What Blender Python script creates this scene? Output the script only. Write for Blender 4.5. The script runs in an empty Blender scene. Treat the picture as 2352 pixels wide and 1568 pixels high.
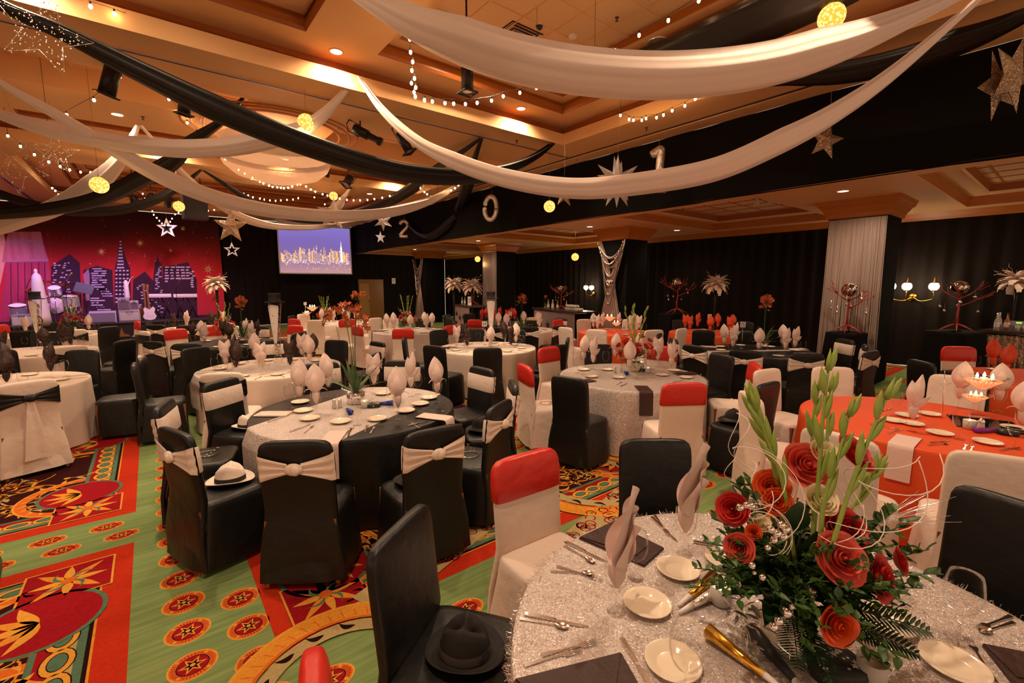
import bpy, math, random
from mathutils import Vector, Matrix
from math import sin, cos, pi, radians, hypot, atan2
SC = bpy.context.scene
COL = SC.collection
rnd = random.Random(7)

# ---------------------------------------------------------------- camera, world, lights, exposure
IMG_W, IMG_H, FPX = 2352, 1568, 1045.0
CAM_Z, YAW, PITCH = 1.95, radians(38.4), radians(7.2)
cam_d = bpy.data.cameras.new('camera')
cam_d.sensor_width = 36.0
cam_d.lens = 36.0 * FPX / IMG_W
cam_d.clip_start = 0.05
cam_d.clip_end = 200
cam = bpy.data.objects.new('camera', cam_d)
COL.objects.link(cam)
cam.location = (0, 0, CAM_Z)
cam.rotation_euler = (pi / 2 - PITCH, 0, -YAW)
SC.camera = cam

SC.view_settings.view_transform = 'Standard'
SC.view_settings.look = 'None'
SC.view_settings.gamma = 1.0
SC.view_settings.exposure = 0.72
try:
    SC.view_settings.use_curve_mapping = False
except Exception:
    pass
SC.cycles.max_bounces = 6
SC.cycles.diffuse_bounces = 4
SC.cycles.glossy_bounces = 3
SC.cycles.transmission_bounces = 4
SC.cycles.transparent_max_bounces = 10
SC.cycles.sample_clamp_indirect = 4.0
SC.cycles.use_denoising = True
SC.cycles.caustics_reflective = False
SC.cycles.caustics_refractive = False

world = bpy.data.worlds.new('ambient_fill')
SC.world = world
world.use_nodes = True
wbg = world.node_tree.nodes['Background']
wbg.inputs[0].default_value = (1.0, 0.70, 0.47, 1)     # uniform warm fill added in place of the unbuilt rest of the ballroom
wbg.inputs[1].default_value = 0.52

WARM = (1.0, 0.74, 0.50)
def lamp(kind, name, loc, power, col=WARM, radius=0.1, rot=(0, 0, 0), **kw):
    d = bpy.data.lights.new(name, kind)
    d.energy = power
    d.color = col
    if kind == 'AREA':
        d.shape = 'DISK'
        d.size = radius * 2
    else:
        d.shadow_soft_size = radius
    for k, v in kw.items():
        setattr(d, k, v)
    o = bpy.data.objects.new(name, d)
    COL.objects.link(o)
    o.location = loc
    o.rotation_euler = rot
    return o

# recessed downlights: (x, y, z of the ceiling they sit in, watts)
DOWN = [(5.93, 7.2, 5.33, 150), (2.42, 7.2, 5.33, 120), (-0.9, 7.2, 5.33, 120), (4.32, 6.2, 5.85, 160), (0.2, 5.6, 5.85, 160), (4.9, 1.6, 5.85, 170), (0.3, 1.4, 5.85, 170),
        (5.26, 10.99, 4.93, 130), (-0.2, 11.0, 4.93, 110), (0.6, 14.0, 5.33, 120), (3.2, 14.0, 5.33, 120), (6.4, 14.0, 5.33, 120),
        (-0.5, 15.2, 4.93, 120), (2.6, 15.2, 4.93, 120), (6.0, 15.2, 4.93, 120), (-0.8, 19.0, 5.85, 130), (3.2, 19.0, 5.85, 130), (5.6, 19.0, 5.85, 130),
        (-6.2, 4.5, 5.85, 170), (-6.0, 11.0, 5.3, 150), (-5.5, 17.0, 4.93, 150),
        (9.62, 2.84, 3.56, 65), (9.9, 8.95, 3.56, 60), (9.8, 14.4, 3.56, 55), (9.9, 19.8, 3.56, 55), (11.5, 11.3, 3.92, 40), (12.6, 7.9, 3.56, 30), (12.3, 0.4, 3.92, 45), (12.6, 3.4, 3.56, 30)]
for i, (x, y, z, w) in enumerate(DOWN):
    lamp('SPOT', 'downlight_beam', (x, y, z - 0.03), w * 1.55, radius=0.07, spot_size=radians(156), spot_blend=0.9)

# ---------------------------------------------------------------- picture -> room helpers
_f = Vector((sin(YAW) * cos(PITCH), cos(YAW) * cos(PITCH), -sin(PITCH)))
_r = Vector((cos(YAW), -sin(YAW), 0))
_u = _r.cross(_f)
CAM = Vector((0, 0, CAM_Z))
def ray(px, py): return _f + _r * ((px - IMG_W / 2) / FPX) - _u * ((py - IMG_H / 2) / FPX)
def at(px, py, z=0.0):
    d = ray(px, py)
    return CAM + d * ((z - CAM_Z) / d.z)
def at_x(px, py, x):
    d = ray(px, py)
    return CAM + d * (x / d.x)
def at_y(px, py, y):
    d = ray(px, py)
    return CAM + d * (y / d.y)
def at_d(px, py, dep): return CAM + ray(px, py) * dep
def depth(p): return (Vector(p) - CAM).dot(_f)
def proj(p):
    v = Vector(p) - CAM
    z = v.dot(_f)
    return (IMG_W / 2 + FPX * v.dot(_r) / z, IMG_H / 2 - FPX * v.dot(_u) / z)

# ---------------------------------------------------------------- names, labels, parents
TAGGED = []
def tag(o, label, cat, group=None, kind=None):
    o['label'] = label
    o['category'] = cat
    if group: o['group'] = group
    if kind: o['kind'] = kind
    TAGGED.append(o)
    return o
def empty(name, loc=(0, 0, 0), rz=0.0, scale=1.0):
    o = bpy.data.objects.new(name, None)
    COL.objects.link(o)
    o.location = loc
    o.rotation_euler = (0, 0, rz)
    if scale != 1.0: o.scale = (scale,) * 3
    o.empty_display_size = 0.05
    return o
def dup(o, parent=None):
    c = o.copy()
    for k in ('label', 'category', 'group', 'kind'):
        if k in c and parent is None: del c[k]
    COL.objects.link(c)
    if parent is not None: c.parent = parent
    for ch in KIDS.get(o.name, ()): dup(ch, c) if parent is None else dup(ch, c)
    return c
KIDS = {}
PROTO = {}
def put(key, maker, loc, rz=0.0, scale=1.0, rot=None):
    """the first call builds the thing, later calls copy it with all its parts"""
    if key not in PROTO:
        PROTO[key] = o = maker()
    else:
        o = dup(PROTO[key])
    o.location = loc
    o.rotation_euler = rot if rot is not None else (0, 0, rz)
    o.scale = (scale,) * 3 if not isinstance(scale, tuple) else scale
    return o

# ---------------------------------------------------------------- mesh builder
class MB:
    def __init__(s): s.v, s.f, s.m, s.s = [], [], [], []
    def add(s, vs, fs, mi=0, sm=False):
        o = len(s.v)
        s.v.extend([tuple(p) for p in vs])
        for f in fs:
            s.f.append([i + o for i in f]); s.m.append(mi); s.s.append(sm)
        return s
    def box(s, c, d, mi=0, rz=0.0, M=None):
        x, y, z = d[0] / 2, d[1] / 2, d[2] / 2
        vs = [Vector((i * x, j * y, k * z)) for k in (-1, 1) for j in (-1, 1) for i in (-1, 1)]
        R = M if M is not None else Matrix.Rotation(rz, 3, 'Z')
        vs = [R @ p + Vector(c) for p in vs]
        return s.add(vs, [(0, 2, 3, 1), (4, 5, 7, 6), (0, 1, 5, 4), (2, 6, 7, 3), (0, 4, 6, 2), (1, 3, 7, 5)], mi)
    def span(s, a, b, mi=0):
        return s.box([(a[i] + b[i]) / 2 for i in range(3)], [abs(b[i] - a[i]) for i in range(3)], mi)
    def loft(s, rings, mi=0, sm=True, closed=True, cap0=False, cap1=False):
        n = len(rings[0])
        vs = [p for r in rings for p in r]
        fs = []
        for i in range(len(rings) - 1):
            for j in range(n if closed else n - 1):
                k = (j + 1) % n
                fs.append((i * n + j, i * n + k, (i + 1) * n + k, (i + 1) * n + j))
        if cap0: fs.append(tuple(range(n))[::-1])
        if cap1: fs.append(tuple((len(rings) - 1) * n + j for j in range(n)))
        return s.add(vs, fs, mi, sm)
    def lathe(s, prof, n=20, c=(0, 0, 0), mi=0, M=None, cap0=False, cap1=False, sm=True):
        rings = []
        for r, z in prof:
            ring = [Vector((r * cos(2 * pi * j / n), r * sin(2 * pi * j / n), z)) for j in range(n)]
            if M is not None: ring = [M @ p for p in ring]
            rings.append([p + Vector(c) for p in ring])
        return s.loft(rings, mi, sm, True, cap0, cap1)
    def tube(s, pts, r=0.01, n=6, mi=0, cap=True):
        pts = [Vector(p) for p in pts]
        rings = []
        up = Vector((0, 0, 1))
        for i, p in enumerate(pts):
            t = (pts[min(i + 1, len(pts) - 1)] - pts[max(i - 1, 0)])
            if t.length < 1e-9: t = Vector((0, 0, 1))
            t.normalize()
            a = t.cross(up)
            if a.length < 0.05: a = t.cross(Vector((1, 0, 0)))
            a.normalize()
            b = t.cross(a)
            rr = r[i] if isinstance(r, (list, tuple)) else r
            rings.append([p + (a * cos(2 * pi * j / n) + b * sin(2 * pi * j / n)) * rr for j in range(n)])
        return s.loft(rings, mi, True, True, cap, cap)
    def ball(s, c, r, n=12, m=8, mi=0):
        r = r if isinstance(r, (tuple, list)) else (r, r, r)
        rings = []
        for i in range(m + 1):
            a = -pi / 2 + pi * i / m
            q = max(cos(a), 0.02)
            rings.append([(c[0] + r[0] * q * cos(2 * pi * j / n), c[1] + r[1] * q * sin(2 * pi * j / n), c[2] + r[2] * sin(a)) for j in range(n)])
        return s.loft(rings, mi, True, True, True, True)
    def poly(s, pts, mi=0): return s.add(pts, [tuple(range(len(pts)))], mi)
    def prism(s, pts, h, mi=0, side=None):
        """extrude a planar loop by the vector h"""
        n = len(pts)
        h = Vector(h)
        a = [Vector(p) for p in pts]
        b = [p + h for p in a]
        s.add(a + b, [tuple(range(n))[::-1], tuple(range(n, 2 * n))], mi)
        return s.add(a + b, [(i, (i + 1) % n, n + (i + 1) % n, n + i) for i in range(n)], mi if side is None else side)
    def grid(s, P, nu, nv, mi=0, sm=True):
        vs = [P(i / nu, j / nv) for i in range(nu + 1) for j in range(nv + 1)]
        fs = [(i * (nv + 1) + j, (i + 1) * (nv + 1) + j, (i + 1) * (nv + 1) + j + 1, i * (nv + 1) + j + 1) for i in range(nu) for j in range(nv)]
        return s.add(vs, fs, mi, sm)
    def mark(s): return len(s.v)
    def move(s, M, k=0):
        for i in range(k, len(s.v)): s.v[i] = tuple(M @ Vector(s.v[i]))
        return s
    def build(s, name, mats, parent=None, loc=(0, 0, 0), rz=0.0):
        me = bpy.data.meshes.new(name)
        me.from_pydata(s.v, [], s.f)
        for m in (mats if isinstance(mats, (list, tuple)) else [mats]): me.materials.append(m)
        me.polygons.foreach_set('material_index', s.m)
        me.polygons.foreach_set('use_smooth', s.s)
        me.update()
        o = bpy.data.objects.new(name, me)
        COL.objects.link(o)
        o.location = loc
        o.rotation_euler = (0, 0, rz)
        if parent is not None:
            o.parent = parent
            KIDS.setdefault(parent.name, []).append(o)
        return o

def spline(pts, n=8):
    """Catmull-Rom through the points"""
    pts = [Vector(p) for p in pts]
    P = [pts[0] * 2 - pts[1]] + pts + [pts[-1] * 2 - pts[-2]]
    out = []
    for i in range(1, len(P) - 2):
        for k in range(n):
            t = k / n
            a, b, c, d = P[i - 1], P[i], P[i + 1], P[i + 2]
            out.append(0.5 * ((2 * b) + (c - a) * t + (2 * a - 5 * b + 4 * c - d) * t * t + (3 * b - a - 3 * c + d) * t ** 3))
    out.append(pts[-1])
    return out
def star2(r0, r1, n=5, a0=pi / 2):
    return [((r0 if i % 2 == 0 else r1) * cos(a0 + pi * i / n), (r0 if i % 2 == 0 else r1) * sin(a0 + pi * i / n)) for i in range(2 * n)]

# ---------------------------------------------------------------- materials
def lin(h):
    h = h.lstrip('#')
    c = [int(h[i:i + 2], 16) / 255 for i in (0, 2, 4)]
    return tuple(x / 12.92 if x <= 0.04045 else ((x + 0.055) / 1.055) ** 2.4 for x in c)
def mat(name, col, rough=0.6, metal=0.0, bump=None, sheen=0.0, noise=None, emit=None, trans=0.0, spec=None):
    """col linear rgb; bump=(scale, strength); noise=(scale, second colour, amount)"""
    m = bpy.data.materials.new(name)
    m.use_nodes = True
    nt = m.node_tree
    b = nt.nodes['Principled BSDF']
    b.inputs['Base Color'].default_value = (*col, 1)
    b.inputs['Roughness'].default_value = rough
    b.inputs['Metallic'].default_value = metal
    if spec is not None: b.inputs['Specular IOR Level'].default_value = spec
    if sheen: b.inputs['Sheen Weight'].default_value = sheen
    if trans: b.inputs['Transmission Weight'].default_value = trans
    if emit:
        b.inputs['Emission Color'].default_value = (*emit[0], 1)
        b.inputs['Emission Strength'].default_value = emit[1]
    if bump or noise:
        tc = nt.nodes.new('ShaderNodeTexCoord')
    if bump:
        t = nt.nodes.new('ShaderNodeTexNoise')
        t.inputs['Scale'].default_value = bump[0]
        t.inputs['Detail'].default_value = 3
        nt.links.new(tc.outputs['Object'], t.inputs['Vector'])
        bp = nt.nodes.new('ShaderNodeBump')
        bp.inputs['Strength'].default_value = bump[1]
        bp.inputs['Distance'].default_value = 0.03
        nt.links.new(t.outputs['Fac'], bp.inputs['Height'])
        nt.links.new(bp.outputs['Normal'], b.inputs['Normal'])
    if noise:
        t = nt.nodes.new('ShaderNodeTexNoise')
        t.inputs['Scale'].default_value = noise[0] if not isinstance(noise[0], tuple) else 1.0
        t.inputs['Detail'].default_value = 4
        if isinstance(noise[0], tuple):
            mp = nt.nodes.new('ShaderNodeMapping')
            mp.inputs['Scale'].default_value = noise[0]
            nt.links.new(tc.outputs['Object'], mp.inputs['Vector'])
            nt.links.new(mp.outputs['Vector'], t.inputs['Vector'])
        else:
            nt.links.new(tc.outputs['Object'], t.inputs['Vector'])
        cr = nt.nodes.new('ShaderNodeValToRGB')
        cr.color_ramp.elements[0].position = 0.5 - noise[2]
        cr.color_ramp.elements[1].position = 0.5 + noise[2]
        cr.color_ramp.elements[0].color = (*col, 1)
        cr.color_ramp.elements[1].color = (*noise[1], 1)
        nt.links.new(t.outputs['Fac'], cr.inputs['Fac'])
        nt.links.new(cr.outputs['Color'], b.inputs['Base Color'])
    return m
def emis(name, col, strength):
    m = bpy.data.materials.new(name)
    m.use_nodes = True
    nt = m.node_tree
    nt.nodes.clear()
    e = nt.nodes.new('ShaderNodeEmission')
    e.inputs[0].default_value = (*col, 1)
    e.inputs[1].default_value = strength
    o = nt.nodes.new('ShaderNodeOutputMaterial')
    nt.links.new(e.outputs[0], o.inputs[0])
    return m
def thin(name, col, clear, gloss_rough=0.03, add=0.0):
    """thin clear glass, film or sheer cloth: part see-through, part surface"""
    m = bpy.data.materials.new(name)
    m.use_nodes = True
    nt = m.node_tree
    nt.nodes.clear()
    tr = nt.nodes.new('ShaderNodeBsdfTransparent')
    tr.inputs[0].default_value = (*col, 1)
    g = nt.nodes.new('ShaderNodeBsdfGlossy')
    g.inputs['Roughness'].default_value = gloss_rough
    g.inputs[0].default_value = (1, 1, 1, 1)
    lw = nt.nodes.new('ShaderNodeLayerWeight')
    lw.inputs['Blend'].default_value = clear
    mx = nt.nodes.new('ShaderNodeMixShader')
    o = nt.nodes.new('ShaderNodeOutputMaterial')
    ad = nt.nodes.new('ShaderNodeMath')
    ad.inputs[1].default_value = add
    nt.links.new(lw.outputs['Fresnel'], ad.inputs[0])
    mn = nt.nodes.new('ShaderNodeMath'); mn.operation = 'MINIMUM'; mn.inputs[1].default_value = 0.50
    nt.links.new(ad.outputs[0], mn.inputs[0])
    nt.links.new(mn.outputs[0], mx.inputs[0])
    nt.links.new(tr.outputs[0], mx.inputs[1])
    nt.links.new(g.outputs[0], mx.inputs[2])
    nt.links.new(mx.outputs[0], o.inputs[0])
    return m
def sheer(name, col, alpha, rough=0.6):
    m = mat(name, col, rough)
    m.node_tree.nodes['Principled BSDF'].inputs['Alpha'].default_value = alpha
    return m
def sequin(name, scale, cols, rough=0.3, metal=0.55, tilt=1.1):
    """glitter cloth: every flake of a Voronoi cell has its own tilt and tone, the palest painted in as sparkle"""
    m = bpy.data.materials.new(name)
    m.use_nodes = True
    nt = m.node_tree
    b = nt.nodes['Principled BSDF']
    tc = nt.nodes.new('ShaderNodeTexCoord')
    v = nt.nodes.new('ShaderNodeTexVoronoi')
    v.inputs['Scale'].default_value = scale
    nt.links.new(tc.outputs['Object'], v.inputs['Vector'])
    sep = nt.nodes.new('ShaderNodeSeparateColor')
    nt.links.new(v.outputs['Color'], sep.inputs[0])
    cr = nt.nodes.new('ShaderNodeValToRGB')
    cr.color_ramp.interpolation = 'CONSTANT'
    e = cr.color_ramp.elements
    while len(e) < len(cols): e.new(0.5)
    for i, (p, c) in enumerate(cols):
        e[i].position = p
        e[i].color = (*c, 1)
    nt.links.new(sep.outputs[0], cr.inputs[0])
    nt.links.new(cr.outputs[0], b.inputs['Base Color'])
    b.inputs['Roughness'].default_value = rough
    b.inputs['Metallic'].default_value = metal
    geo = nt.nodes.new('ShaderNodeNewGeometry')
    sub = nt.nodes.new('ShaderNodeVectorMath')
    sub.operation = 'SUBTRACT'
    sub.inputs[1].default_value = (0.5, 0.5, 0.5)
    nt.links.new(v.outputs['Color'], sub.inputs[0])
    sc = nt.nodes.new('ShaderNodeVectorMath')
    sc.operation = 'SCALE'
    sc.inputs['Scale'].default_value = tilt
    nt.links.new(sub.outputs[0], sc.inputs[0])
    ad = nt.nodes.new('ShaderNodeVectorMath')
    nt.links.new(geo.outputs['Normal'], ad.inputs[0])
    nt.links.new(sc.outputs[0], ad.inputs[1])
    nm = nt.nodes.new('ShaderNodeVectorMath')
    nm.operation = 'NORMALIZE'
    nt.links.new(ad.outputs[0], nm.inputs[0])
    nt.links.new(nm.outputs[0], b.inputs['Normal'])
    return m

M = {}
M['black'] = mat('black_satin', (0.0055, 0.0050, 0.0048), 0.42, bump=(9, 0.25), spec=0.45)
M['blackmatte'] = mat('black_velour', (0.006, 0.0048, 0.004), 0.95, bump=(6, 0.2), spec=0.15)
M['ivory'] = mat('ivory_satin', (0.80, 0.65, 0.56), 0.5, bump=(10, 0.3))
M['sash'] = mat('ivory_sash', (0.86, 0.70, 0.60), 0.45, bump=(16, 0.3))
M['red'] = mat('red_satin', (0.62, 0.022, 0.012), 0.38, bump=(12, 0.25))
M['orange'] = mat('orange_cloth', (0.78, 0.085, 0.012), 0.6, bump=(8, 0.2))
M['blush'] = mat('blush_cloth', (0.80, 0.64, 0.54), 0.6, bump=(7, 0.2))
M['white'] = mat('white_linen', (0.86, 0.76, 0.69), 0.65, bump=(14, 0.25))
M['pinknap'] = mat('blush_napkin', (0.80, 0.60, 0.54), 0.6, bump=(14, 0.25))
M['brown'] = mat('brown_napkin', (0.036, 0.010, 0.006), 0.5, bump=(18, 0.25))
M['rednap'] = mat('red_napkin', (0.60, 0.015, 0.010), 0.6, bump=(14, 0.25))
M['china'] = mat('cream_china', (0.86, 0.73, 0.58), 0.16)
M['silver'] = mat('silver', (0.86, 0.80, 0.76), 0.16, 1.0)
M['chrome'] = mat('chrome', (0.9, 0.86, 0.82), 0.06, 1.0)
M['gold'] = mat('gold_foil', (0.83, 0.47, 0.07), 0.22, 1.0)
M['glass'] = thin('clear_glass', (0.97, 0.96, 0.95), 0.10)
M['frost'] = mat('frosted_glass', (0.80, 0.72, 0.64), 0.45, trans=0.35)
M['wax'] = mat('candle_wax', (0.85, 0.74, 0.6), 0.5)
M['flame'] = emis('flame', (1.0, 0.72, 0.35), 22)
M['wood'] = mat('oak_leg', (0.30, 0.13, 0.045), 0.4, noise=((60, 60, 6), (0.18, 0.07, 0.02), 0.2))
M['trim'] = mat('stained_trim', (0.52, 0.165, 0.022), 0.4, noise=((3, 3, 30), (0.42, 0.12, 0.015), 0.25))
M['trimdark'] = mat('dark_stained_trim', (0.36, 0.095, 0.014), 0.45)
M['ceil'] = mat('cream_ceiling_paint', (0.82, 0.47, 0.215), 0.85, noise=(1.2, (0.78, 0.44, 0.19), 0.3))
M['tile'] = mat('ceiling_tile', (0.82, 0.52, 0.28), 0.95, noise=(140, (0.76, 0.46, 0.24), 0.25))
M['rail'] = mat('track_rail', (0.60, 0.44, 0.42), 0.4, 0.3)
M['slot'] = mat('track_slot', (0.05, 0.02, 0.025), 0.6)
M['darkmetal'] = mat('black_metal', (0.018, 0.014, 0.012), 0.42, 0.4)
M['plastic'] = mat('black_plastic', (0.02, 0.018, 0.02), 0.45)
M['paper'] = mat('white_card', (0.85, 0.76, 0.70), 0.7)
M['ink'] = mat('black_ink', (0.01, 0.01, 0.01), 0.6)
M['pink'] = M['pinknap']
M['drape_w'] = mat('white_chiffon', (0.90, 0.73, 0.64), 0.55, bump=(5, 0.15), sheen=0.2)
M['drape_k'] = mat('black_chiffon', (0.007, 0.0042, 0.003), 0.45, bump=(5, 0.2), spec=0.35)
M['bulb'] = emis('string_bulb_glow', (1.0, 0.60, 0.26), 30)
M['globe'] = None
M['lens'] = emis('downlight_lens', (1.0, 0.86, 0.66), 9)
M['tinsel'] = mat('tinsel', (0.93, 0.86, 0.82), 0.2, 0.9)
M['glitter'] = sequin('silver_glitter_cloth', 330, [(0, (0.44, 0.35, 0.32)), (0.30, (0.62, 0.52, 0.48)), (0.60, (0.78, 0.68, 0.63)), (0.84, (1.0, 0.97, 0.94))], 0.35, 0.35, 0.9)  # near-white flakes stand in for glints of the lamps
M['glitter_gold'] = sequin('champagne_glitter', 110, [(0, (0.34, 0.20, 0.11)), (0.4, (0.55, 0.36, 0.22)), (0.8, (0.78, 0.58, 0.42)), (0.93, (1, 0.92, 0.82))])
M['foil'] = mat('silver_foil', (0.82, 0.72, 0.67), 0.22, 0.7, bump=(14, 0.8))
M['green'] = mat('leaf_green', (0.055, 0.125, 0.018), 0.45, noise=(20, (0.03, 0.08, 0.012), 0.3))
M['dkgreen'] = mat('dark_leaf', (0.012, 0.038, 0.010), 0.4, noise=(20, (0.02, 0.06, 0.014), 0.3))
M['lime'] = mat('gladiolus_green', (0.32, 0.40, 0.06), 0.45, noise=(15, (0.22, 0.32, 0.05), 0.3))
M['rose'] = mat('red_rose', (0.62, 0.035, 0.022), 0.55, noise=(25, (0.52, 0.012, 0.018), 0.3))
M['rosepink'] = mat('coral_rose', (0.78, 0.15, 0.085), 0.55, noise=(25, (0.66, 0.05, 0.05), 0.3))
M['roseorange'] = mat('orange_rose', (0.74, 0.09, 0.012), 0.55)
M['cream'] = mat('cream_petal', (0.85, 0.72, 0.48), 0.55)
M['orchid'] = mat('orange_orchid', (0.66, 0.16, 0.022), 0.5, noise=(40, (0.30, 0.04, 0.01), 0.35))
M['feather'] = mat('blush_feather', (0.84, 0.66, 0.55), 0.8)
M['coral'] = mat('red_branch', (0.36, 0.03, 0.016), 0.45)
M['mirror'] = sequin('mirror_tiles', 26, [(0, (0.30, 0.26, 0.24)), (0.3, (0.55, 0.50, 0.47)), (0.6, (0.8, 0.75, 0.7)), (0.85, (1, 1, 1))], 0.1, 1.0, 0.5)
M['blue'] = mat('blue_foil', (0.02, 0.045, 0.30), 0.3, 0.5)
M['purple'] = mat('violet_plastic', (0.22, 0.03, 0.30), 0.4)
# ---------------------------------------------------------------- the room
def structure(o, label=None):
    o['kind'] = 'structure'
    if label: o['label'] = label
    return o
XV, SOF, LOWC = 8.6, 4.93, 3.56          # bulkhead plane, main soffit, side-aisle ceiling
XC, CW = 10.8, 0.95                      # columns
XR, YF, XL, YB = 14.2, 24.5, -9.0, -4.5

def holes_plane(mb, x0, x1, y0, y1, z, holes, mi=0, flip=True):
    xs = sorted({x0, x1, *[h[0] for h in holes], *[h[1] for h in holes]})
    ys = sorted({y0, y1, *[h[2] for h in holes], *[h[3] for h in holes]})
    xs = [x for x in xs if x0 <= x <= x1]
    ys = [y for y in ys if y0 <= y <= y1]
    for a, b in zip(xs, xs[1:]):
        for c, d in zip(ys, ys[1:]):
            mx, my = (a + b) / 2, (c + d) / 2
            if any(h[0] < mx < h[1] and h[2] < my < h[3] for h in holes): continue
            q = [(a, c, z), (a, d, z), (b, d, z), (b, c, z)]
            mb.poly(q if flip else q[::-1], mi)
def rect_wall(mb, h, z0, z1, mi=0, grow=0.0):
    """the four upright faces round an opening; grow widens the top"""
    a, b, c, d = h
    lo = [(a, c), (b, c), (b, d), (a, d)]
    hi = [(a - grow, c - grow), (b + grow, c - grow), (b + grow, d + grow), (a - grow, d + grow)]
    for i in range(4):
        j = (i + 1) % 4
        mb.poly([(*lo[i], z0), (*hi[i], z1), (*hi[j], z1), (*lo[j], z0)], mi)
def shrink(h, e): return (h[0] + e, h[1] - e, h[2] + e, h[3] - e)
def tiles(mb, h, z, step, mi, gi):
    """ceiling panel with a thin grid of tee bars"""
    holes_plane(mb, *h, z, [], mi)
    x = h[0] + step
    while x < h[1] - 0.05:
        mb.span((x - 0.012, h[2], z - 0.012), (x + 0.012, h[3], z - 0.001), gi); x += step
    y = h[2] + step
    while y < h[3] - 0.05:
        mb.span((h[0], y - 0.012, z - 0.0125), (h[1], y + 0.012, z - 0.0015), gi); y += step
def wood_step(mb, h, z, hgt):
    """one stained step of a coffer: moulding, face, moulding"""
    rect_wall(mb, h, z, z + 0.045, 2, -0.025)
    rect_wall(mb, shrink(h, 0.0), z + 0.02, z + hgt, 1)
    g = shrink(h, 0.035)
    for zz in (z + hgt - 0.05,):
        rect_wall(mb, g, zz, zz + 0.05, 2, 0.03)
def coffer(mb, h, inner):
    """opening in the soffit: plain lip, stained cove with recess shade in its colour, shelf, then stepped inner coffers"""
    rect_wall(mb, h, SOF, 5.16, 0)
    rect_wall(mb, h, 5.16, 5.25, 2, 0.16)  # dark trim colour carries the shade of the cove recess
    g = shrink(h, -0.16)
    rect_wall(mb, g, 5.25, 5.33, 2)
    holes_plane(mb, *g, 5.33, inner, 0)
    for k in inner:
        z = 5.33
        for s in range(2):
            kk = shrink(k, 0.24 * s)
            wood_step(mb, kk, z, 0.2)
            z += 0.2
            holes_plane(mb, *kk, z, [shrink(kk, 0.24)], 0)
        kk = shrink(k, 0.48)
        rect_wall(mb, kk, z, z + 0.12, 1)
        tiles(mb, kk, z + 0.12, 0.61, 3, 0)

BAY1 = (-2.3, 7.26, -1.0, 7.38)
BAY3 = (-2.3, 7.26, 11.75, 14.25)
BAY4 = (-2.3, 7.26, 16.0, 22.6)
BAYL1 = (-8.6, -3.7, 1.5, 7.38)
REC = [(-1.9, 1.7, 8.8, 10.1), (3.1, 7.3, 9.3, 10.75), (-8.4, -3.7, 9.0, 14.0)]
mb = MB()
holes_plane(mb, XL, XV, YB, YF, SOF, [BAY1, BAY3, BAY4, BAYL1] + REC, 0)
coffer(mb, BAY1, [(-1.8, 1.93, 0.2, 6.92), (2.93, 6.78, 0.2, 6.92)])
coffer(mb, BAY3, [(-1.8, 1.93, 12.25, 13.75), (2.93, 6.78, 12.25, 13.75)])
coffer(mb, BAY4, [(-1.8, 6.78, 16.6, 22.0)])
coffer(mb, BAYL1, [(-8.1, -4.2, 2.0, 6.9)])
for h in REC:
    rect_wall(mb, h, SOF, 5.3, 0)
    tiles(mb, h, 5.3, 0.61, 3, 0)
structure(mb.build('ceiling', [M['ceil'], M['trim'], M['trimdark'], M['tile']]), 'cream and stained wood coffered main ceiling')

# movable-wall tracks in the soffit
for k, (a, b) in enumerate([((-8.9, 7.965), (8.35, 8.035)), ((-3.06, 8.3), (-2.94, 24.2)), ((8.12, -4.0), (8.26, 24.4))]):
    mb = MB()
    if k < 2:
        mb.span((a[0], a[1], SOF - 0.012), (b[0], b[1], SOF), 0)
        dx, dy = (0, 0.022) if k == 0 else (0.038, 0)
        mb.span((a[0] + dx, a[1] + dy, SOF - 0.016), (b[0] - dx, b[1] - dy, SOF - 0.010), 1)
    else:
        mb.span((a[0], a[1], SOF - 0.03), (b[0], b[1], SOF), 2)
        mb.span((a[0] - 0.05, a[1], SOF - 0.012), (a[0], b[1], SOF), 1)
    structure(mb.build('trim_%d' % (k + 1), [M['rail'], M['slot'], M['ceil']]))

# walls: draped dark
def curtain_wall(name, p0, p1, z0, z1, mat_, pleat=0.035, wl=0.34, jag=0.0):
    a, b = Vector((*p0, 0)), Vector((*p1, 0))
    L = (b - a).length
    d = (b - a) / L
    nrm = Vector((-d.y, d.x, 0))
    n = max(2, int(L / wl * 8))
    r = random.Random(hash(name) & 255)
    m = MB()
    off = [r.uniform(-1, 1) for _ in range(n + 2)]
    def P(u, v):
        i = int(u * n)
        s = u * L
        w = pleat * (sin(2 * pi * s / wl + 1.5 * sin(s * 0.7)) + 0.3 * off[i])
        z = z0 + (z1 - z0) * v
        if jag: z += jag * (0.4 * sin(s * 1.1) + 0.3 * off[min(i // 9, n)]) * (1 - v)
        q = a + d * s + nrm * w
        return (q.x, q.y, z)
    m.grid(P, n, 3, 0, True)
    return structure(m.build(name, mat_))
M['wall'] = mat('dark_brown_drape', (0.011, 0.0070, 0.0048), 0.9, bump=(3, 0.2), spec=0.2)
curtain_wall('wall_right', (XR, -4.5), (XR, YF), 0, 3.46, M['wall'])
curtain_wall('wall_far', (XL, YF), (XR, YF), 0, 4.9, M['wall'])
curtain_wall('wall_left', (XL, YF), (XL, 6.0), 0, 4.9, M['wall'])
curtain_wall('wall_bulkhead', (XV, -4.5), (XV, YF), LOWC - 0.02, SOF, M['blackmatte'], pleat=0.012, wl=1.4, jag=0.06)
mb = MB()
mb.span((XV + 0.04, -4.5, LOWC), (XV + 0.14, YF, SOF), 0)
structure(mb.build('trim_5', [M['blackmatte']]))

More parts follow.
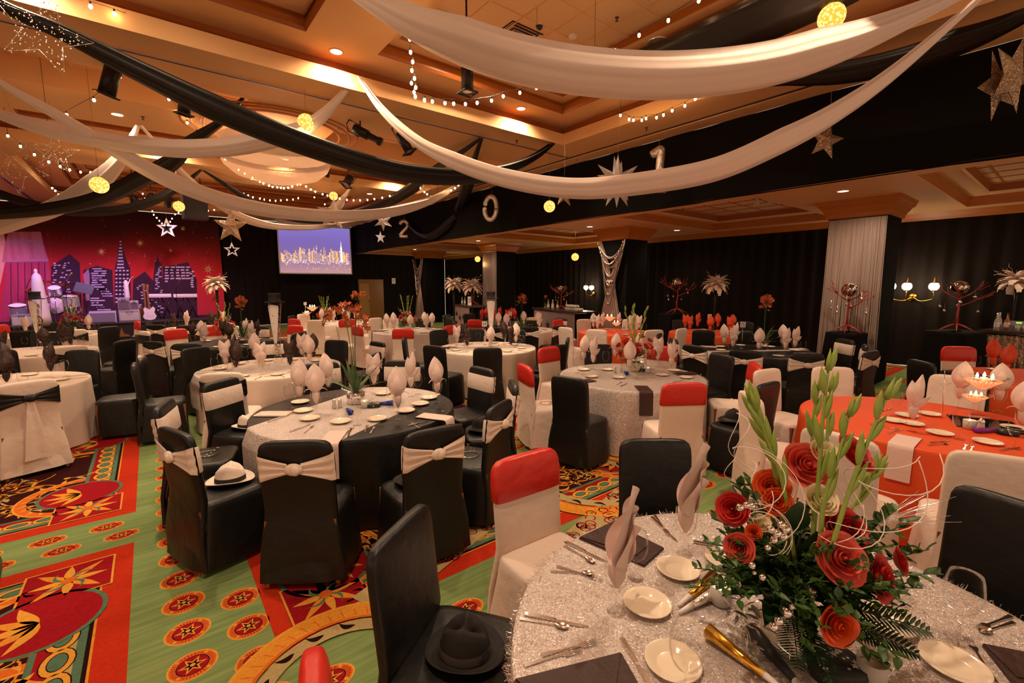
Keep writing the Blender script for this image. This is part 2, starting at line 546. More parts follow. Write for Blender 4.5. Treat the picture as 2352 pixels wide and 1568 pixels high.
# lower side-aisle ceiling with its own coffers between the columns
LOWH = [(9.1, 13.65, -3.4, 1.78), (9.1, 13.65, 4.05, 7.35), (9.1, 13.65, 9.9, 13.2), (9.1, 13.65, 15.7, 19.0), (9.1, 13.65, 21.2, 24.0)]
mb = MB()
holes_plane(mb, XV, XR + 0.2, -4.5, YF, LOWC, LOWH, 0)
for h in LOWH:
    rect_wall(mb, h, LOWC, LOWC + 0.04, 0)
    rect_wall(mb, h, LOWC + 0.01, LOWC + 0.2, 1, -0.03)
    g = shrink(h, 0.32)
    holes_plane(mb, *shrink(h, 0.03), LOWC + 0.2, [g], 0)
    rect_wall(mb, g, LOWC + 0.19, LOWC + 0.22, 0, -0.03)
    rect_wall(mb, g, LOWC + 0.2, LOWC + 0.36, 2, -0.05)
    tiles(mb, shrink(g, 0.05), LOWC + 0.36, 0.61, 3, 1)
structure(mb.build('ceiling_aisle', [M['ceil'], M['trim'], M['trimdark'], M['tile']]), 'lower cream ceiling of the side aisle')
mb = MB()
mb.loft([[(XR - 0.06, -4.5, 3.40), (XR - 0.06, YF, 3.40)], [(XR - 0.10, -4.5, 3.46), (XR - 0.10, YF, 3.46)], [(XR - 0.20, -4.5, 3.56), (XR - 0.20, YF, 3.56)]], 0, False, False)
structure(mb.build('trim_6', [M['trim']]))

# columns with crown capitals
COLY = [2.44, 8.32, 14.6, 20.6]
for i, y in enumerate(COLY):
    mb = MB()
    mb.span((XC, y, 0), (XC + CW, y + CW, 3.30), 0)
    def sq(e, z): return [(XC - e, y - e, z), (XC + CW + e, y - e, z), (XC + CW + e, y + CW + e, z), (XC - e, y + CW + e, z)]
    mb.loft([sq(0.02, 3.22), sq(0.04, 3.24), sq(0.05, 3.30), sq(0.12, 3.42), sq(0.17, 3.47), sq(0.17, 3.5), sq(0.2, 3.56)], 1, False)
    structure(mb.build('column_%d' % (i + 1), [M['blackmatte'], M['trim']]), 'square column in black cloth under a stained wood capital')

# stage platform and dance floor
M['parquet'] = mat('parquet', (0.50, 0.165, 0.05), 0.3, noise=((14, 1.2, 1), (0.40, 0.12, 0.03), 0.3))
mb = MB()
mb.span((-5.2, 18.25, -0.02), (8.0, 20.8, 0.006), 0)
mb.span((-5.2, 18.13, -0.02), (8.0, 18.25, 0.010), 1)
structure(mb.build('floor_dance', [M['parquet'], M['paper']]), 'wooden dance floor before the stage')
M['stagecloth'] = mat('stage_skirt', (0.012, 0.008, 0.010), 0.8)
mb = MB()
mb.span((-8.8, 20.85, 0), (2.35, YF - 0.1, 0.60), 0)
mb.span((-8.8, 20.83, 0.585), (2.35, 20.85, 0.605), 1)
for k in range(12):
    x = -6.6 + k * 0.82
    pts = [(x - 0.24, 20.845, 0.12), (x - 0.16, 20.845, 0.20), (x - 0.06, 20.845, 0.22), (x, 20.845, 0.46), (x + 0.06, 20.845, 0.22), (x + 0.16, 20.845, 0.20), (x + 0.24, 20.845, 0.12)]
    mb.prism(pts, (0, -0.012, 0), 2)
structure(mb.build('stage', [M['stagecloth'], M['plastic'], mat('gilt_paint', (0.20, 0.10, 0.02), 0.5)]), 'black skirted stage with gilt ornaments')

# ---------------------------------------------------------------- carpet: flat inlaid pattern in one floor mesh
CP = {}
def cmat(k, a, b=None, sc=60):
    CP[k] = len(CPL)
    CPL.append(mat('carpet_' + k, lin(a), 0.95, noise=(sc, lin(b or a), 0.3), spec=0.05))
CPL = []
cmat('green', '8c9a62', '5e7a4a', (1.6, 34, 1))
cmat('red', 'c2361c', 'a82a14')
cmat('field', '3a1413', '2a0d10')
cmat('gold', 'e0a244', 'c98a30')
cmat('orange', 'd8702c', 'c25a20')
cmat('tan', 'b6a070', 'a08c5c')
cmat('teal', '5c7a62', '4a6650')
cmat('crimson', 'a01a22', '84101a')
cmat('dark', '2a1210', '20100e')
cmat('amber', 'e09a3a', 'c67a26')
FL = MB()
ZL = [-0.012]
def zz(): return ZL[0]
def layer(): ZL[0] += 0.0004
def inlay(pts, k): FL.poly([(x, y, zz()) for x, y in pts], CP[k])
def irect(x0, x1, y0, y1, k): inlay([(x0, y0), (x1, y0), (x1, y1), (x0, y1)], k)
def idisc(cx, cy, rx, ry, k, n=28): inlay([(cx + rx * cos(2 * pi * i / n), cy + ry * sin(2 * pi * i / n)) for i in range(n)], k)
def iring(cx, cy, r0, r1, k, a0=0, a1=2 * pi, n=40):
    for i in range(n):
        a, b = a0 + (a1 - a0) * i / n, a0 + (a1 - a0) * (i + 1) / n
        inlay([(cx + r0 * cos(a), cy + r0 * sin(a)), (cx + r1 * cos(a), cy + r1 * sin(a)), (cx + r1 * cos(b), cy + r1 * sin(b)), (cx + r0 * cos(b), cy + r0 * sin(b))], k)
def ileaf(x, y, a, L, w, k, bend=0.25):
    up, dn = [], []
    for i in range(7):
        t = i / 6
        s = w * (sin(pi * t ** 0.75) + 0.02)
        bx, by = L * t, bend * L * sin(pi * t)
        up.append((bx, by + s)); dn.append((bx, by - s * 0.8))
    ca, sa = cos(a), sin(a)
    inlay([(x + px * ca - py * sa, y + px * sa + py * ca) for px, py in dn + up[::-1]], k)
def istroke(pts, w, k):
    for (x0, y0), (x1, y1) in zip(pts, pts[1:]):
        L = hypot(x1 - x0, y1 - y0) or 1e-6
        nx, ny = -(y1 - y0) / L * w / 2, (x1 - x0) / L * w / 2
        inlay([(x0 + nx, y0 + ny), (x1 + nx, y1 + ny), (x1 - nx, y1 - ny), (x0 - nx, y0 - ny)], k)
def medallion(cx, cy, r=0.115, ry=None):
    e = (ry or r) / r
    z = ZL[0]
    idisc(cx, cy, r, r * e, 'gold'); layer()
    idisc(cx, cy, r * 0.92, r * 0.92 * e, 'orange'); layer()
    for i in range(36):
        a = 2 * pi * i / 36
        istroke([(cx + r * 0.68 * cos(a), cy + r * 0.68 * e * sin(a)), (cx + r * 0.86 * cos(a), cy + r * 0.86 * e * sin(a))], r * 0.035, 'crimson')
    idisc(cx, cy, r * 0.66, r * 0.66 * e, 'dark'); layer()
    idisc(cx, cy, r * 0.62, r * 0.62 * e, 'crimson'); layer()
    for i in range(4):
        a = pi / 2 * i + pi / 4
        idisc(cx + r * 0.8 * cos(a), cy + r * 0.8 * e * sin(a), r * 0.085, r * 0.085, 'gold', 8)
    s = star2(r * 0.58, r * 0.26, 6, 0)
    inlay([(cx + x, cy + y * e) for x, y in s], 'gold'); layer()
    s = star2(r * 0.42, r * 0.16, 6, 0)
    inlay([(cx + x, cy + y * e) for x, y in s], 'dark'); layer()
    idisc(cx, cy, r * 0.11, r * 0.11 * e, 'gold', 10)
    ZL[0] = z
def scrolls(x0, x1, y0, y1, n, seed):
    """gold leaf scrolls on the dark field"""
    r = random.Random(seed)
    z = ZL[0]
    for i in range(n):
        x, y, a = r.uniform(x0 + .1, x1 - .1), r.uniform(y0 + .1, y1 - .1), r.uniform(0, 6.28)
        pts, cur = [(x, y)], r.choice((-1, 1)) * r.uniform(0.2, 0.42)
        for k in range(9):
            a += cur * r.uniform(0.7, 1.3)
            q = (pts[-1][0] + 0.07 * cos(a), pts[-1][1] + 0.07 * sin(a))
            if not (x0 < q[0] < x1 and y0 < q[1] < y1): break
            pts.append(q)
            if r.random() < 0.75:
                ileaf(q[0], q[1], a + r.choice((-1, 1)) * r.uniform(0.5, 1.1), r.uniform(0.09, 0.17), r.uniform(0.014, 0.026), r.choice(('gold', 'gold', 'amber', 'orange', 'tan')), r.uniform(-0.3, 0.3))
        istroke(pts, 0.011, r.choice(('gold', 'amber')))
        if r.random() < 0.4: idisc(x, y, 0.028, 0.028, r.choice(('gold', 'orange')), 12)
    ZL[0] = z
def chain(x0, y0, x1, y1, w, k1='gold', k2='teal'):
    L = hypot(x1 - x0, y1 - y0)
    n = max(2, int(L / (w * 1.25)))
    z = ZL[0]
    ux, uy = (x1 - x0) / L, (y1 - y0) / L
    for i in range(n):
        t = (i + 0.5) / n
        cx, cy = x0 + (x1 - x0) * t, y0 + (y1 - y0) * t
        ry = L / n * 0.56
        el = lambda a, b, c: inlay([(cx + ux * b * sin(2 * pi * j / 16) - uy * a * cos(2 * pi * j / 16), cy + uy * b * sin(2 * pi * j / 16) + ux * a * cos(2 * pi * j / 16)) for j in range(16)], c)
        el(w * 0.5, ry, 'dark')
        ZL[0] = z + 0.0002; el(w * 0.46, ry * 0.95, k1)
        ZL[0] = z + 0.0004; el(w * 0.29, ry * 0.66, 'dark')
        ZL[0] = z + 0.0006; el(w * 0.26, ry * 0.6, k2)
        ZL[0] = z
def cornerblock(cx, cy, w, h):
    z = ZL[0]
    irect(cx - w / 2, cx + w / 2, cy - h / 2, cy + h / 2, 'gold'); layer()
    irect(cx - w / 2 + .012, cx + w / 2 - .012, cy - h / 2 + .012, cy + h / 2 - .012, 'crimson'); layer()
    for i in range(8):
        a = pi / 4 * i
        ileaf(cx, cy, a, min(w, h) * (0.56 if i % 2 else 0.46), 0.03, 'amber' if i % 2 else 'gold', 0.0)
    layer()
    for i in range(4): ileaf(cx, cy, pi / 2 * i + 0.4, min(w, h) * 0.36, 0.012, 'teal', 0.3)
    layer(); idisc(cx, cy, 0.04, 0.04, 'orange', 12)
    ZL[0] = z
def shield(cx, cy, r, side):
    """fan-shaped palmette by the panel border"""
    z = ZL[0]
    iring(cx, cy, r * 0.86, r * 1.02, 'orange', -pi / 2, pi / 2) if side > 0 else iring(cx, cy, r * 0.86, r * 1.02, 'orange', pi / 2, 3 * pi / 2)
    base = 0 if side > 0 else pi
    layer()
    for i in range(11):
        a = base - 1.4 + 0.28 * i
        ileaf(cx + r * 0.86 * cos(a), cy + r * 0.86 * sin(a), a + 0.7, r * 0.2, 0.012, 'gold', 0.2)
    iring(cx, cy, r * 1.02, r * 1.06, 'gold', base - pi / 2, base + pi / 2)
    idisc(cx, cy, r * 0.72, r * 0.72, 'teal'); layer()
    idisc(cx, cy, r * 0.66, r * 0.66, 'crimson'); layer()
    for i in range(5):
        a = base - 1.1 + 0.55 * i
        ileaf(cx, cy, a, r * 0.6, r * 0.09, 'gold' if i % 2 == 0 else 'amber', 0.05)
    ZL[0] = z
def panel(x0, x1, y0, y1, seed, left=True, right=True, n=None):
    z = ZL[0]
    irect(x0, x1, y0, y1, 'red'); layer()
    b = 0.15
    irect(x0 + b, x1 - b, y0 + b, y1 - b, 'amber'); layer()
    b += 0.012; irect(x0 + b, x1 - b, y0 + b, y1 - b, 'dark'); layer()
    b += 0.02; irect(x0 + b, x1 - b, y0 + b, y1 - b, 'teal'); layer()
    b += 0.04; irect(x0 + b, x1 - b, y0 + b, y1 - b, 'tan'); layer()
    b += 0.07; irect(x0 + b, x1 - b, y0 + b, y1 - b, 'crimson'); layer()
    zc = ZL[0]
    m = b - 0.005
    ZL[0] = zc + 0.0004
    chain(x0 + m, y0 + 0.5, x0 + m, y1 - 0.5, 0.15); chain(x1 - m, y0 + 0.5, x1 - m, y1 - 0.5, 0.15)
    chain(x0 + 0.5, y0 + m, x1 - 0.5, y0 + m, 0.13); chain(x0 + 0.5, y1 - m, x1 - 0.5, y1 - m, 0.13)
    ZL[0] = zc
    b += 0.09; irect(x0 + b, x1 - b, y0 + b, y1 - b, 'teal'); layer()
    b += 0.03; irect(x0 + b, x1 - b, y0 + b, y1 - b, 'field'); layer()
    scrolls(x0 + b, x1 - b, y0 + b, y1 - b, n or int((x1 - x0) * (y1 - y0) * 8), seed)
    ZL[0] += 0.0012
    for cy in (y0 + 0.75, y1 - 0.75):
        shield(x1 - b, cy, 0.42, -1); shield(x0 + b, cy, 0.42, 1)
    for cx in (x0 + 0.33, x1 - 0.33):
        for cy in (y0 + 0.33, y1 - 0.33): cornerblock(cx, cy, 0.46, 0.42)
    ZL[0] = z
irect(XL, XR, YB, YF, 'green'); layer()
GAPS = [(-4.0, 0.75), (1.35, 4.36), (4.96, 8.22), (9.05, 12.2), (12.95, 16.6), (17.0, 18.1)]
for i, (a, b) in enumerate(GAPS):
    panel(-4.6, -0.24, a, b, 11 + i)
    panel(-9.0, -5.2, a, b, 31 + i, n=24)
for i, (a, b) in enumerate([(-1.6, 1.85), (2.5, 3.86), (4.62, 8.2), (9.0, 12.2), (12.9, 18.1)]):
    panel(0.40, 4.3, a, b, 51 + i, n=60 if b < 5 else 40)
    panel(4.95, 8.7, a, b, 71 + i, n=50 if b < 5 else 30)
    panel(9.3, 13.9, a, b, 91 + i, n=14)
for y in [0.0 + 0.30 * i for i in range(60)]:
    if y < 17.8: medallion(0.02 + 0.015 * sin(y), y, 0.112, 0.105)
for y in [0.9 + 0.30 * i for i in range(8)]:
    medallion(0.30, y + 0.13, 0.108, 0.10)
for gy in (1.05, 4.55, 4.78, 8.5, 8.8, 12.55):
    for x in [-4.4 + 0.34 * i for i in range(13)]: medallion(x - (0.1 if gy in (4.78, 8.8) else 0), gy, 0.11, 0.075)
for gy in (2.17, 4.14, 4.36, 8.6):
    for x in [0.55 + 0.4 * i for i in range(34)]: medallion(x + (0.2 if gy == 4.36 else 0), gy, 0.13, 0.085)
# large ring ornaments and the teal-and-red scroll band on the right-hand field
ZL[0] = -0.0035
for cx, cy, r in ((0.62, 2.05, 0.62), (3.35, 2.95, 0.75), (1.95, 4.0, 0.6), (5.7, 2.9, 0.7), (2.9, 0.9, 0.8)):
    iring(cx, cy, r * 0.78, r, 'amber'); layer()
    iring(cx, cy, r * 0.97, r, 'gold'); iring(cx, cy, r * 0.78, r * 0.81, 'orange')
    for i in range(48):
        a = 2 * pi * i / 48
        istroke([(cx + r * 0.82 * cos(a), cy + r * 0.82 * sin(a)), (cx + r * 0.92 * cos(a + 0.03), cy + r * 0.92 * sin(a + 0.03))], 0.007, 'orange')
    iring(cx, cy, r * 0.62, r * 0.76, 'tan'); layer()
    for i in range(16):
        a = 2 * pi * i / 16
        ileaf(cx + r * 0.69 * cos(a), cy + r * 0.69 * sin(a), a + 1.2, r * 0.16, 0.02, 'dark', 0.2)
    ZL[0] = -0.0035
ZL[0] = -0.0038
for (x0, y0, x1, y1, w) in ((0.9, 2.55, 2.4, 3.1, 0.3), (2.3, 2.2, 3.4, 2.5, 0.3), (1.2, 1.0, 2.2, 1.6, 0.3)):
    istroke([(x0, y0), (x1, y1)], w, 'tan'); layer()
    r = random.Random(int(x0 * 100))
    for i in range(46):
        t, o = r.random(), r.uniform(-0.42, 0.42) * w
        L = hypot(x1 - x0, y1 - y0)
        x, y = x0 + (x1 - x0) * t - (y1 - y0) / L * o, y0 + (y1 - y0) * t + (x1 - x0) / L * o
        iring(x, y, 0.035, 0.047, 'crimson', r.uniform(0, 6), r.uniform(7, 10), 10)
        if i % 3 == 0: idisc(x + 0.01, y, 0.02, 0.014, 'teal', 8)
    ZL[0] = -0.0038
structure(FL.build('floor', CPL), 'patterned ballroom carpet in green, red and gold')
# ---------------------------------------------------------------- tables
CLOTH_MAT = {'glitter': 'glitter', 'black': 'black', 'blush': 'blush', 'orange': 'orange', 'white': 'white'}
TAB = {}
def sel(n, a, b, cy=0.0, z=0.0, p=4.0, rip=0.0, k=9, ph=0.0):
    """super-ellipse ring"""
    out = []
    for j in range(n):
        t = 2 * pi * j / n
        c, s = cos(t), sin(t)
        r = 1 + rip * sin(k * t + ph)
        out.append((r * a * math.copysign(abs(c) ** (2 / p), c), cy + r * b * math.copysign(abs(s) ** (2 / p), s), z))
    return out
def cloth_mesh(R, seed, folds, top=0.76, amp_=1.0):
    r = random.Random(seed)
    n = 128
    ph = [r.uniform(0, 6.28) for _ in range(4)]
    k1, k2 = folds, folds + r.randint(3, 6)
    def fold(t): return 0.6 * sin(k1 * t + ph[0]) + 0.4 * sin(k2 * t + ph[1])
    rings = []
    for q in (0.02, 0.5, 0.85, 0.975, 0.995):
        rings.append([(R * q * cos(2 * pi * j / n), R * q * sin(2 * pi * j / n), top) for j in range(n)])
    for d, grow, amp in ((0.006, 0.0, 0.0), (0.03, 0.005, 0.002), (0.12, 0.008, 0.007), (0.28, 0.012, 0.014), (0.48, 0.016, 0.021), (0.68, 0.019, 0.026), (0.752, 0.020, 0.028)):
        rings.append([((R + grow * amp_ + amp_ * amp * fold(2 * pi * j / n)) * cos(2 * pi * j / n), (R + grow * amp_ + amp_ * amp * fold(2 * pi * j / n)) * sin(2 * pi * j / n), top - d) for j in range(n)])
    m = MB()
    m.loft(rings, 0, True, True, True, False)
    return m
def table(key, loc, cloth, label, R=0.915, folds=15):
    t = empty('banquet_table', (loc[0], loc[1], 0))
    tag(t, label, 'table', 'round banquet tables')
    cloth_mesh(R + 0.004, len(TAB) + 3, folds, 0.76, 0.45 if key == 'T1' else 1.0).build('tablecloth', M[CLOTH_MAT[cloth]], t)
    m = MB(); m.lathe([(0.01, 0.728), (R - 0.02, 0.728), (R - 0.01, 0.74), (R - 0.02, 0.752), (0.01, 0.752)], 48)
    m.build('tabletop', M['wood'], t)
    m = MB(); m.tube([(0, 0, 0.03), (0, 0, 0.73)], 0.05, 10); m.lathe([(0.3, 0), (0.3, 0.02), (0.05, 0.06)], 16, cap0=True)
    m.build('pedestal', M['darkmetal'], t)
    TAB[key] = dict(o=t, c=Vector((loc[0], loc[1], 0.76)), R=R, name=label)
    return t
table('T1', (1.55, 0.48), 'glitter', 'round table under silver glitter cloth nearest the camera')
table('T2', (1.48, 4.27), 'black', 'round black table with a silver glitter runner beside the aisle')
table('T3', (4.85, 3.62), 'glitter', 'round silver glitter table in the middle ringed by red capped chairs')
table('T4', (1.30, 7.20), 'blush', 'round blush table just behind the black runner table')
table('T5', (4.90, 6.95), 'blush', 'round blush table carrying table number 64')
table('T6', (8.50, 3.60), 'black', 'round black table with bow tie chairs before the pillar')
table('T7', (5.20, 0.78), 'orange', 'round orange table at the right behind the red roses')
table('T8', (8.70, 0.20), 'orange', 'second orange table, at far right before the bar')
table('L1', (-1.60, 7.95), 'blush', 'nearest blush table at the left edge of the picture')
table('L2', (-1.75, 11.5), 'blush', 'blush table left of the aisle, second from the near left edge')
table('L3', (-1.75, 15.2), 'blush', 'blush table left of the aisle closest to the stage')
table('L0', (-2.6, 4.1), 'black', 'black table mostly outside the left edge', folds=13)
table('B1', (1.15, 10.75), 'black', 'black table with orchids behind the blush table by the aisle')
table('B2', (1.0, 15.0), 'blush', 'blush table right of the aisle closest to the stage')
table('B3', (4.55, 14.4), 'white', 'pale table with candles before the far door')
table('B4', (5.15, 10.7), 'glitter', 'glitter table with red roses in front of the door')
table('B5', (8.35, 11.3), 'black', 'black table set with red napkins near the far bar')
table('B6', (9.05, 7.25), 'orange', 'orange table with candles in front of the silver draped pillar')
table('B7', (10.75, 5.75), 'orange', 'orange table numbered 81 by the dark right wall')
table('B8', (7.55, 9.2), 'blush', 'blush table numbered 73 in front of the star trimmed bar')
TSHORT = dict(T1='near glitter table', T2='black runner table', T3='centre glitter table', T4='left blush table', T5='middle blush table', T6='black bow table',
              T7='orange table', T8='far orange table', L1='nearest left table', L2='second left table', L3='third left table', L0='left edge table', B1='orchid table',
              B2='stage side table', B3='far candle table', B4='rose glitter table', B5='red napkin table', B6='pillar candle table', B7='wall orange table', B8='bar side table')
def side(key, p):
    """which side of its table a point lies on, as the camera sees it"""
    c = TAB[key]['c']
    v = Vector((p[0] - c.x, p[1] - c.y))
    vd = Vector((c.x, c.y)).normalized()
    fwd, rt = v.dot(vd), v.x * vd.y - v.y * vd.x
    a = math.degrees(atan2(rt, fwd)) % 360
    return ('back', 'back right', 'right', 'near right', 'near', 'near left', 'left', 'back left')[int(((a + 22.5) % 360) // 45)]

# ---------------------------------------------------------------- banquet chairs in covers
def chair_cover():
    m = MB()
    n = 48
    rings = []
    for z, a, b, cy, rip in ((0.035, 0.285, 0.262, -0.038, 0.030), (0.10, 0.278, 0.258, -0.034, 0.024), (0.20, 0.266, 0.250, -0.024, 0.016), (0.32, 0.252, 0.243, -0.015, 0.008), (0.42, 0.242, 0.238, -0.009, 0.002), (0.455, 0.238, 0.235, -0.007, 0), (0.472, 0.226, 0.225, -0.007, 0), (0.480, 0.19, 0.19, -0.007, 0), (0.484, 0.10, 0.10, 0, 0), (0.485, 0.01, 0.01, 0, 0)):
        rings.append(sel(n, a, b, cy, z, 5.5, rip, 8, 0.6))
    m.loft(rings, 0, True, True, False, True)
    rings = []
    for z, a, b in ((0.03, 0.272, 0.020), (0.25, 0.252, 0.022), (0.42, 0.232, 0.030), (0.50, 0.226, 0.034), (0.62, 0.226, 0.034), (0.75, 0.228, 0.034), (0.87, 0.228, 0.034), (0.92, 0.224, 0.033), (0.95, 0.212, 0.031), (0.968, 0.188, 0.026), (0.977, 0.14, 0.016), (0.980, 0.06, 0.006)):
        y = -0.262 if z < 0.3 else (-0.246 if z < 0.45 else -0.215 - 0.095 * (z - 0.45))
        if z == 0.42: y = -0.232
        rings.append(sel(n, a, b, y, z + (0.004 * 0), 4.5))
    m.loft(rings, 0, True, True, False, True)
    return m
def back_y(z): return -0.215 - 0.095 * (z - 0.45)
def sash_front(z0, z1):
    m = MB()
    rings = []
    for z, e in ((z0, 0.002), (z0 + 0.01, 0.007), ((z0 + z1) / 2, 0.009), (z1 - 0.01, 0.007), (z1, 0.002)):
        r = sel(48, 0.229 + e, 0.034 + e, back_y(z), z, 4.5)
        r = r[0:26] + [] if False else [p for p in r]
        rings.append(r[:25])              # front and both sides
    m.loft(rings, 0, True, False)
    return m
def sash_fans(m, z0, z1, zk=0.805, hk=0.036):
    """two gathered fans from the back edges to the knot"""
    for sx in (-1, 1):
        def P(u, v, sx=sx):
            x = sx * (0.236 - 0.196 * u)
            zc = (z0 + z1) / 2 * (1 - u) + zk * u
            hh = (z1 - z0) / 2 * (1 - u ** 0.8) + hk * u ** 0.8
            z = zc + hh * (2 * v - 1)
            y = back_y(z) - 0.040 - 0.016 * u - 0.007 * sin(v * 17 + sx) * (0.35 + 0.65 * u)
            if u < 0.08: y += 0.03
            return (x, y, z)
        m.grid(P, 10, 14, 0, True)
def make_chair(cover, sash, cap):
    def f():
        t = empty('banquet_chair')
        chair_cover().build('chair_cover', M[cover], t)
        if sash:
            m = sash_front(0.715, 0.895)
            sash_fans(m, 0.705, 0.90)
            sb = m.build('sash', M[sash], t)
            k = MB()
            k.ball((0, back_y(0.805) - 0.062, 0.805), (0.058, 0.022, 0.040), 14, 8)
            k.ball((0.012, back_y(0.805) - 0.07, 0.800), (0.03, 0.022, 0.034), 10, 6)
            k.build('sash_knot', M[sash], sb)
            if cover == 'ivory':
                k = MB()
                def P(u, v): return ((-0.06 + 0.12 * v) * (0.4 + 1.3 * u), back_y(0.8) - 0.055 - 0.004 * sin(v * 9) - 0.02 * u, 0.79 - 0.62 * u)
                k.grid(P, 8, 6, 0)
                k.build('sash_tail', M['ivory'], sb)
        if cap:
            m = MB()
            rings = []
            for z, a, b in ((0.760, 0.2300, 0.0365), (0.765, 0.2350, 0.042), (0.85, 0.2355, 0.042), (0.92, 0.2315, 0.040), (0.953, 0.219, 0.036), (0.975, 0.195, 0.030), (0.987, 0.145, 0.018), (0.990, 0.06, 0.006)):
                rings.append(sel(48, a, b, back_y(z), z, 4.5))
            m.loft(rings, 0, True, True, False, True)
            m.build('chair_cap', M[cap], t)
        for sx in (-1, 1):
            for y0, y1 in ((0.195, 0.19), (-0.235, -0.262)):
                l = MB()
                l.loft([[(sx * 0.222 - h, y1 - h, 0.006), (sx * 0.222 + h, y1 - h, 0.006), (sx * 0.222 + h, y1 + h, 0.006), (sx * 0.222 - h, y1 + h, 0.006)] for h in (0.013,)] +
                       [[(sx * 0.205 - h, y0 - h, 0.44), (sx * 0.205 + h, y0 - h, 0.44), (sx * 0.205 + h, y0 + h, 0.44), (sx * 0.205 - h, y0 + h, 0.44)] for h in (0.019,)], 0, False, True, True, True)
                lo = l.build('leg', M['wood'], t)
                g = MB(); g.lathe([(0.012, 0.0), (0.014, 0.003), (0.008, 0.010)], 10, (sx * 0.222, y1, 0), cap0=True)
                g.build('glide', M['silver'], lo)
        return t
    return f
CH = {'kb': ('black', 'sash', None), 'wk': ('ivory', 'black', None), 'wr': ('ivory', None, 'red'), 'k': ('black', None, None), 'w': ('ivory', None, None)}
CHTXT = {'kb': 'black covered chair with ivory bow sash', 'wk': 'ivory covered chair with black sash', 'wr': 'ivory covered chair with red cap', 'k': 'plain black covered chair', 'w': 'plain ivory covered chair'}
CHAIRS = {}
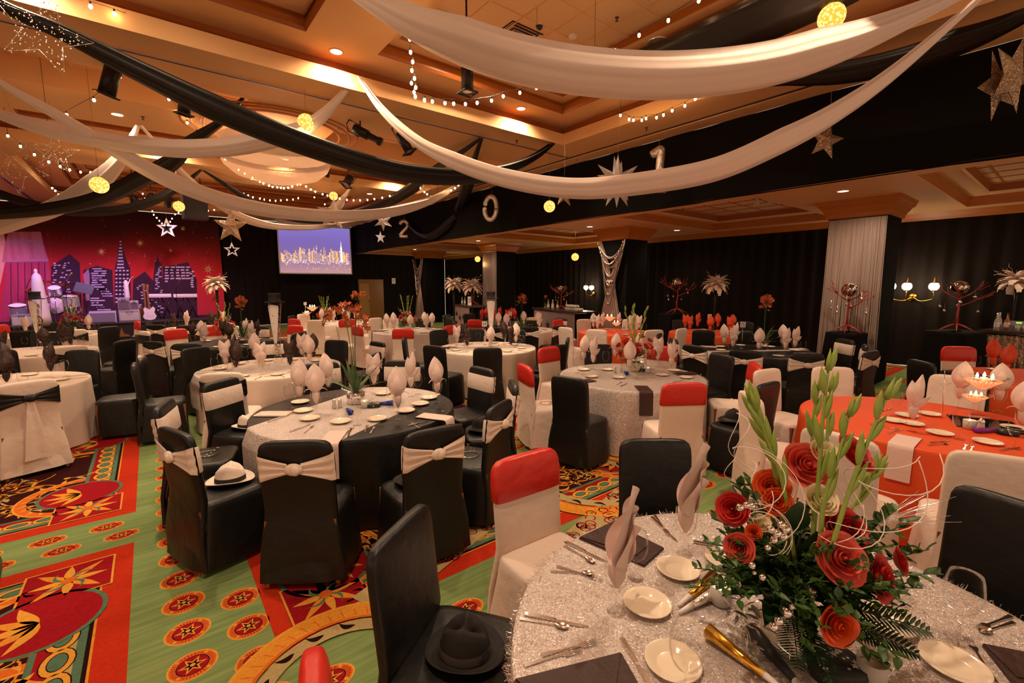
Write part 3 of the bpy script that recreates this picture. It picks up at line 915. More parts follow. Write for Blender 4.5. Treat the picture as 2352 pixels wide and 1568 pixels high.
# picture position of the top middle of each chair's back, its table, its dress, extra turn
CL = [
 (925, 1205, 'T1', 'k', 0), (1236, 1062, 'T1', 'wr', 0), (1528, 1035, 'T1', 'k', 0), (2338, 1150, 'T1', 'k', 0), (760, 1586, 'T1', 'wr', 9),
 (688, 1004, 'T2', 'kb', 0), (1000, 985, 'T2', 'kb', 0), (440, 980, 'T2', 'kb', 0), (412, 922, 'T2', 'kb', 0), (575, 877, 'T2', 'kb', 0), (1060, 852, 'T2', 'kb', 0), (1153, 880, 'T2', 'kb', 0), (1148, 927, 'T2', 'kb', 0), (893, 846, 'T2', 'kb', 0), (735, 834, 'T2', 'kb', 0),
 (1250, 838, 'T3', 'wr', 0), (1308, 806, 'T3', 'wr', 0), (1352, 854, 'T3', 'k', 0), (1536, 866, 'T3', 'wr', 0), (1660, 862, 'T3', 'k', 0), (1706, 836, 'T3', 'wr', 0), (1634, 815, 'T3', 'k', 0), (1392, 800, 'T3', 'k', 0), (1508, 802, 'T3', 'wr', 0),
 (536, 846, 'T4', 'wk', 0), (393, 829, 'T4', 'k', 0), (478, 801, 'T4', 'k', 0), (738, 788, 'T4', 'k', 0), (800, 812, 'T4', 'kb', 0), (620, 778, 'T4', 'kb', 0), (690, 778, 'T4', 'kb', 0),
 (1120, 799, 'T5', 'k', 0), (1005, 793, 'T5', 'k', 0), (962, 775, 'T5', 'k', 0), (1007, 758, 'T5', 'k', 0), (1048, 760, 'T5', 'k', 0), (1232, 812, 'T5', 'k', 0), (1265, 776, 'T5', 'k', 0), (1180, 757, 'T5', 'k', 0),
 (1711, 806, 'T6', 'kb', 0), (1850, 815, 'T6', 'kb', 0), (1857, 785, 'T6', 'kb', 0), (1938, 800, 'T6', 'kb', 0), (1596, 796, 'T6', 'kb', 0), (1590, 778, 'T6', 'kb', 0), (1652, 777, 'T6', 'kb', 0), (1775, 778, 'T6', 'kb', 0),
 (1800, 905, 'T7', 'w', 0), (1845, 876, 'T7', 'w', 0), (1975, 864, 'T7', 'w', 0), (2176, 882, 'T7', 'w', 0), (2345, 890, 'T7', 'w', 0), (2300, 1048, 'T7', 'w', 0), (2000, 985, 'T7', 'w', 0),
 (2140, 830, 'T8', 'k', 0), (2215, 800, 'T8', 'wr', 0), (2110, 852, 'T8', 'k', 0),
 (50, 873, 'L1', 'wk', 0), (200, 838, 'L1', 'k', 0), (103, 820, 'L1', 'k', 0), (-60, 830, 'L1', 'wk', 0), (20, 818, 'L1', 'k', 0),
 (160, 796, 'L2', 'wk', 0), (252, 790, 'L2', 'k', 0), (175, 776, 'L2', 'k', 0), (70, 798, 'L2', 'k', 0), (5, 780, 'L2', 'kb', 0), (95, 768, 'L2', 'k', 0), (224, 771, 'L2', 'wk', 0),
 (185, 763, 'L3', 'wk', 0), (224, 752, 'L3', 'k', 0), (257, 741, 'L3', 'wr', 0), (285, 741, 'L3', 'k', 0), (120, 752, 'L3', 'k', 0), (55, 747, 'L3', 'wr', 0), (140, 742, 'L3', 'k', 0),
 (-60, 1003, 'L0', 'k', 0),
 (375, 782, 'B1', 'kb', 0), (455, 782, 'B1', 'kb', 0), (402, 757, 'B1', 'wr', 0), (425, 752, 'B1', 'wr', 0), (550, 758, 'B1', 'kb', 0), (650, 765, 'B1', 'k', 0), (612, 752, 'B1', 'wr', 0),
 (388, 743, 'B2', 'kb', 0), (445, 736, 'B2', 'kb', 0), (560, 737, 'B2', 'k', 0), (500, 744, 'B2', 'w', 0),
 (678, 725, 'B3', 'k', 0), (660, 719, 'B3', 'w', 0), (720, 736, 'B3', 'w', 0), (785, 740, 'B3', 'wr', 0), (730, 723, 'B3', 'wr', 0), (850, 735, 'B3', 'w', 0), (700, 734, 'B3', 'wr', 0),
 (918, 763, 'B4', 'wr', 0), (1010, 746, 'B4', 'wr', 0), (873, 746, 'B4', 'wr', 0), (842, 757, 'B4', 'w', 0), (900, 733, 'B4', 'w', 0), (950, 738, 'B4', 'k', 0),
 (1030, 730, 'B5', 'k', 0), (1100, 722, 'B5', 'k', 0), (1056, 745, 'B5', 'wr', 0), (1012, 722, 'B5', 'k', 0), (1080, 716, 'B5', 'k', 0),
 (1338, 768, 'B6', 'w', 0), (1298, 752, 'B6', 'w', 0), (1503, 758, 'B6', 'w', 0), (1530, 764, 'B6', 'w', 0), (1380, 776, 'B6', 'wr', 0), (1345, 736, 'B6', 'w', 0), (1440, 736, 'B6', 'w', 0), (1462, 775, 'B6', 'wr', 0),
 (1615, 760, 'B7', 'k', 0), (1562, 757, 'B7', 'k', 0), (1672, 765, 'B7', 'k', 0), (1590, 738, 'B7', 'k', 0), (1690, 740, 'B7', 'k', 0),
 (1211, 748, 'B8', 'kb', 0), (1264, 748, 'B8', 'kb', 0), (1162, 746, 'B8', 'kb', 0), (1250, 736, 'B8', 'kb', 0), (1285, 738, 'B8', 'wk', 0), (1180, 735, 'B8', 'kb', 0),
]
placed = [(Vector((10.15, 2.74)), 'x'), (Vector((11.46, 1.44)), 'x')]
for px, py, tk, st, turn in CL:
    c, R = TAB[tk]['c'], TAB[tk]['R']
    p = at(px, py, 0.97)
    v = Vector((p.x - c.x, p.y - c.y))
    dmin, dmax = R + (0.53 if tk == 'T1' else 0.61 if tk in ('T2', 'T4', 'T5', 'T6') else 0.565), R + 0.82
    L = min(max(v.length, dmin), dmax)
    v = v.normalized()
    # keep neighbours apart: walk round the table until the place is free
    base = atan2(v.y, v.x)
    best = None
    for k in range(0, 44):
        for sg in (1, -1):
            for Lx in (L, max(L, dmax)):
                a = base + sg * k * 0.05
                o = Vector((c.x + (Lx - 0.27) * cos(a), c.y + (Lx - 0.27) * sin(a)))
                if all((o - q).length > (0.58 if tk == 'T1' else 0.64 if qk == tk else 0.69) for q, qk in placed) and all((o - Vector((w['c'].x, w['c'].y))).length > w['R'] + 0.38 for wk, w in TAB.items() if wk != tk): best = (a, o); break
            if best: break
        if best: break
    if not best: continue
    a, o = best
    placed.append((o, tk))
    t = put('chair_' + st, make_chair(*CH[st]), (o.x, o.y, 0), a + pi / 2 + radians(turn))
    tag(t, '%s, %s side of %s' % (CHTXT[st], side(tk, o), TSHORT[tk]), 'chair', 'banquet chairs')
    CHAIRS.setdefault(tk, []).append((t, o, a, st, px, py))
# ---------------------------------------------------------------- tableware makers
def make_plate():
    m = MB()
    m.lathe([(0.001, 0.004), (0.045, 0.004), (0.052, 0.006), (0.058, 0.012), (0.082, 0.018), (0.086, 0.0195), (0.087, 0.017), (0.060, 0.006), (0.050, 0.0), (0.001, 0.0)], 40, cap0=True, cap1=True)
    return m.build('side_plate', M['china'])
GOB = [(0.034, 0.0), (0.033, 0.003), (0.012, 0.007), (0.0045, 0.014), (0.0042, 0.080), (0.008, 0.087), (0.030, 0.105), (0.043, 0.135), (0.0465, 0.155), (0.0465, 0.185), (0.0455, 0.208)]
def make_glass(name, sc=1.0, n=24):
    def f():
        m = MB(); m.lathe([(r * sc, z) for r, z in GOB], n, cap0=True)
        return m.build(name, M['glass'])
    return f
def make_balloon_glass():
    m = MB()
    m.lathe([(0.036, 0), (0.035, 0.003), (0.011, 0.007), (0.0045, 0.014), (0.0042, 0.075), (0.012, 0.083), (0.036, 0.105), (0.049, 0.140), (0.050, 0.165), (0.046, 0.20), (0.041, 0.222), (0.0405, 0.222)], 36, cap0=True)
    return m.build('wine_glass', M['glass'])
def leaf_surf(m, z0, z1, w, cup, lean=(0, 0), mi=0, y0=0.0, twist=0.0, nu=14, nv=8):
    def P(u, v):
        q = 2 * v - 1
        ww = w * (max(sin(pi * (0.03 + 0.97 * u ** 0.95)), 0) ** 0.85) + 0.001
        x = q * ww
        y = y0 - cup * (1 - q * q) * sin(pi * min(u * 0.97 + 0.03, 1)) + 0.004 * sin(q * 9 + u * 4)
        a = twist * u
        x, y = x * cos(a) - y * sin(a), x * sin(a) + y * cos(a)
        return (x + lean[0] * u * u, y + lean[1] * u * u, z0 + (z1 - z0) * u)
    m.grid(P, nu, nv, mi, True)
def napkin_base(m):
    rings = []
    for z, r, k in ((0.097, 0.007, 0), (0.12, 0.020, 0.06), (0.15, 0.030, 0.12), (0.185, 0.031, 0.12), (0.205, 0.030, 0.12)):
        rings.append([(r * (1 + k * sin(5 * 2 * pi * j / 20)) * cos(2 * pi * j / 20), r * (1 + k * sin(5 * 2 * pi * j / 20)) * sin(2 * pi * j / 20), z) for j in range(20)])
    m.loft(rings, 0, True, True, True, True)
def make_napkin(mt, style=0):
    def f():
        m = MB()
        napkin_base(m)
        if style == 0:
            leaf_surf(m, 0.19, 0.46, 0.082, 0.045, (0, 0.03), y0=0.012)
            leaf_surf(m, 0.19, 0.40, 0.060, 0.050, (0, 0.01), y0=-0.006)
            for sx in (-1, 1):
                def P(u, v, sx=sx):
                    return (sx * (0.012 + 0.085 * u), -0.012 + 0.04 * (v - 0.5) * (1.2 - u), 0.198 + 0.045 * sin(pi * u * 0.8) - 0.014 * u + 0.02 * (v - 0.5) ** 2)
                m.grid(P, 8, 5)
        elif style == 1:
            leaf_surf(m, 0.19, 0.47, 0.055, 0.05, (0.035, 0.02), twist=0.9)
            leaf_surf(m, 0.19, 0.42, 0.05, 0.05, (-0.03, 0.0), twist=-0.7)
            leaf_surf(m, 0.18, 0.30, 0.05, 0.03, (0.09, -0.01), twist=0.4)
        else:
            for sx in (-1, 1): leaf_surf(m, 0.19, 0.44, 0.055, 0.035, (sx * 0.055, 0.01), y0=0.01 * sx)
            leaf_surf(m, 0.18, 0.33, 0.065, 0.04, (0, -0.03), y0=-0.01)
        return m.build('folded_napkin', M[mt])
    return f
def make_blade_napkin():
    """tall loosely rolled napkin that tips over at its point"""
    m = MB()
    napkin_base(m)
    for k, (w, s) in enumerate(((0.062, 1), (0.054, -1), (0.044, 1))):
        def P(u, v, w=w, s=s, k=k):
            q = 2 * v - 1
            ww = w * (0.42 + 0.75 * sin(pi * u ** 0.9) * 0.9) * (1 - u ** 6 * 0.9)
            a = 0.5 * s + 0.9 * s * u
            x = q * ww
            y = -0.028 * (1 - q * q) * s
            x, y = x * cos(a) - y * sin(a), x * sin(a) + y * cos(a)
            return (x + 0.05 * u ** 3, y - 0.01 * k, 0.185 + (0.285 - 0.07 * k) * u - 0.02 * u ** 6 * q)
        m.grid(P, 16, 8)
    return m.build('folded_napkin', M['pinknap'])
def make_fork():
    m = MB()
    m.loft([[(x, -0.10 + d, 0.001), (x, -0.10 + d, 0.0035)] for x, d in ((-0.008, 0), (0, -0.006), (0.008, 0))], 0, False, False)
    m.prism([(-0.008, -0.10, 0.001), (0.008, -0.10, 0.001), (0.0035, -0.03, 0.001), (0.0035, 0.03, 0.001), (0.012, 0.045, 0.001), (0.012, 0.055, 0.001), (-0.012, 0.055, 0.001), (-0.012, 0.045, 0.001), (-0.0035, 0.03, 0.001), (-0.0035, -0.03, 0.001)], (0, 0, 0.0025))
    for i in range(4):
        x = -0.0105 + i * 0.007
        m.tube([(x, 0.054, 0.003), (x, 0.075, 0.002), (x * 0.95, 0.098, 0.005)], [0.0018, 0.0017, 0.0009], 5)
    return m.build('fork', M['silver'])
def make_knife():
    m = MB()
    m.loft([[(-w, y, 0.001), (w, y, 0.001), (w, y, 0.001 + t), (-w, y, 0.001 + t)] for y, w, t in ((-0.115, 0.006, 0.005), (-0.105, 0.0085, 0.006), (-0.01, 0.006, 0.005), (0.0, 0.0045, 0.004))], 0, False, True, True, True)
    m.prism([(-0.004, 0, 0.001), (0.009, 0.0, 0.001), (0.0105, 0.05, 0.001), (0.008, 0.09, 0.001), (0.0, 0.118, 0.001), (-0.004, 0.10, 0.001)], (0, 0, 0.0018))
    return m.build('table_knife', M['silver'])
def make_spoon():
    m = MB()
    m.prism([(-0.007, -0.10, 0.001), (0.007, -0.10, 0.001), (0.003, -0.02, 0.001), (0.003, 0.03, 0.001), (-0.003, 0.03, 0.001), (-0.003, -0.02, 0.001)], (0, 0, 0.0025))
    def P(u, v):
        a = 2 * pi * v
        return (0.0155 * u * cos(a), 0.052 + 0.026 * u * sin(a), 0.0012 + 0.006 * u * u)
    m.grid(P, 4, 16)
    return m.build('spoon', M['silver'])
def make_flat(mt, lx=0.15, ly=0.30):
    def f():
        m = MB()
        m.loft([sel(32, lx / 2, ly / 2, 0, 0.0015, 14), sel(32, lx / 2 + 0.002, ly / 2 + 0.002, 0, 0.006, 14), sel(32, lx / 2, ly / 2, 0, 0.0115, 14)], 0, True, True, True, True)
        m.prism([(-lx / 2 + 0.004, -ly / 2 + 0.006, 0.0115), (lx / 2 - 0.004, -ly / 2 + 0.006, 0.0115), (lx / 2 - 0.004, ly / 2 - 0.05, 0.0115), (-lx / 2 + 0.004, ly / 2 - 0.05, 0.0115)], (0, 0, 0.003))
        return m.build('flat_napkin', M[mt])
    return f
def make_hanging(mt, w=0.15, R=0.92, inn=0.30, drop=0.26):
    """napkin laid flat on the cloth and hanging over the table edge; +Y points off the table, origin at the rim"""
    def f():
        prof = [(-inn, 0.0022), (-inn + 0.01, 0.007), (-0.04, 0.007), (-0.004, 0.007), (0.012, 0.003), (0.020, -0.012), (0.024, -0.06), (0.030, -0.15), (0.036, -drop)]
        m = MB()
        def P(u, v):
            k = u * (len(prof) - 1)
            i = min(int(k), len(prof) - 2)
            t = k - i
            y = prof[i][0] * (1 - t) + prof[i + 1][0] * t
            z = prof[i][1] * (1 - t) + prof[i + 1][1] * t
            x = (v - 0.5) * w
            yy = y - (x * x) / (2 * R) * min(1, max(0, (y + 0.1) / 0.1))
            return (x, yy, z)
        m.grid(P, 24, 6)
        m.grid(lambda u, v: tuple(Vector(P(u, 1 - v)) + Vector((0, 0.003 if u > 0.6 else 0, 0.0035 if u <= 0.6 else 0))), 24, 6)
        return m.build('hanging_napkin', M[mt])
    return f
def make_votive(lit=True):
    def f():
        m = MB(); m.lathe([(0.030, 0.0), (0.036, 0.01), (0.038, 0.07), (0.0355, 0.07), (0.034, 0.012), (0.001, 0.010)], 24, cap0=True)
        t = m.build('votive_candle', M['frost'])
        w = MB(); w.lathe([(0.033, 0.012), (0.033, 0.05), (0.028, 0.047), (0.001, 0.046)], 20, cap0=True, cap1=True)
        w.build('wax', M['wax'], t)
        if lit:
            fl = MB(); fl.lathe([(0.001, 0.050), (0.005, 0.056), (0.0045, 0.064), (0.001, 0.078)], 10, cap0=True, cap1=True)
            fl.build('flame', M['flame'], t)
        return t
    return f
def make_shaker():
    m = MB(); m.lathe([(0.019, 0.0), (0.021, 0.01), (0.017, 0.05), (0.016, 0.062)], 16, cap0=True)
    t = m.build('salt_shaker', M['frost'])
    k = MB(); k.lathe([(0.017, 0.061), (0.018, 0.067), (0.012, 0.082), (0.004, 0.088)], 16, cap0=True, cap1=True)
    k.build('shaker_cap', M['silver'], t)
    return t
def make_horn(mt, L=0.24):
    def f():
        m = MB()
        m.tube([(0, -L / 2 + 0.05, 0.014), (0, 0, 0.019), (0, L / 2, 0.027)], [0.011, 0.016, 0.026], 18)
        t = m.build('party_horn', M[mt])
        k = MB(); k.tube([(0, -L / 2 - 0.02, 0.008), (0, -L / 2 + 0.01, 0.010), (0, -L / 2 + 0.051, 0.014)], [0.005, 0.008, 0.0113], 12)
        k.build('mouthpiece', M['paper'], t)
        return t
    return f
def make_starbox():
    """black cut-out card favour with white stars"""
    m = MB()
    r = random.Random(3)
    m.loft([sel(32, 0.062, 0.05, 0, 0.001, 3), sel(32, 0.066, 0.054, 0, 0.02, 3), sel(32, 0.062, 0.05, 0, 0.036, 3)], 0, True, True, True, True)
    for i in range(20):
        x, y = r.uniform(-0.052, 0.052), r.uniform(-0.04, 0.04)
        if (x / .06) ** 2 + (y / .048) ** 2 > 0.9: continue
        s = r.choice((0.011, 0.008, 0.005))
        m.poly([(x + a, y + b, 0.0365) for a, b in star2(s, s * 0.42, 5, r.uniform(0, 6))], 1)
    for i in range(12):
        a = 2 * pi * i / 12
        s = 0.0085
        c = Vector((0.0655 * cos(a), 0.0535 * sin(a), 0.019))
        n = Vector((cos(a) / 0.066, sin(a) / 0.054, 0)).normalized()
        tx = Vector((-n.y, n.x, 0))
        m.poly([c + n * 0.003 + tx * p + Vector((0, 0, q)) for p, q in star2(s, s * 0.42)], 1)
    return m.build('star_favour_box', [M['ink'], M['paper']])
def make_tiara():
    m = MB()
    m.tube([(0.075 * cos(a), 0.075 * sin(a), 0.006) for a in [pi * 2 * i / 40 for i in range(41)]], 0.004, 6)
    for i in range(7):
        a = pi * (0.14 + 0.12 * i)
        h = 0.05 - 0.012 * abs(i - 3)
        m.tube([(0.075 * cos(a - .1), 0.075 * sin(a - .1), 0.008), (0.08 * cos(a), 0.08 * sin(a), h), (0.075 * cos(a + .1), 0.075 * sin(a + .1), 0.008)], 0.003, 5)
        m.ball((0.08 * cos(a), 0.08 * sin(a), h + 0.006), 0.007, 8, 5)
    return m.build('party_tiara', M['silver'])
TXT = {}
def text_mesh(s, size, ext=0.0009):
    c = bpy.data.curves.new('lettering', 'FONT')
    c.body = s; c.size = size; c.extrude = ext; c.align_x = 'CENTER'; c.align_y = 'CENTER'; c.resolution_u = 3
    o = bpy.data.objects.new('lettering', c)
    COL.objects.link(o)
    me = bpy.data.meshes.new_from_object(o.evaluated_get(bpy.context.evaluated_depsgraph_get()))
    vs = [tuple(v.co) for v in me.vertices]
    fs = [tuple(p.vertices) for p in me.polygons]
    bpy.data.objects.remove(o); bpy.data.curves.remove(c); bpy.data.meshes.remove(me)
    return vs, fs
SPELL = {'64': 'sixty-four', '75': 'seventy-five', '74': 'seventy-four', '81': 'eighty-one', '73': 'seventy-three', '63': 'sixty-three', '72': 'seventy-two'}
def number_stand(num, loc, tk, h=0.34, rz=-YAW):
    m = MB(); m.lathe([(0.035, 0), (0.035, 0.004), (0.006, 0.010)], 16, cap0=True); m.tube([(0, 0, 0.008), (0, 0, h)], 0.0035, 6)
    t = m.build('table_number', M['silver'], None, loc, rz)
    c = MB(); c.box((0, 0, h + 0.045), (0.095, 0.004, 0.10), 0)
    k = c.build('number_card', M['paper'], t)
    vs, fs = text_mesh(num, 0.085)
    tx = MB(); tx.add([(x * 0.8, -0.0028 - z, h + 0.045 + y) for x, y, z in vs], fs)
    tx.build('numeral', M['ink'], k)
    tag(t, 'small card numbered %s on a metal stand on %s' % (SPELL[num], TSHORT[tk]), 'table number')
def item(key, mk, p, tk, text, cat, rz=0.0, scale=1.0, group=None):
    o = put(key, mk, (p[0], p[1], p[2] if len(p) > 2 else 0.7608), rz, scale)
    tag(o, '%s, %s side of %s' % (text, side(tk, p), TSHORT[tk]), cat, group)
    return o
NAPT = dict(pinknap='upright folded blush napkin', brown='upright folded black napkin', rednap='upright folded red napkin', orangenap='upright folded orange napkin')
M['orangenap'] = mat('orange_napkin', (0.70, 0.07, 0.015), 0.6, bump=(14, 0.25))
def napkin_in_goblet(p, tk, mt='pinknap', style=0, rz=0.0, sc=1.0):
    item('goblet', make_glass('goblet'), (p[0], p[1], 0.7608), tk, 'stemmed goblet holding a folded napkin', 'goblet', scale=sc, group='goblets')
    item('nap_%s_%d' % (mt, style), make_napkin(mt, style), (p[0], p[1], 0.7608), tk, NAPT[mt], 'napkin', rz, sc, 'folded napkins')
def faced(p): return atan2(p[1], p[0]) - pi / 2          # turn so that local -Y looks back at the camera
def on(px, py, z=0.76): return at(px, py, z)

# ---------------------------------------------------------------- places laid on each table
def lay_place(tk, a, mt, style, r, full=True, flat=None):
    c, R = TAB[tk]['c'], TAB[tk]['R']
    ur, ut = Vector((cos(a), sin(a), 0)), Vector((-sin(a), cos(a), 0))
    pos = lambda rad, t, z=0.7608: Vector((c.x, c.y, 0)) + ur * rad + ut * t + Vector((0, 0, z))
    if keep_clear(pos(R - 0.27, -0.14), 0.16): item('plate', make_plate, pos(R - 0.27, -0.14, 0.7608), tk, 'small cream side plate', 'plate', 0, 1, 'side plates')
    p = pos(R - 0.36, 0.06)
    if keep_clear(p, 0.24): napkin_in_goblet(p, tk, mt, style, faced(p) + r.uniform(-0.5, 0.5))
    p = pos(R - 0.24, 0.16)
    if keep_clear(p, 0.15): item('glass', make_balloon_glass, p, tk, 'clear stemmed wine glass', 'glass', 0, 0.92, 'wine glasses')
    if full:
        item('fork', make_fork, pos(R - 0.13, -0.13), tk, 'silver fork', 'fork', a + pi / 2, 1, 'forks')
        item('knife', make_knife, pos(R - 0.13, 0.10), tk, 'silver knife', 'knife', a + pi / 2, 1, 'knives')
    if flat:
        q = pos(R + (0.004 if tk not in ('T4', 'T5', 'T6') else 0.075), 0.0, 0.7608)
        item('hang_' + flat, make_hanging(flat), q, tk, {'brown': 'dark brown napkin hanging over the edge', 'pinknap': 'blush napkin hanging over the edge'}[flat], 'napkin', a - pi / 2, 1, 'hanging napkins')
LAY = dict(T4=('pinknap brown', 10, 1, None), T5=('pinknap brown', 8, 1, 'brown'), T6=('pinknap', 8, 1, 'pinknap'), T8=('orangenap', 5, 1, None),
           L1=('brown', 5, 1, 'brown'), L2=('brown', 7, 1, None), L3=('brown pinknap', 7, 0, None), B1=('pinknap brown', 8, 0, None), B2=('pinknap brown', 6, 0, None), B3=('pinknap', 8, 0, None),
           B4=('pinknap', 8, 0, 'brown'), B5=('rednap', 8, 0, None), B6=('pinknap', 8, 0, None), B7=('orangenap', 7, 0, None), B8=('pinknap', 7, 0, None))
def cut(px, py, ang, kind, tk):
    mk = dict(fork=make_fork, knife=make_knife, spoon=make_spoon)[kind]
    item(kind, mk, on(px, py) + Vector((0, 0, 0.0009)), tk, 'silver ' + kind, 'cutlery' if kind == 'spoon' else kind, ang, 1, {'fork': 'forks', 'knife': 'knives', 'spoon': 'spoons'}[kind])
def cut2(a, b, kind, tk):
    """from the handle end to the tip, both as picture points"""
    p, q = on(*a), on(*b)
    v = q - p
    o = put(kind, dict(fork=make_fork, knife=make_knife, spoon=make_spoon)[kind], (p + q) / 2 + Vector((0, 0, 0.0012)), atan2(v.y, v.x) - pi / 2, 1)
    tag(o, 'silver %s, %s side of %s' % (kind, side(tk, (p + q) / 2), TSHORT[tk]), kind, {'fork': 'forks', 'knife': 'knives', 'spoon': 'spoons'}[kind])
def plate(px, py, tk): item('plate', make_plate, on(px, py) + Vector((0, 0, 0.0009)), tk, 'small cream side plate', 'plate', 0, 1, 'side plates')
def glass(px, py, tk, sc=1.0): item('glass', make_balloon_glass, on(px, py) + Vector((0, 0, 0.0009)), tk, 'clear stemmed wine glass', 'glass', 0, sc, 'wine glasses')
def nap(px, py, tk, mt='pinknap', style=0, sc=1.0, turn=0.0):
    p = on(px, py)
    napkin_in_goblet(p, tk, mt, style, faced(p) + turn, sc)
def hang(px, tk, mt, text, rot=None):
    """at the rim point of the table seen under this picture column (near side)"""
    c, R = TAB[tk]['c'], TAB[tk]['R']
    best = min((abs(proj((c.x + R * cos(a), c.y + R * sin(a), 0.76))[0] - px), a) for a in [2 * pi * i / 720 for i in range(720)] if side(tk, (c.x + cos(a), c.y + sin(a))).startswith('near'))
    a = best[1]
    o = put('hang_' + mt, make_hanging(mt), (c.x + (R + (0.075 if tk == 'T2' else 0.004)) * cos(a), c.y + (R + (0.075 if tk == 'T2' else 0.004)) * sin(a), 0.7608), a - pi / 2)
    tag(o, text + ' over the near edge of ' + TSHORT[tk], 'napkin', 'hanging napkins')

# T2
for p in ((712, 963), (697, 945), (783, 970), (866, 964), (932, 945), (965, 929), (690, 925), (880, 905), (985, 915)): plate(*p, 'T2')
for px, py, st, tn in ((728, 951, 0, 0), (690, 934, 0, -0.4), (915, 961, 0, 0.1), (945, 910, 1, 0.3), (1005, 925, 0, 0.5), (755, 910, 0, 0.6), (860, 903, 2, 0)): nap(px, py, 'T2', 'pinknap', st, 1.02, tn)
for p in ((667, 936), (821, 976), (960, 905), (700, 915), (900, 935)): glass(*p, 'T2')
for a, b, k in (((668, 992), (712, 975), 'knife'), ((700, 995), (720, 978), 'fork'), ((790, 1000), (815, 978), 'spoon'), ((838, 993), (845, 975), 'fork'), ((850, 996), (862, 978), 'fork'), ((940, 978), (985, 966), 'knife'), ((965, 985), (940, 968), 'fork'), ((985, 955), (1025, 942), 'fork'), ((620, 968), (660, 955), 'knife'), ((800, 1003), (806, 983), 'knife')): cut2(a, b, k, 'T2')
hang(762, 'T2', 'pinknap', 'blush napkin hanging'); hang(1012, 'T2', 'pinknap', 'right hand blush napkin hanging')
item('flat_pink', make_flat('pinknap'), on(628, 952) + Vector((0, 0, 0.0009)), 'T2', 'blush napkin lying folded flat', 'napkin', 0.9)
item('star', make_starbox, on(858, 934) + Vector((0, 0, 0.001)), 'T2', 'black card favour box with white stars', 'favour', -0.4)
item('votive', make_votive(), on(838, 936) + Vector((0, 0, 0.001)), 'T2', 'lit frosted votive candle', 'candle')
item('salt', make_shaker, on(768, 938) + Vector((0, 0, 0.001)), 'T2', 'glass salt shaker', 'shaker'); item('salt', make_shaker, on(781, 936) + Vector((0, 0, 0.001)), 'T2', 'glass pepper shaker', 'shaker')
item('horn_blue', make_horn('blue'), on(800, 946) + Vector((0, 0, 0.001)), 'T2', 'blue foil party horn', 'party horn', 3.0); item('horn_blue', make_horn('blue'), on(875, 931) + Vector((0, 0, 0.001)), 'T2', 'second blue foil party horn', 'party horn', -2.2)
# T3
for p in ((1358, 866), (1420, 868), (1520, 862), (1395, 850), (1548, 852), (1460, 842), (1340, 850), (1575, 868)): plate(*p, 'T3')
for px, py, st, tn in ((1362, 848, 1, 0), (1445, 862, 0, 0), (1510, 842, 2, 0), (1541, 858, 1, 0.6), (1412, 833, 0, -0.5), (1340, 840, 0, -0.6), (1470, 832, 0, 0.4)): nap(px, py, 'T3', 'pinknap', st, 1.0, tn)
for p in ((1391, 843), (1497, 848), (1465, 872), (1325, 856), (1560, 842)): glass(*p, 'T3')
for a, b, k in (((1405, 890), (1440, 872), 'fork'), ((1415, 893), (1450, 876), 'knife'), ((1335, 872), (1362, 880), 'fork'), ((1540, 880), (1575, 872), 'knife'), ((1585, 860), (1560, 852), 'fork')): cut2(a, b, k, 'T3')
hang(1484, 'T3', 'brown', 'dark brown napkin hanging')
item('flat_brown', make_flat('brown'), on(1574, 859) + Vector((0, 0, 0.001)), 'T3', 'dark brown napkin folded flat', 'napkin', 1.2)
hang(1318, 'T3', 'brown', 'left hand dark brown napkin hanging')
item('star', make_starbox, on(1470, 852) + Vector((0, 0, 0.001)), 'T3', 'black card favour box with white stars', 'favour', -0.4)
item('votive', make_votive(), on(1488, 856) + Vector((0, 0, 0.001)), 'T3', 'lit frosted votive candle', 'candle'); item('votive', make_votive(), on(1473, 842) + Vector((0, 0, 0.001)), 'T3', 'second lit frosted votive candle', 'candle')
item('salt', make_shaker, on(1412, 856) + Vector((0, 0, 0.001)), 'T3', 'glass salt shaker', 'shaker'); item('salt', make_shaker, on(1426, 854) + Vector((0, 0, 0.001)), 'T3', 'glass pepper shaker', 'shaker')
item('horn_blue', make_horn('blue'), on(1436, 858) + Vector((0, 0, 0.001)), 'T3', 'blue foil party horn', 'party horn', 2.4)
# T7
for p in ((2082, 956), (2094, 975), (2136, 953), (2158, 997), (2268, 1018), (2052, 968), (2330, 985)): plate(*p, 'T7')
for px, py, st, tn in ((2093, 990, 1, 0.2), (2344, 1004, 0, 0), (2292, 945, 0, 0.3), (2200, 938, 0, -0.3)): nap(px, py, 'T7', 'pinknap', st, 1.0, tn)
for p in ((2054, 955), (2202, 1008), (2330, 1030)): glass(*p, 'T7')
for a, b, k in (((2140, 1018), (2180, 1012), 'knife'), ((2138, 1023), (2176, 1020), 'spoon'), ((2035, 998), (2072, 985), 'fork'), ((2015, 978), (2058, 985), 'knife'), ((2213, 1034), (2222, 1018), 'fork'), ((2228, 1040), (2236, 1020), 'fork'), ((2300, 1035), (2340, 1028), 'knife'), ((2025, 945), (2050, 938), 'fork')): cut2(a, b, k, 'T7')
hang(2070, 'T7', 'pinknap', 'grey blush napkin hanging')
item('star', make_starbox, on(2313, 998) + Vector((0, 0, 0.001)), 'T7', 'black card favour box with white stars', 'favour', -1.2)
item('salt', make_shaker, on(2251, 992) + Vector((0, 0, 0.001)), 'T7', 'glass salt shaker', 'shaker', 0, 1.3)
item('votive', make_votive(), on(2225, 985) + Vector((0, 0, 0.001)), 'T7', 'lit frosted votive candle', 'candle', 0, 1.1)
item('horn_purple', make_horn('purple', 0.28), on(2275, 993) + Vector((0, 0, 0.001)), 'T7', 'violet party horn', 'party horn', 1.0)
number_stand('64', on(1113, 792), 'T5', 0.37)
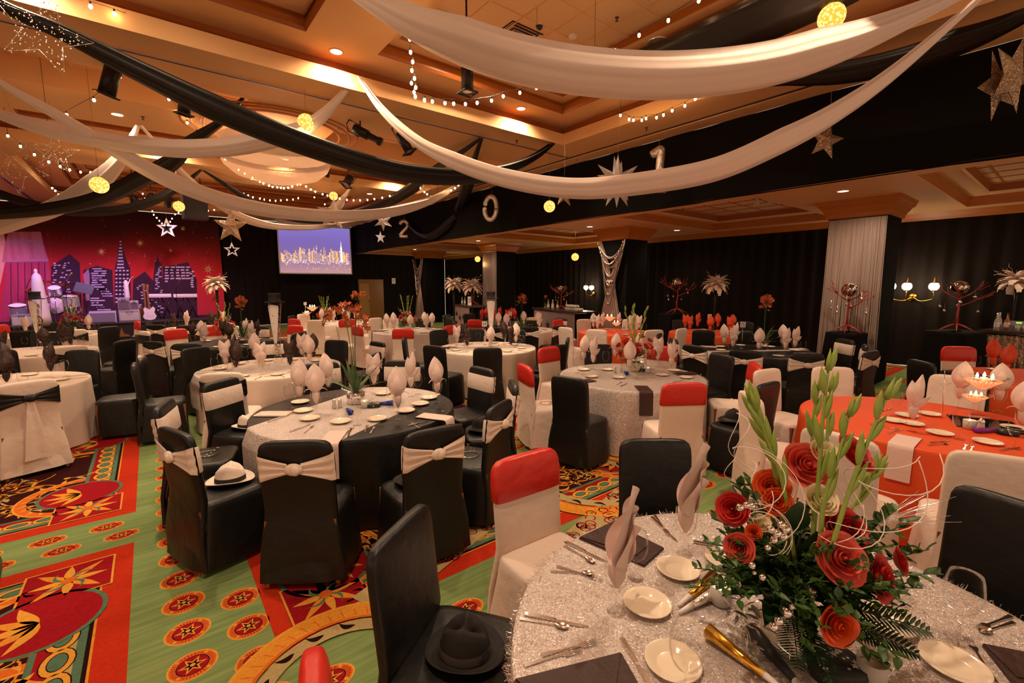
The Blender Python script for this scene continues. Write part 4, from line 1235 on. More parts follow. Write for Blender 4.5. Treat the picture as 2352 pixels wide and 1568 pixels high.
number_stand('75', on(1703, 800), 'T6', 0.40)
number_stand('74', on(1364, 772), 'B6', 0.36)
number_stand('81', on(1628, 764), 'B7', 0.36)
number_stand('73', on(1172, 752), 'B8', 0.34)
number_stand('63', on(1433, 771), 'B6', 0.14)
number_stand('72', on(703, 735), 'B3', 0.5)

# T1, nearest the camera
for p in ((1557, 1312), (1487, 1392), (1545, 1527), (1668, 1290), (2035, 1432), (2190, 1532)): plate(*p, 'T1')
for i, (px, py, sc, tn) in enumerate(((1415, 1404, 0.98, 0.5), (1572, 1272, 1.06, 0.2))):
    p = on(px, py)
    o = put('goblet', make_glass('goblet'), p + Vector((0, 0, 0.0009)), 0, 1.0)
    tag(o, 'goblet holding a tall blush napkin, %s on the near glitter table' % ('left' if i == 0 else 'behind the plates'), 'goblet')
    o = put('blade', make_blade_napkin, p + Vector((0, 0, 0.0009)), faced(p) + tn, sc)
    tag(o, 'tall rolled blush napkin, %s of the pair on near glitter table' % ('left' if i == 0 else 'right'), 'napkin')
glass(1460, 1327, 'T1', 0.90); glass(1572, 1600, 'T1', 1.0); glass(2200, 1466, 'T1', 1.06)
for a, b, k in (((1300, 1246), (1392, 1290), 'knife'), ((1297, 1255), (1375, 1300), 'spoon'), ((1256, 1312), (1385, 1322), 'spoon'), ((1282, 1302), (1384, 1334), 'fork'),
                ((1188, 1408), (1372, 1444), 'knife'), ((1186, 1420), (1330, 1448), 'spoon'), ((1195, 1532), (1345, 1490), 'fork'), ((1235, 1508), (1382, 1472), 'fork'),
                ((1492, 1185), (1562, 1250), 'knife'), ((1502, 1182), (1540, 1235), 'fork'), ((1640, 1180), (1672, 1212), 'fork'),
                ((2332, 1412), (2232, 1450), 'fork'), ((2330, 1430), (2240, 1458), 'spoon'), ((2268, 1540), (2235, 1488), 'fork'), ((1445, 1495), (1492, 1568), 'knife'), ((1620, 1250), (1690, 1262), 'knife')): cut2(a, b, k, 'T1')
def quad_napkin(pts, label, mt='brown'):
    P = [on(*p) for p in pts]
    m = MB()
    m.prism([p + Vector((0, 0, 0.0012)) for p in P], (0, 0, 0.006), 0)
    c = sum(P, Vector()) / 4
    m.prism([c + (p - c) * 0.985 + Vector((0, 0, 0.0072)) for p in P], (0, 0, 0.004), 0)
    m.prism([c + (p - c) * (0.97 if i in (0, 1) else 0.62) + Vector((0, 0, 0.0112)) for i, p in enumerate(P)], (0, 0, 0.004), 0)
    off = c.copy()
    m.move(Matrix.Translation(-off))
    tag(m.build('flat_napkin', M[mt], None, off), label, 'napkin')
quad_napkin([(1330, 1238), (1405, 1203), (1525, 1262), (1480, 1303)], 'dark brown napkin lying flat behind the left tall blush napkin')
quad_napkin([(1180, 1568), (1428, 1505), (1470, 1580), (1205, 1660)], 'dark brown napkin lying flat at the bottom edge of the near glitter table')
quad_napkin([(2255, 1485), (2380, 1510), (2420, 1590), (2330, 1580)], 'dark brown napkin at the right bottom corner of the near glitter table')
def horn2(a, b, mt, label, L):
    p, q = on(*a), on(*b)
    v = q - p
    o = put('horn_%s%.2f' % (mt, L), make_horn(mt, L), (p + q) / 2 + Vector((0, 0, 0.002)), atan2(v.y, v.x) - pi / 2)
    tag(o, label, 'party horn')
horn2((1552, 1400), (1650, 1330), 'gold', 'gold foil party horn pointing at the votive, near glitter table', 0.22)
horn2((1560, 1412), (1668, 1362), 'foil', 'silver foil party horn beside the gold one, near glitter table', 0.22)
horn2((1790, 1585), (1628, 1468), 'gold', 'large gold party horn at the bottom of the near glitter table', 0.24)
horn2((1850, 1600), (1728, 1468), 'ink', 'glossy black party horn under the rose centrepiece', 0.24)
item('votive', make_votive(), on(1655, 1385) + Vector((0, 0, 0.001)), 'T1', 'frosted votive candle left of the roses', 'candle', 0, 1.05)
item('votive2', make_votive(False), on(2000, 1565) + Vector((0, 0, 0.001)), 'T1', 'unlit frosted votive candle beneath the roses', 'candle', 0, 1.05)
item('star2', make_starbox, on(1915, 1545) + Vector((0, 0, 0.001)), 'T1', 'black card favour box with white stars', 'favour', -0.7, 1.25)

# glitter runner across T2 and side falls of glitter cloth
def runner(tk, ang, w, label, drop=0.5, wide=None):
    c, R = TAB[tk]['c'], TAB[tk]['R']
    m = MB()
    rows = [('o', e) for e in (drop, drop * 0.75, drop * 0.5, drop * 0.3, 0.12, 0.06, 0.03, 0.012, 0.0)]
    rows = [(-1, k, e) for k, e in rows] + [(1, 'i', f) for f in (-0.97, -0.8, -0.5, -0.2, 0.2, 0.5, 0.8, 0.97)] + [(1, k, e) for k, e in rows[::-1]]
    def P(u, v):
        sg, k, e = rows[int(round(u * (len(rows) - 1)))]
        x = (v - 0.5) * w
        if k == 'i': return (x, e * math.sqrt((R + 0.009) ** 2 - x * x), 0.7604)
        q = R + 0.010 + 0.055 * min(e / 0.12, 1) + 0.005 * sin(v * 20) * min(e * 4, 1)
        return (x, sg * math.sqrt(q * q - x * x), 0.7604 - e)
    m.grid(P, len(rows) - 1, 16, 0)
    o = m.build('glitter_runner', M['glitter'], None, (c.x, c.y, 0), ang)
    return tag(o, label, 'runner')
runner('T2', -1.02, 0.95, 'wide silver glitter runner laid across the black table by the aisle', 0.42)
runner('T6', 1.0, 0.16, 'narrow silver glitter runner across the black bow tie table', 0.45)
runner('T4', 1.6, 0.7, 'silver glitter runner over the blush table behind the black one', 0.4)
runner('T5', 1.2, 0.45, 'silver glitter runner over the blush table numbered 64', 0.4)
# hats and favours left on chair seats
def make_hat(mt, band, txt=None):
    def f():
        m = MB()
        n = 40
        def crown(z, a, b, pin): return [(a * cos(2 * pi * j / n), b * sin(2 * pi * j / n) , z + pin * (1 - abs(sin(2 * pi * j / n))) * 0.03 - pin * 0.025 * math.exp(-((cos(2 * pi * j / n)) / 0.35) ** 2)) for j in range(n)]
        rings = []
        for rr, zz in ((0.152, 0.018), (0.150, 0.022), (0.125, 0.010), (0.098, 0.006)):
            rings.append([(rr * 0.92 * cos(2 * pi * j / n), rr * 1.06 * sin(2 * pi * j / n), zz + 0.022 * cos(2 * pi * j / n) ** 2 * (rr / 0.15) ** 3) for j in range(n)])
        for z, a, b, pin in ((0.02, 0.088, 0.102, 0), (0.06, 0.084, 0.098, 0), (0.095, 0.076, 0.090, 0.4), (0.112, 0.066, 0.078, 0.8), (0.118, 0.048, 0.058, 1.0), (0.104, 0.022, 0.034, 1.0), (0.100, 0.002, 0.004, 1.0)):
            rings.append(crown(z, a, b, pin))
        m.loft(rings, 0, True, True, False, True)
        t = m.build('fedora_hat', M[mt])
        k = MB()
        k.loft([[((0.0895 - 0.1 * (z - .02)) * cos(2 * pi * j / n), (0.1035 - 0.1 * (z - .02)) * sin(2 * pi * j / n), z) for j in range(n)] for z in (0.018, 0.052)], 0, True, True)
        bd = k.build('hat_band', M[band], t)
        if txt:
            for s, a0, z0, sz in txt:
                vs, fs = text_mesh(s, sz, 0.0004)
                g = MB()
                out = []
                for x, y, z in vs:
                    a = a0 + x / 0.096
                    rr = 0.0005 + z
                    zz = z0 + y
                    out.append(((0.0905 - 0.1 * (zz - .02) + rr) * cos(a), (0.1045 - 0.1 * (zz - .02) + rr) * sin(a), zz))
                g.add(out, fs)
                g.build('band_lettering', M['ink'] if band == 'silverband' else M['paper'], bd)
        return t
    return f
M['silverband'] = mat('silver_band', (0.30, 0.26, 0.24), 0.3, 0.8)
M['hatwhite'] = mat('white_felt', (0.86, 0.72, 0.63), 0.85, bump=(40, 0.1))
M['hatblack'] = mat('black_felt', (0.010, 0.007, 0.006), 0.8, bump=(40, 0.1))
HNY = [('HAPPY', -2.0, 0.043, 0.0155), ('NEW YEAR', -2.0, 0.028, 0.0145), ('ELDO', -1.05, 0.036, 0.025)]
HATTED = set()
def hat_on(tk, px, py, white, text, rz=0.3, near=None):
    p = at(px, py, 0.50)
    # the seat of the chair it lies on
    best = min(((o - Vector((p.x, p.y))).length, k, o) for k, (t, o, a, st, cx, cy) in enumerate(CHAIRS[tk]))
    o = best[2]
    a = CHAIRS[tk][best[1]][2]
    HATTED.add(CHAIRS[tk][best[1]][0].name)
    s = o + Vector((cos(a), sin(a))) * -0.03
    v = Vector((p.x - s.x, p.y - s.y))
    if v.length > 0.03: v = v.normalized() * 0.03
    key = 'hat_w' if white else 'hat_k'
    h = put(key, make_hat('hatwhite', 'hatblack') if white else make_hat('hatblack', 'silverband', HNY), (s.x + v.x, s.y + v.y, 0.486), rz)
    tag(h, text, 'hat')
hat_on('T1', 1065, 1500, False, 'black fedora with lettered silver band on the seat nearest the camera', 0.75)
hat_on('T2', 565, 1092, True, 'white fedora with black band on a black chair beside the aisle', 1.2)
hat_on('T2', 460, 908, True, 'white fedora on the chair left of the black runner table', 0.5)
hat_on('T2', 1088, 985, False, 'black fedora with silver band on the right side of the black runner table', 0.4)
hat_on('T2', 905, 1115, False, 'black fedora half hidden behind the right front bow chair', 0.2)
hat_on('T4', 420, 832, True, 'white fedora on a black chair left of the blush table', 0.2)
hat_on('T3', 1288, 885, False, 'black fedora with lettered band on the left red capped chair', 0.1)
hat_on('T3', 1597, 945, False, 'black fedora with silver band on the right front chair of the centre table', 0.6)
hat_on('T5', 1203, 850, False, 'black fedora on the right front chair of the blush table numbered 64', 0.6)
hat_on('L1', 145, 938, False, 'black fedora with white lettered band on a chair at the left', 0.3)
hat_on('L2', 255, 772, True, 'white fedora on the chair left of the far aisle', 0.3)
def tiara_on(tk, k, text):
    while CHAIRS[tk][k][0].name in HATTED: k = (k + 1) % len(CHAIRS[tk])
    t, o, a, st, px, py = CHAIRS[tk][k]
    h = put('tiara', make_tiara, (o.x - 0.02 * cos(a), o.y - 0.02 * sin(a), 0.486), a + 1.2)
    tag(h, text, 'tiara')
tiara_on('T2', 6, 'silver party tiara on the right chair of the black runner table')
tiara_on('T2', 2, 'silver party tiara on the left chair of the black runner table')
tiara_on('T5', 5, 'silver party tiara on the chair right of the blush table numbered 64')
tiara_on('T3', 0, 'silver party tiara on the left red capped chair of the centre table')
# ---------------------------------------------------------------- flowers
def rose_mb(r=1.0, mi=0, layers=6, seed=1):
    """bloom with its axis along +Z, radius about r"""
    rr = random.Random(seed)
    m = MB()
    for k in range(layers):
        n = (3, 3, 4, 5, 5, 6)[k]
        R = r * (0.13, 0.26, 0.42, 0.60, 0.78, 0.95)[k]
        H = r * (0.95, 0.98, 0.96, 0.88, 0.76, 0.60)[k]
        flare = (0.0, 0.03, 0.08, 0.16, 0.26, 0.36)[k] * r
        a0 = rr.uniform(0, 6.28)
        for i in range(n):
            a = a0 + 2 * pi * i / n
            sp = pi / n * 1.35
            h = H * rr.uniform(0.92, 1.06)
            def P(u, v, a=a, sp=sp, R=R, h=h, flare=flare):
                q = 2 * v - 1
                rad = R * (0.30 + 0.70 * min(1, u * 1.5) ** 0.6) + flare * u ** 4 * (1 - 0.4 * q * q)
                t = a + q * sp
                z = h * (u - 0.16 * q * q * u * u) - 0.06 * r * u ** 6
                return (rad * cos(t), rad * sin(t), z)
            m.grid(P, 6, 6, mi, True)
    m.ball((0, 0, r * 0.45), (r * 0.12, r * 0.12, r * 0.45), 8, 6, mi)
    return m
ROSE = {}
def rose(parent, mt, p, d, r, name='rose', layers=6):
    """one bloom at p facing d, as a part of the arrangement"""
    key = (mt, layers)
    if key not in ROSE:
        o = rose_mb(1.0, 0, layers, len(ROSE) + 2).build(name, M[mt], parent)
        ROSE[key] = o.data
    else:
        o = bpy.data.objects.new(name, ROSE[key])
        COL.objects.link(o)
        o.parent = parent
        KIDS.setdefault(parent.name, []).append(o)
    o.location = p
    o.scale = (r, r, r)
    o.rotation_mode = 'QUATERNION'
    o.rotation_quaternion = Vector((0, 0, 1)).rotation_difference(Vector(d).normalized())
    return o
def blade(m, p, d, L, w, droop=0.3, mi=0, up=Vector((0, 0, 1)), cup=0.25, nu=7):
    """a leaf from p along d that droops"""
    d = Vector(d).normalized()
    s = d.cross(up)
    if s.length < 0.05: s = Vector((1, 0, 0))
    s.normalize()
    nn = s.cross(d).normalized()
    p = Vector(p)
    def P(u, v):
        q = 2 * v - 1
        ww = w * sin(pi * (0.06 + 0.93 * u ** 0.8)) * q
        return p + d * (L * u) + s * ww + nn * (cup * w * q * q) - Vector((0, 0, 1)) * (droop * L * u * u)
    m.grid(P, nu, 2, mi, True)
def sprig(m, p, d, L, n, leaf, mi, r, stem=0.002, droop=0.15):
    d = Vector(d).normalized()
    p = Vector(p)
    pts = [p + d * (L * t / 6) - Vector((0, 0, droop * L * (t / 6) ** 2)) for t in range(7)]
    m.tube(pts, stem, 5, mi)
    for i in range(n):
        t = 0.2 + 0.8 * (i + 0.5) / n
        q = p + d * (L * t) - Vector((0, 0, droop * L * t * t))
        e = Vector((r.uniform(-1, 1), r.uniform(-1, 1), r.uniform(-0.4, 1))).normalized()
        blade(m, q, d * 0.7 + e, leaf * r.uniform(0.7, 1.15), leaf * 0.30, 0.15, mi, nu=4)
def fern(m, p, d, L, mi, droop=0.35):
    d = Vector(d).normalized()
    s = d.cross(Vector((0, 0, 1))).normalized()
    p = Vector(p)
    f = lambda t: p + d * (L * t) - Vector((0, 0, droop * L * t * t))
    m.tube([f(i / 8) for i in range(9)], 0.0018, 5, mi)
    for i in range(2, 22):
        t = i / 22
        for sg in (-1, 1):
            blade(m, f(t), s * sg + d * 0.45, L * 0.30 * sin(pi * min(1, (1 - t) * 0.9 + 0.08)), L * 0.018, 0.1, mi, nu=4)
def curl(m, p, d, L, turns, amp, mi, r, rad=0.0016):
    d = Vector(d).normalized()
    a = d.cross(Vector((r.uniform(-1, 1), r.uniform(-1, 1), 0.3))).normalized()
    b = d.cross(a)
    ph = r.uniform(0, 6)
    pts = []
    for i in range(int(turns * 14) + 8):
        t = i / (turns * 14 + 7)
        pts.append(Vector(p) + d * (L * t) + (a * cos(ph + turns * 6.28 * t) + b * sin(ph + turns * 6.28 * t)) * amp * min(1, t * 2.2) - (a * cos(ph) + b * sin(ph)) * 0)
    m.tube(pts, rad, 5, mi)
def glad_stalk(pts, r, parent, tip=True, s=1.0):
    """gladiolus spike: stem with overlapping pointed buds to both sides"""
    P = spline(pts, 6)
    m = MB()
    m.tube(P, [0.0065 * s * (1 - 0.5 * i / len(P)) for i in range(len(P))], 8, 0)
    n = len(P)
    k = 0
    for i in range(int(n * 0.35), n):
        if i % 3: continue
        d = (P[min(i + 1, n - 1)] - P[i - 1]).normalized()
        sd = d.cross(_f).normalized() * (1 if k % 2 else -1)
        L = (0.105 - 0.04 * (i / n)) * s
        for off in (0, 0.5):
            m2 = MB()
            q = P[i] + sd * 0.004 * s
            e = (d + sd * (0.20 + 0.1 * off)).normalized()
            rings = []
            u = e.cross(_f).normalized()
            w = e.cross(u)
            for t, rad in ((0, 0.004), (0.25, 0.0085), (0.5, 0.009), (0.8, 0.005), (1, 0.0006)):
                c = q + e * L * t
                rings.append([c + (u * cos(2 * pi * j / 8) + w * sin(2 * pi * j / 8)) * rad * s for j in range(8)])
            m.loft(rings, 0, True, True, False, True)
            break
        k += 1
    e = (P[-1] - P[-3]).normalized()
    m.tube([P[-1], P[-1] + e * 0.03 * s, P[-1] + e * 0.06 * s], [0.008 * s, 0.006 * s, 0.0006], 8, 0)
    return m.build('gladiolus_spike', M['lime'], parent)

# ---- the big rose centrepiece on the nearest table
base = on(1805, 1478)
D0 = depth(base)
T = empty('rose_centrepiece', base)
tag(T, 'tall rose and gladiolus centrepiece in a white vase on the nearest glitter table', 'flower arrangement', 'flower centrepieces')
inv = lambda p: Vector(p) - base
def Q(px, py, k=0.0): return inv(at_d(px, py, D0 + k))
m = MB()
m.lathe([(0.055, 0.0), (0.075, 0.01), (0.082, 0.06), (0.078, 0.13), (0.07, 0.17), (0.066, 0.17), (0.07, 0.12), (0.01, 0.02)], 32, cap0=True)
m.build('vase', M['china'], T)
hub = Vector((0, 0, 0.20))
for px, py, k, r_, mt, nm, dx, dz in ((1852, 1068, 0.02, 0.062, 'rosepink', 'rose', 0.0, 0.3), (1772, 1118, -0.02, 0.046, 'roseorange', 'rose', -0.4, 0.3), (1786, 1152, -0.05, 0.036, 'roseorange', 'rose', -0.3, 0.0), (1683, 1168, -0.02, 0.043, 'rose', 'rose', -0.7, 0.1), (1698, 1258, -0.12, 0.036, 'rosepink', 'rose', -0.5, 0.0),
                                  (1965, 1040, 0.10, 0.058, 'rose', 'rose', 0.5, 0.6), (1942, 1212, -0.10, 0.056, 'rose', 'rose', 0.1, 0.5), (1932, 1282, -0.20, 0.060, 'rosepink', 'rose', 0.05, 0.25), (2024, 1328, -0.16, 0.056, 'rose', 'rose', 0.6, 0.0), (1926, 1436, -0.24, 0.046, 'roseorange', 'rose', 0.05, -0.1), (1731, 1222, -0.10, 0.020, 'roseorange', 'rosebud', -0.4, 0.2), (2068, 1288, -0.06, 0.036, 'rose', 'rose', 0.9, 0.2)):
    p = Q(px, py, k)
    d = -_f * 0.8 + _r * dx + Vector((0, 0, dz + 0.2))
    rose(T, mt, p - d.normalized() * r_ * 0.45, d, r_, nm)
for px, py, k, r_ in ((1876, 1140, -0.08, 0.05), (1884, 1030, 0.04, 0.045), (1745, 1190, -0.06, 0.028)):
    rose(T, 'cream', Q(px, py, k) - Vector((0, 0, 0.02)), -_f + Vector((0, 0, 0.8)), r_, 'cream_bloom', 5)
r = random.Random(21)
for k, pl in enumerate(([(1828, 1300), (1800, 1120), (1765, 1020), (1738, 940)], [(1815, 1310), (1775, 1060), (1748, 985), (1726, 925)], [(1860, 1300), (1880, 1100), (1890, 960), (1902, 850)], [(1900, 1300), (1905, 1100), (1900, 1000), (1908, 900)], [(1880, 1300), (1893, 1150), (1925, 1050), (1950, 955)], [(1870, 1290), (1866, 1060), (1868, 960), (1880, 895)], [(1900, 1290), (1950, 1130), (1995, 1010), (2035, 915)], [(1912, 1250), (1960, 1160), (2000, 1100), (2010, 1080)])):
    glad_stalk([Q(x, y, -0.06 + 0.035 * k * (1 if k % 2 else -0.6)) for x, y in pl], r, T, True, 1.15)
m = MB()
for i in range(120):
    a = r.uniform(0, 2 * pi)
    d = Vector((cos(a), sin(a), r.uniform(-0.25, 1.3)))
    sprig(m, hub + Vector((0.03 * cos(a), 0.03 * sin(a), r.uniform(-0.02, 0.12))), d, r.uniform(0.14, 0.30), 14, r.uniform(0.026, 0.042), 0, r)
for px, py in ((2090, 1190), (2135, 1255), (2150, 1310), (2120, 1345), (2060, 1165), (1690, 1095), (1720, 1100)):
    p = Q(px, py, -0.03)
    sprig(m, hub + (p - hub) * 0.35, p - hub, (p - hub).length * 0.65, 16, 0.045, 0, r, droop=0.03)
o = m.build('foliage', M['green'], T); o['kind'] = 'stuff'
m = MB()
for i in range(80):
    a = r.uniform(0, 2 * pi)
    blade(m, hub + Vector((0.05 * cos(a), 0.05 * sin(a), r.uniform(-0.03, 0.12))), (cos(a), sin(a), r.uniform(0.0, 0.9)), r.uniform(0.10, 0.17), r.uniform(0.025, 0.04), 0.25)
for px, py in ((1840, 1130), (1990, 1165), (1660, 1225), (1990, 1300), (1985, 1210), (1875, 1230)):
    p = Q(px, py, -0.12)
    blade(m, hub * 0.4 + p * 0.6, p - hub, 0.12, 0.035, 0.1)
o = m.build('dark_leaves', M['dkgreen'], T); o['kind'] = 'stuff'
for px, py in ((2120, 1440), (2080, 1490), (1870, 1510), (1890, 1540), (1960, 1440), (2010, 1480), (1830, 1520)):
    p = Q(px, py, -0.20)
    m = MB()
    fern(m, hub + (p - hub) * 0.25 - Vector((0, 0, 0.03)), p - hub + Vector((0, 0, 0.10)), (p - hub).length * 0.85, 0, 0.22)
    m.build('fern_frond', M['dkgreen'], T)
for px, py, rad in ((1700, 1165, .011), (1715, 1160, .010), (1728, 1162, .009), (1770, 1215, .012), (1785, 1225, .013), (1800, 1232, .012), (1795, 1205, .011), (1778, 1240, .011), (1862, 1360, .017), (1728, 1298, .010), (1752, 1325, .010), (1808, 1405, .017), (1790, 1425, .013), (1778, 1438, .013), (1820, 1392, .010), (1836, 1365, .008), (1733, 1315, .006), (1764, 1258, .009), (1805, 1215, .013)):
    m = MB(); m.ball(Q(px, py, -0.19), rad, 14, 10)
    m.build('silver_ball', M['silver'], T)
m = MB()
for i in range(15):
    a = r.uniform(0, 2 * pi)
    curl(m, hub + Vector((0.03 * cos(a), 0.03 * sin(a), 0.05)), Vector((cos(a) * 0.5, sin(a) * 0.5, r.uniform(0.7, 1.4))), r.uniform(0.32, 0.62), r.uniform(1.2, 2.6), r.uniform(0.03, 0.07), 0, r, 0.0014)
m.build('curly_willow', M['drape_w'], T)
m = MB()
for i in range(70):
    p = Q(r.uniform(1690, 1870), r.uniform(1330, 1500), r.uniform(-0.14, -0.02))
    if p.z < 0.01: continue
    blade(m, p, (r.uniform(-1, 1), r.uniform(-1, 1), r.uniform(-0.2, 0.6)), r.uniform(0.02, 0.055), r.uniform(0.004, 0.012), 0.2)
for i in range(14):
    curl(m, Q(r.uniform(1720, 1830), r.uniform(1360, 1470), -0.1), (r.uniform(-1, 0.2), r.uniform(-1, 0.2), r.uniform(-0.1, 0.5)), r.uniform(0.08, 0.16), 0.8, 0.01, 0, r, 0.001)
o = m.build('silvered_twigs', M['tinsel'], T); o['kind'] = 'stuff'
m = MB()
for i in range(24):
    p = Q(2010, 1200, 0.0)
    d = _r * r.uniform(0.5, 1.2) + Vector((0, 0, r.uniform(0.05, 0.8))) - _f * r.uniform(-0.2, 0.4)
    m.tube([p, p + d.normalized() * r.uniform(0.14, 0.24)], 0.0007, 4)
m.build('lametta_spray', M['tinsel'], T)

# ---- smaller arrangements
def make_roses(h=0.9, glads=4, nrose=12, seed=1, pot=True):
    def f():
        r = random.Random(seed)
        t = empty('rose_centrepiece')
        m = MB(); m.lathe([(0.06, 0), (0.075, 0.02), (0.075, 0.12), (0.068, 0.13), (0.068, 0.05), (0.01, 0.03)], 24, cap0=True)
        m.build('vase', M['china'], t)
        hub = Vector((0, 0, 0.17))
        for i in range(nrose):
            a = 2.4 * i + r.uniform(-.2, .2)
            e = (i / nrose) * 1.15 - 0.12
            d = Vector((cos(a) * cos(e), sin(a) * cos(e), sin(e) + 0.15)).normalized()
            rose(t, ('rose', 'rose', 'rosepink', 'roseorange', 'rose')[i % 5], hub + d * r.uniform(0.16, 0.27) + Vector((0, 0, 0.05)), d + Vector((0, 0, .2)), r.uniform(0.042, 0.058), 'rose', 5)
        for i in range(5):
            a = 2.4 * i + 1
            d = Vector((cos(a), sin(a), 0.7)).normalized()
            rose(t, 'cream', hub + d * 0.22, d, 0.04, 'cream_bloom', 5)
        for k in range(glads):
            a = 2 * pi * k / glads + 0.5
            s = r.uniform(0.85, 1.0) * (h - 0.17)
            glad_stalk([hub, hub + Vector((0.05 * cos(a), 0.05 * sin(a), s * 0.4)), hub + Vector((0.11 * cos(a), 0.11 * sin(a), s * 0.75)), hub + Vector((0.15 * cos(a), 0.15 * sin(a), s))], r, t, True, 1.15)
        m = MB()
        for i in range(34):
            a = r.uniform(0, 2 * pi)
            sprig(m, hub, (cos(a), sin(a), r.uniform(-0.2, 1.3)), r.uniform(0.16, 0.30), 8, 0.05, 0, r)
        o = m.build('foliage', M['green'], t); o['kind'] = 'stuff'
        m = MB()
        for i in range(6):
            a = r.uniform(0, 2 * pi)
            curl(m, hub, (cos(a) * 0.5, sin(a) * 0.5, 1.2), r.uniform(0.4, 0.62), 3, 0.03, 0, r, 0.002)
        m.build('curly_willow', M['tinsel'], t)
        return t
    return f
def bloom5(m, c, d, s, mi, r):
    """small orchid flower: five petals and a lip"""
    d = Vector(d).normalized()
    a = d.cross(Vector((0, 0, 1)))
    a = a.normalized() if a.length > 0.05 else Vector((1, 0, 0))
    b = d.cross(a)
    ph = r.uniform(-0.3, 0.3)
    for i in range(5):
        t = ph + 2 * pi * i / 5
        e = a * cos(t) + b * sin(t)
        blade(m, c, e + d * 0.25, s, s * 0.26, 0.0, mi, d, 0.2, nu=4)
    m.ball(Vector(c) + d * s * 0.15, s * 0.16, 6, 4, mi)
def make_orchid(h=0.95, sprays=((-0.16, 0.0), (0.12, 0.05), (-0.02, 0.12)), seed=4, pot='silver', nb=22, spread=1.0):
    def f():
        r = random.Random(seed)
        t = empty('orchid_centrepiece')
        m = MB(); m.lathe([(0.075, 0), (0.085, 0.005), (0.088, 0.11), (0.082, 0.112), (0.08, 0.03), (0.005, 0.03)], 32, cap0=True)
        m.build('pot', M[pot], t)
        m = MB()
        for i in range(13):
            a = 2 * pi * i / 13 + r.uniform(-.2, .2)
            e = r.uniform(0.5, 3.2)
            blade(m, (0.02 * cos(a), 0.02 * sin(a), 0.10), (cos(a), sin(a), e), r.uniform(0.30, 0.50), r.uniform(0.014, 0.022), 0.10 + 0.15 / e, 0, nu=9)
        m.build('leaves', M['green'], t)
        for k, (dx, dy) in enumerate(sprays):
            m = MB()
            top = h * r.uniform(0.92, 1.0)
            pts = spline([(0.01 * k, 0, 0.1), (dx * 0.15, dy * 0.15, top * 0.5), (dx * 0.5, dy * 0.5, top * 0.9), (dx * 0.9, dy, top), (dx * 1.5, dy * 1.3, top * 0.93), (dx * 1.9, dy * 1.6, top * 0.80)], 8)
            m.tube(pts, 0.0035, 6, 1)
            n = len(pts)
            for i in range(nb):
                p = pts[int(n * (0.42 + 0.57 * i / nb))]
                e = Vector((r.uniform(-1, 1), r.uniform(-1, 1), r.uniform(-.6, .8)))
                bloom5(m, p + e.normalized() * r.uniform(0.015, 0.05) * spread, e + Vector((-0.4, -0.6, 0.1)), r.uniform(0.028, 0.042), 0, r)
            m.build('orchid_spray', [M['orchid'], M['green']], t)
        m = MB()
        for i in range(110):
            a = r.uniform(0, 2 * pi)
            d = Vector((cos(a), sin(a), r.uniform(0.15, 0.9))).normalized()
            p = Vector((0.05 * cos(a), 0.05 * sin(a), 0.11))
            L = r.uniform(0.06, 0.17)
            w = d.cross(Vector((0, 0, 1))).normalized() * 0.0018
            e = p + d * L - Vector((0, 0, 0.03))
            m.add([p - w, p + w, e + w, e - w], [(0, 1, 2, 3)])
        o = m.build('tinsel_grass', M['tinsel'], t); o['kind'] = 'stuff'
        return t
    return f
FEA = {}
def make_feather(stem_h=1.0, n=20, R=0.30, seed=5, stem='glass'):
    def f():
        r = random.Random(seed)
        t = empty('feather_centrepiece')
        m = MB(); m.lathe([(0.07, 0.0), (0.07, 0.008), (0.022, 0.02), (0.018, 0.1), (0.022, stem_h * 0.6), (0.05, stem_h), (0.048, stem_h), (0.014, stem_h * 0.6)], 20, cap0=True)
        m.build('vase', M[stem], t)
        for i in range(n):
            a = 2.399 * i
            e = 1.25 - 1.75 * (i / n)
            L = R * r.uniform(1.0, 1.25)
            if 'm' not in FEA:
                m = MB()
                def P(u, v):
                    q = 2 * v - 1
                    w = 0.105 * (0.15 + sin(pi * (0.05 + 0.86 * u ** 0.9))) * (1 + 0.10 * sin(34 * u))
                    return (q * w, 1.1 * (u - 0.18 * u ** 3), 0.28 * u - 0.62 * u ** 2.6 - 0.25 * w * q * q * 8 * 0.2 + 0.012 * sin(40 * u + q * 3))
                m.grid(P, 26, 6)
                m.grid(lambda u, v: tuple(Vector(P(u, 1 - v)) - Vector((0, 0, 0.018 * sin(pi * u)))), 26, 6)
                o = m.build('feather', M['feather'], t)
                FEA['m'] = o.data
            else:
                o = bpy.data.objects.new('feather', FEA['m']); COL.objects.link(o); o.parent = t
                KIDS.setdefault(t.name, []).append(o)
            o.location = (0.02 * cos(a), 0.02 * sin(a), stem_h)
            o.scale = (L * 1.5, L, L)
            o.rotation_euler = (e, 0, a - pi / 2)
        m = MB()
        for i in range(12):
            a = r.uniform(0, 2 * pi)
            d = Vector((cos(a), sin(a), r.uniform(0.6, 1.6))).normalized()
            curl(m, (0, 0, stem_h), d, R * r.uniform(1.1, 1.6), 3, 0.012, 0, r, 0.0022)
        m.build('glitter_twigs', M['tinsel'], t)
        return t
    return f
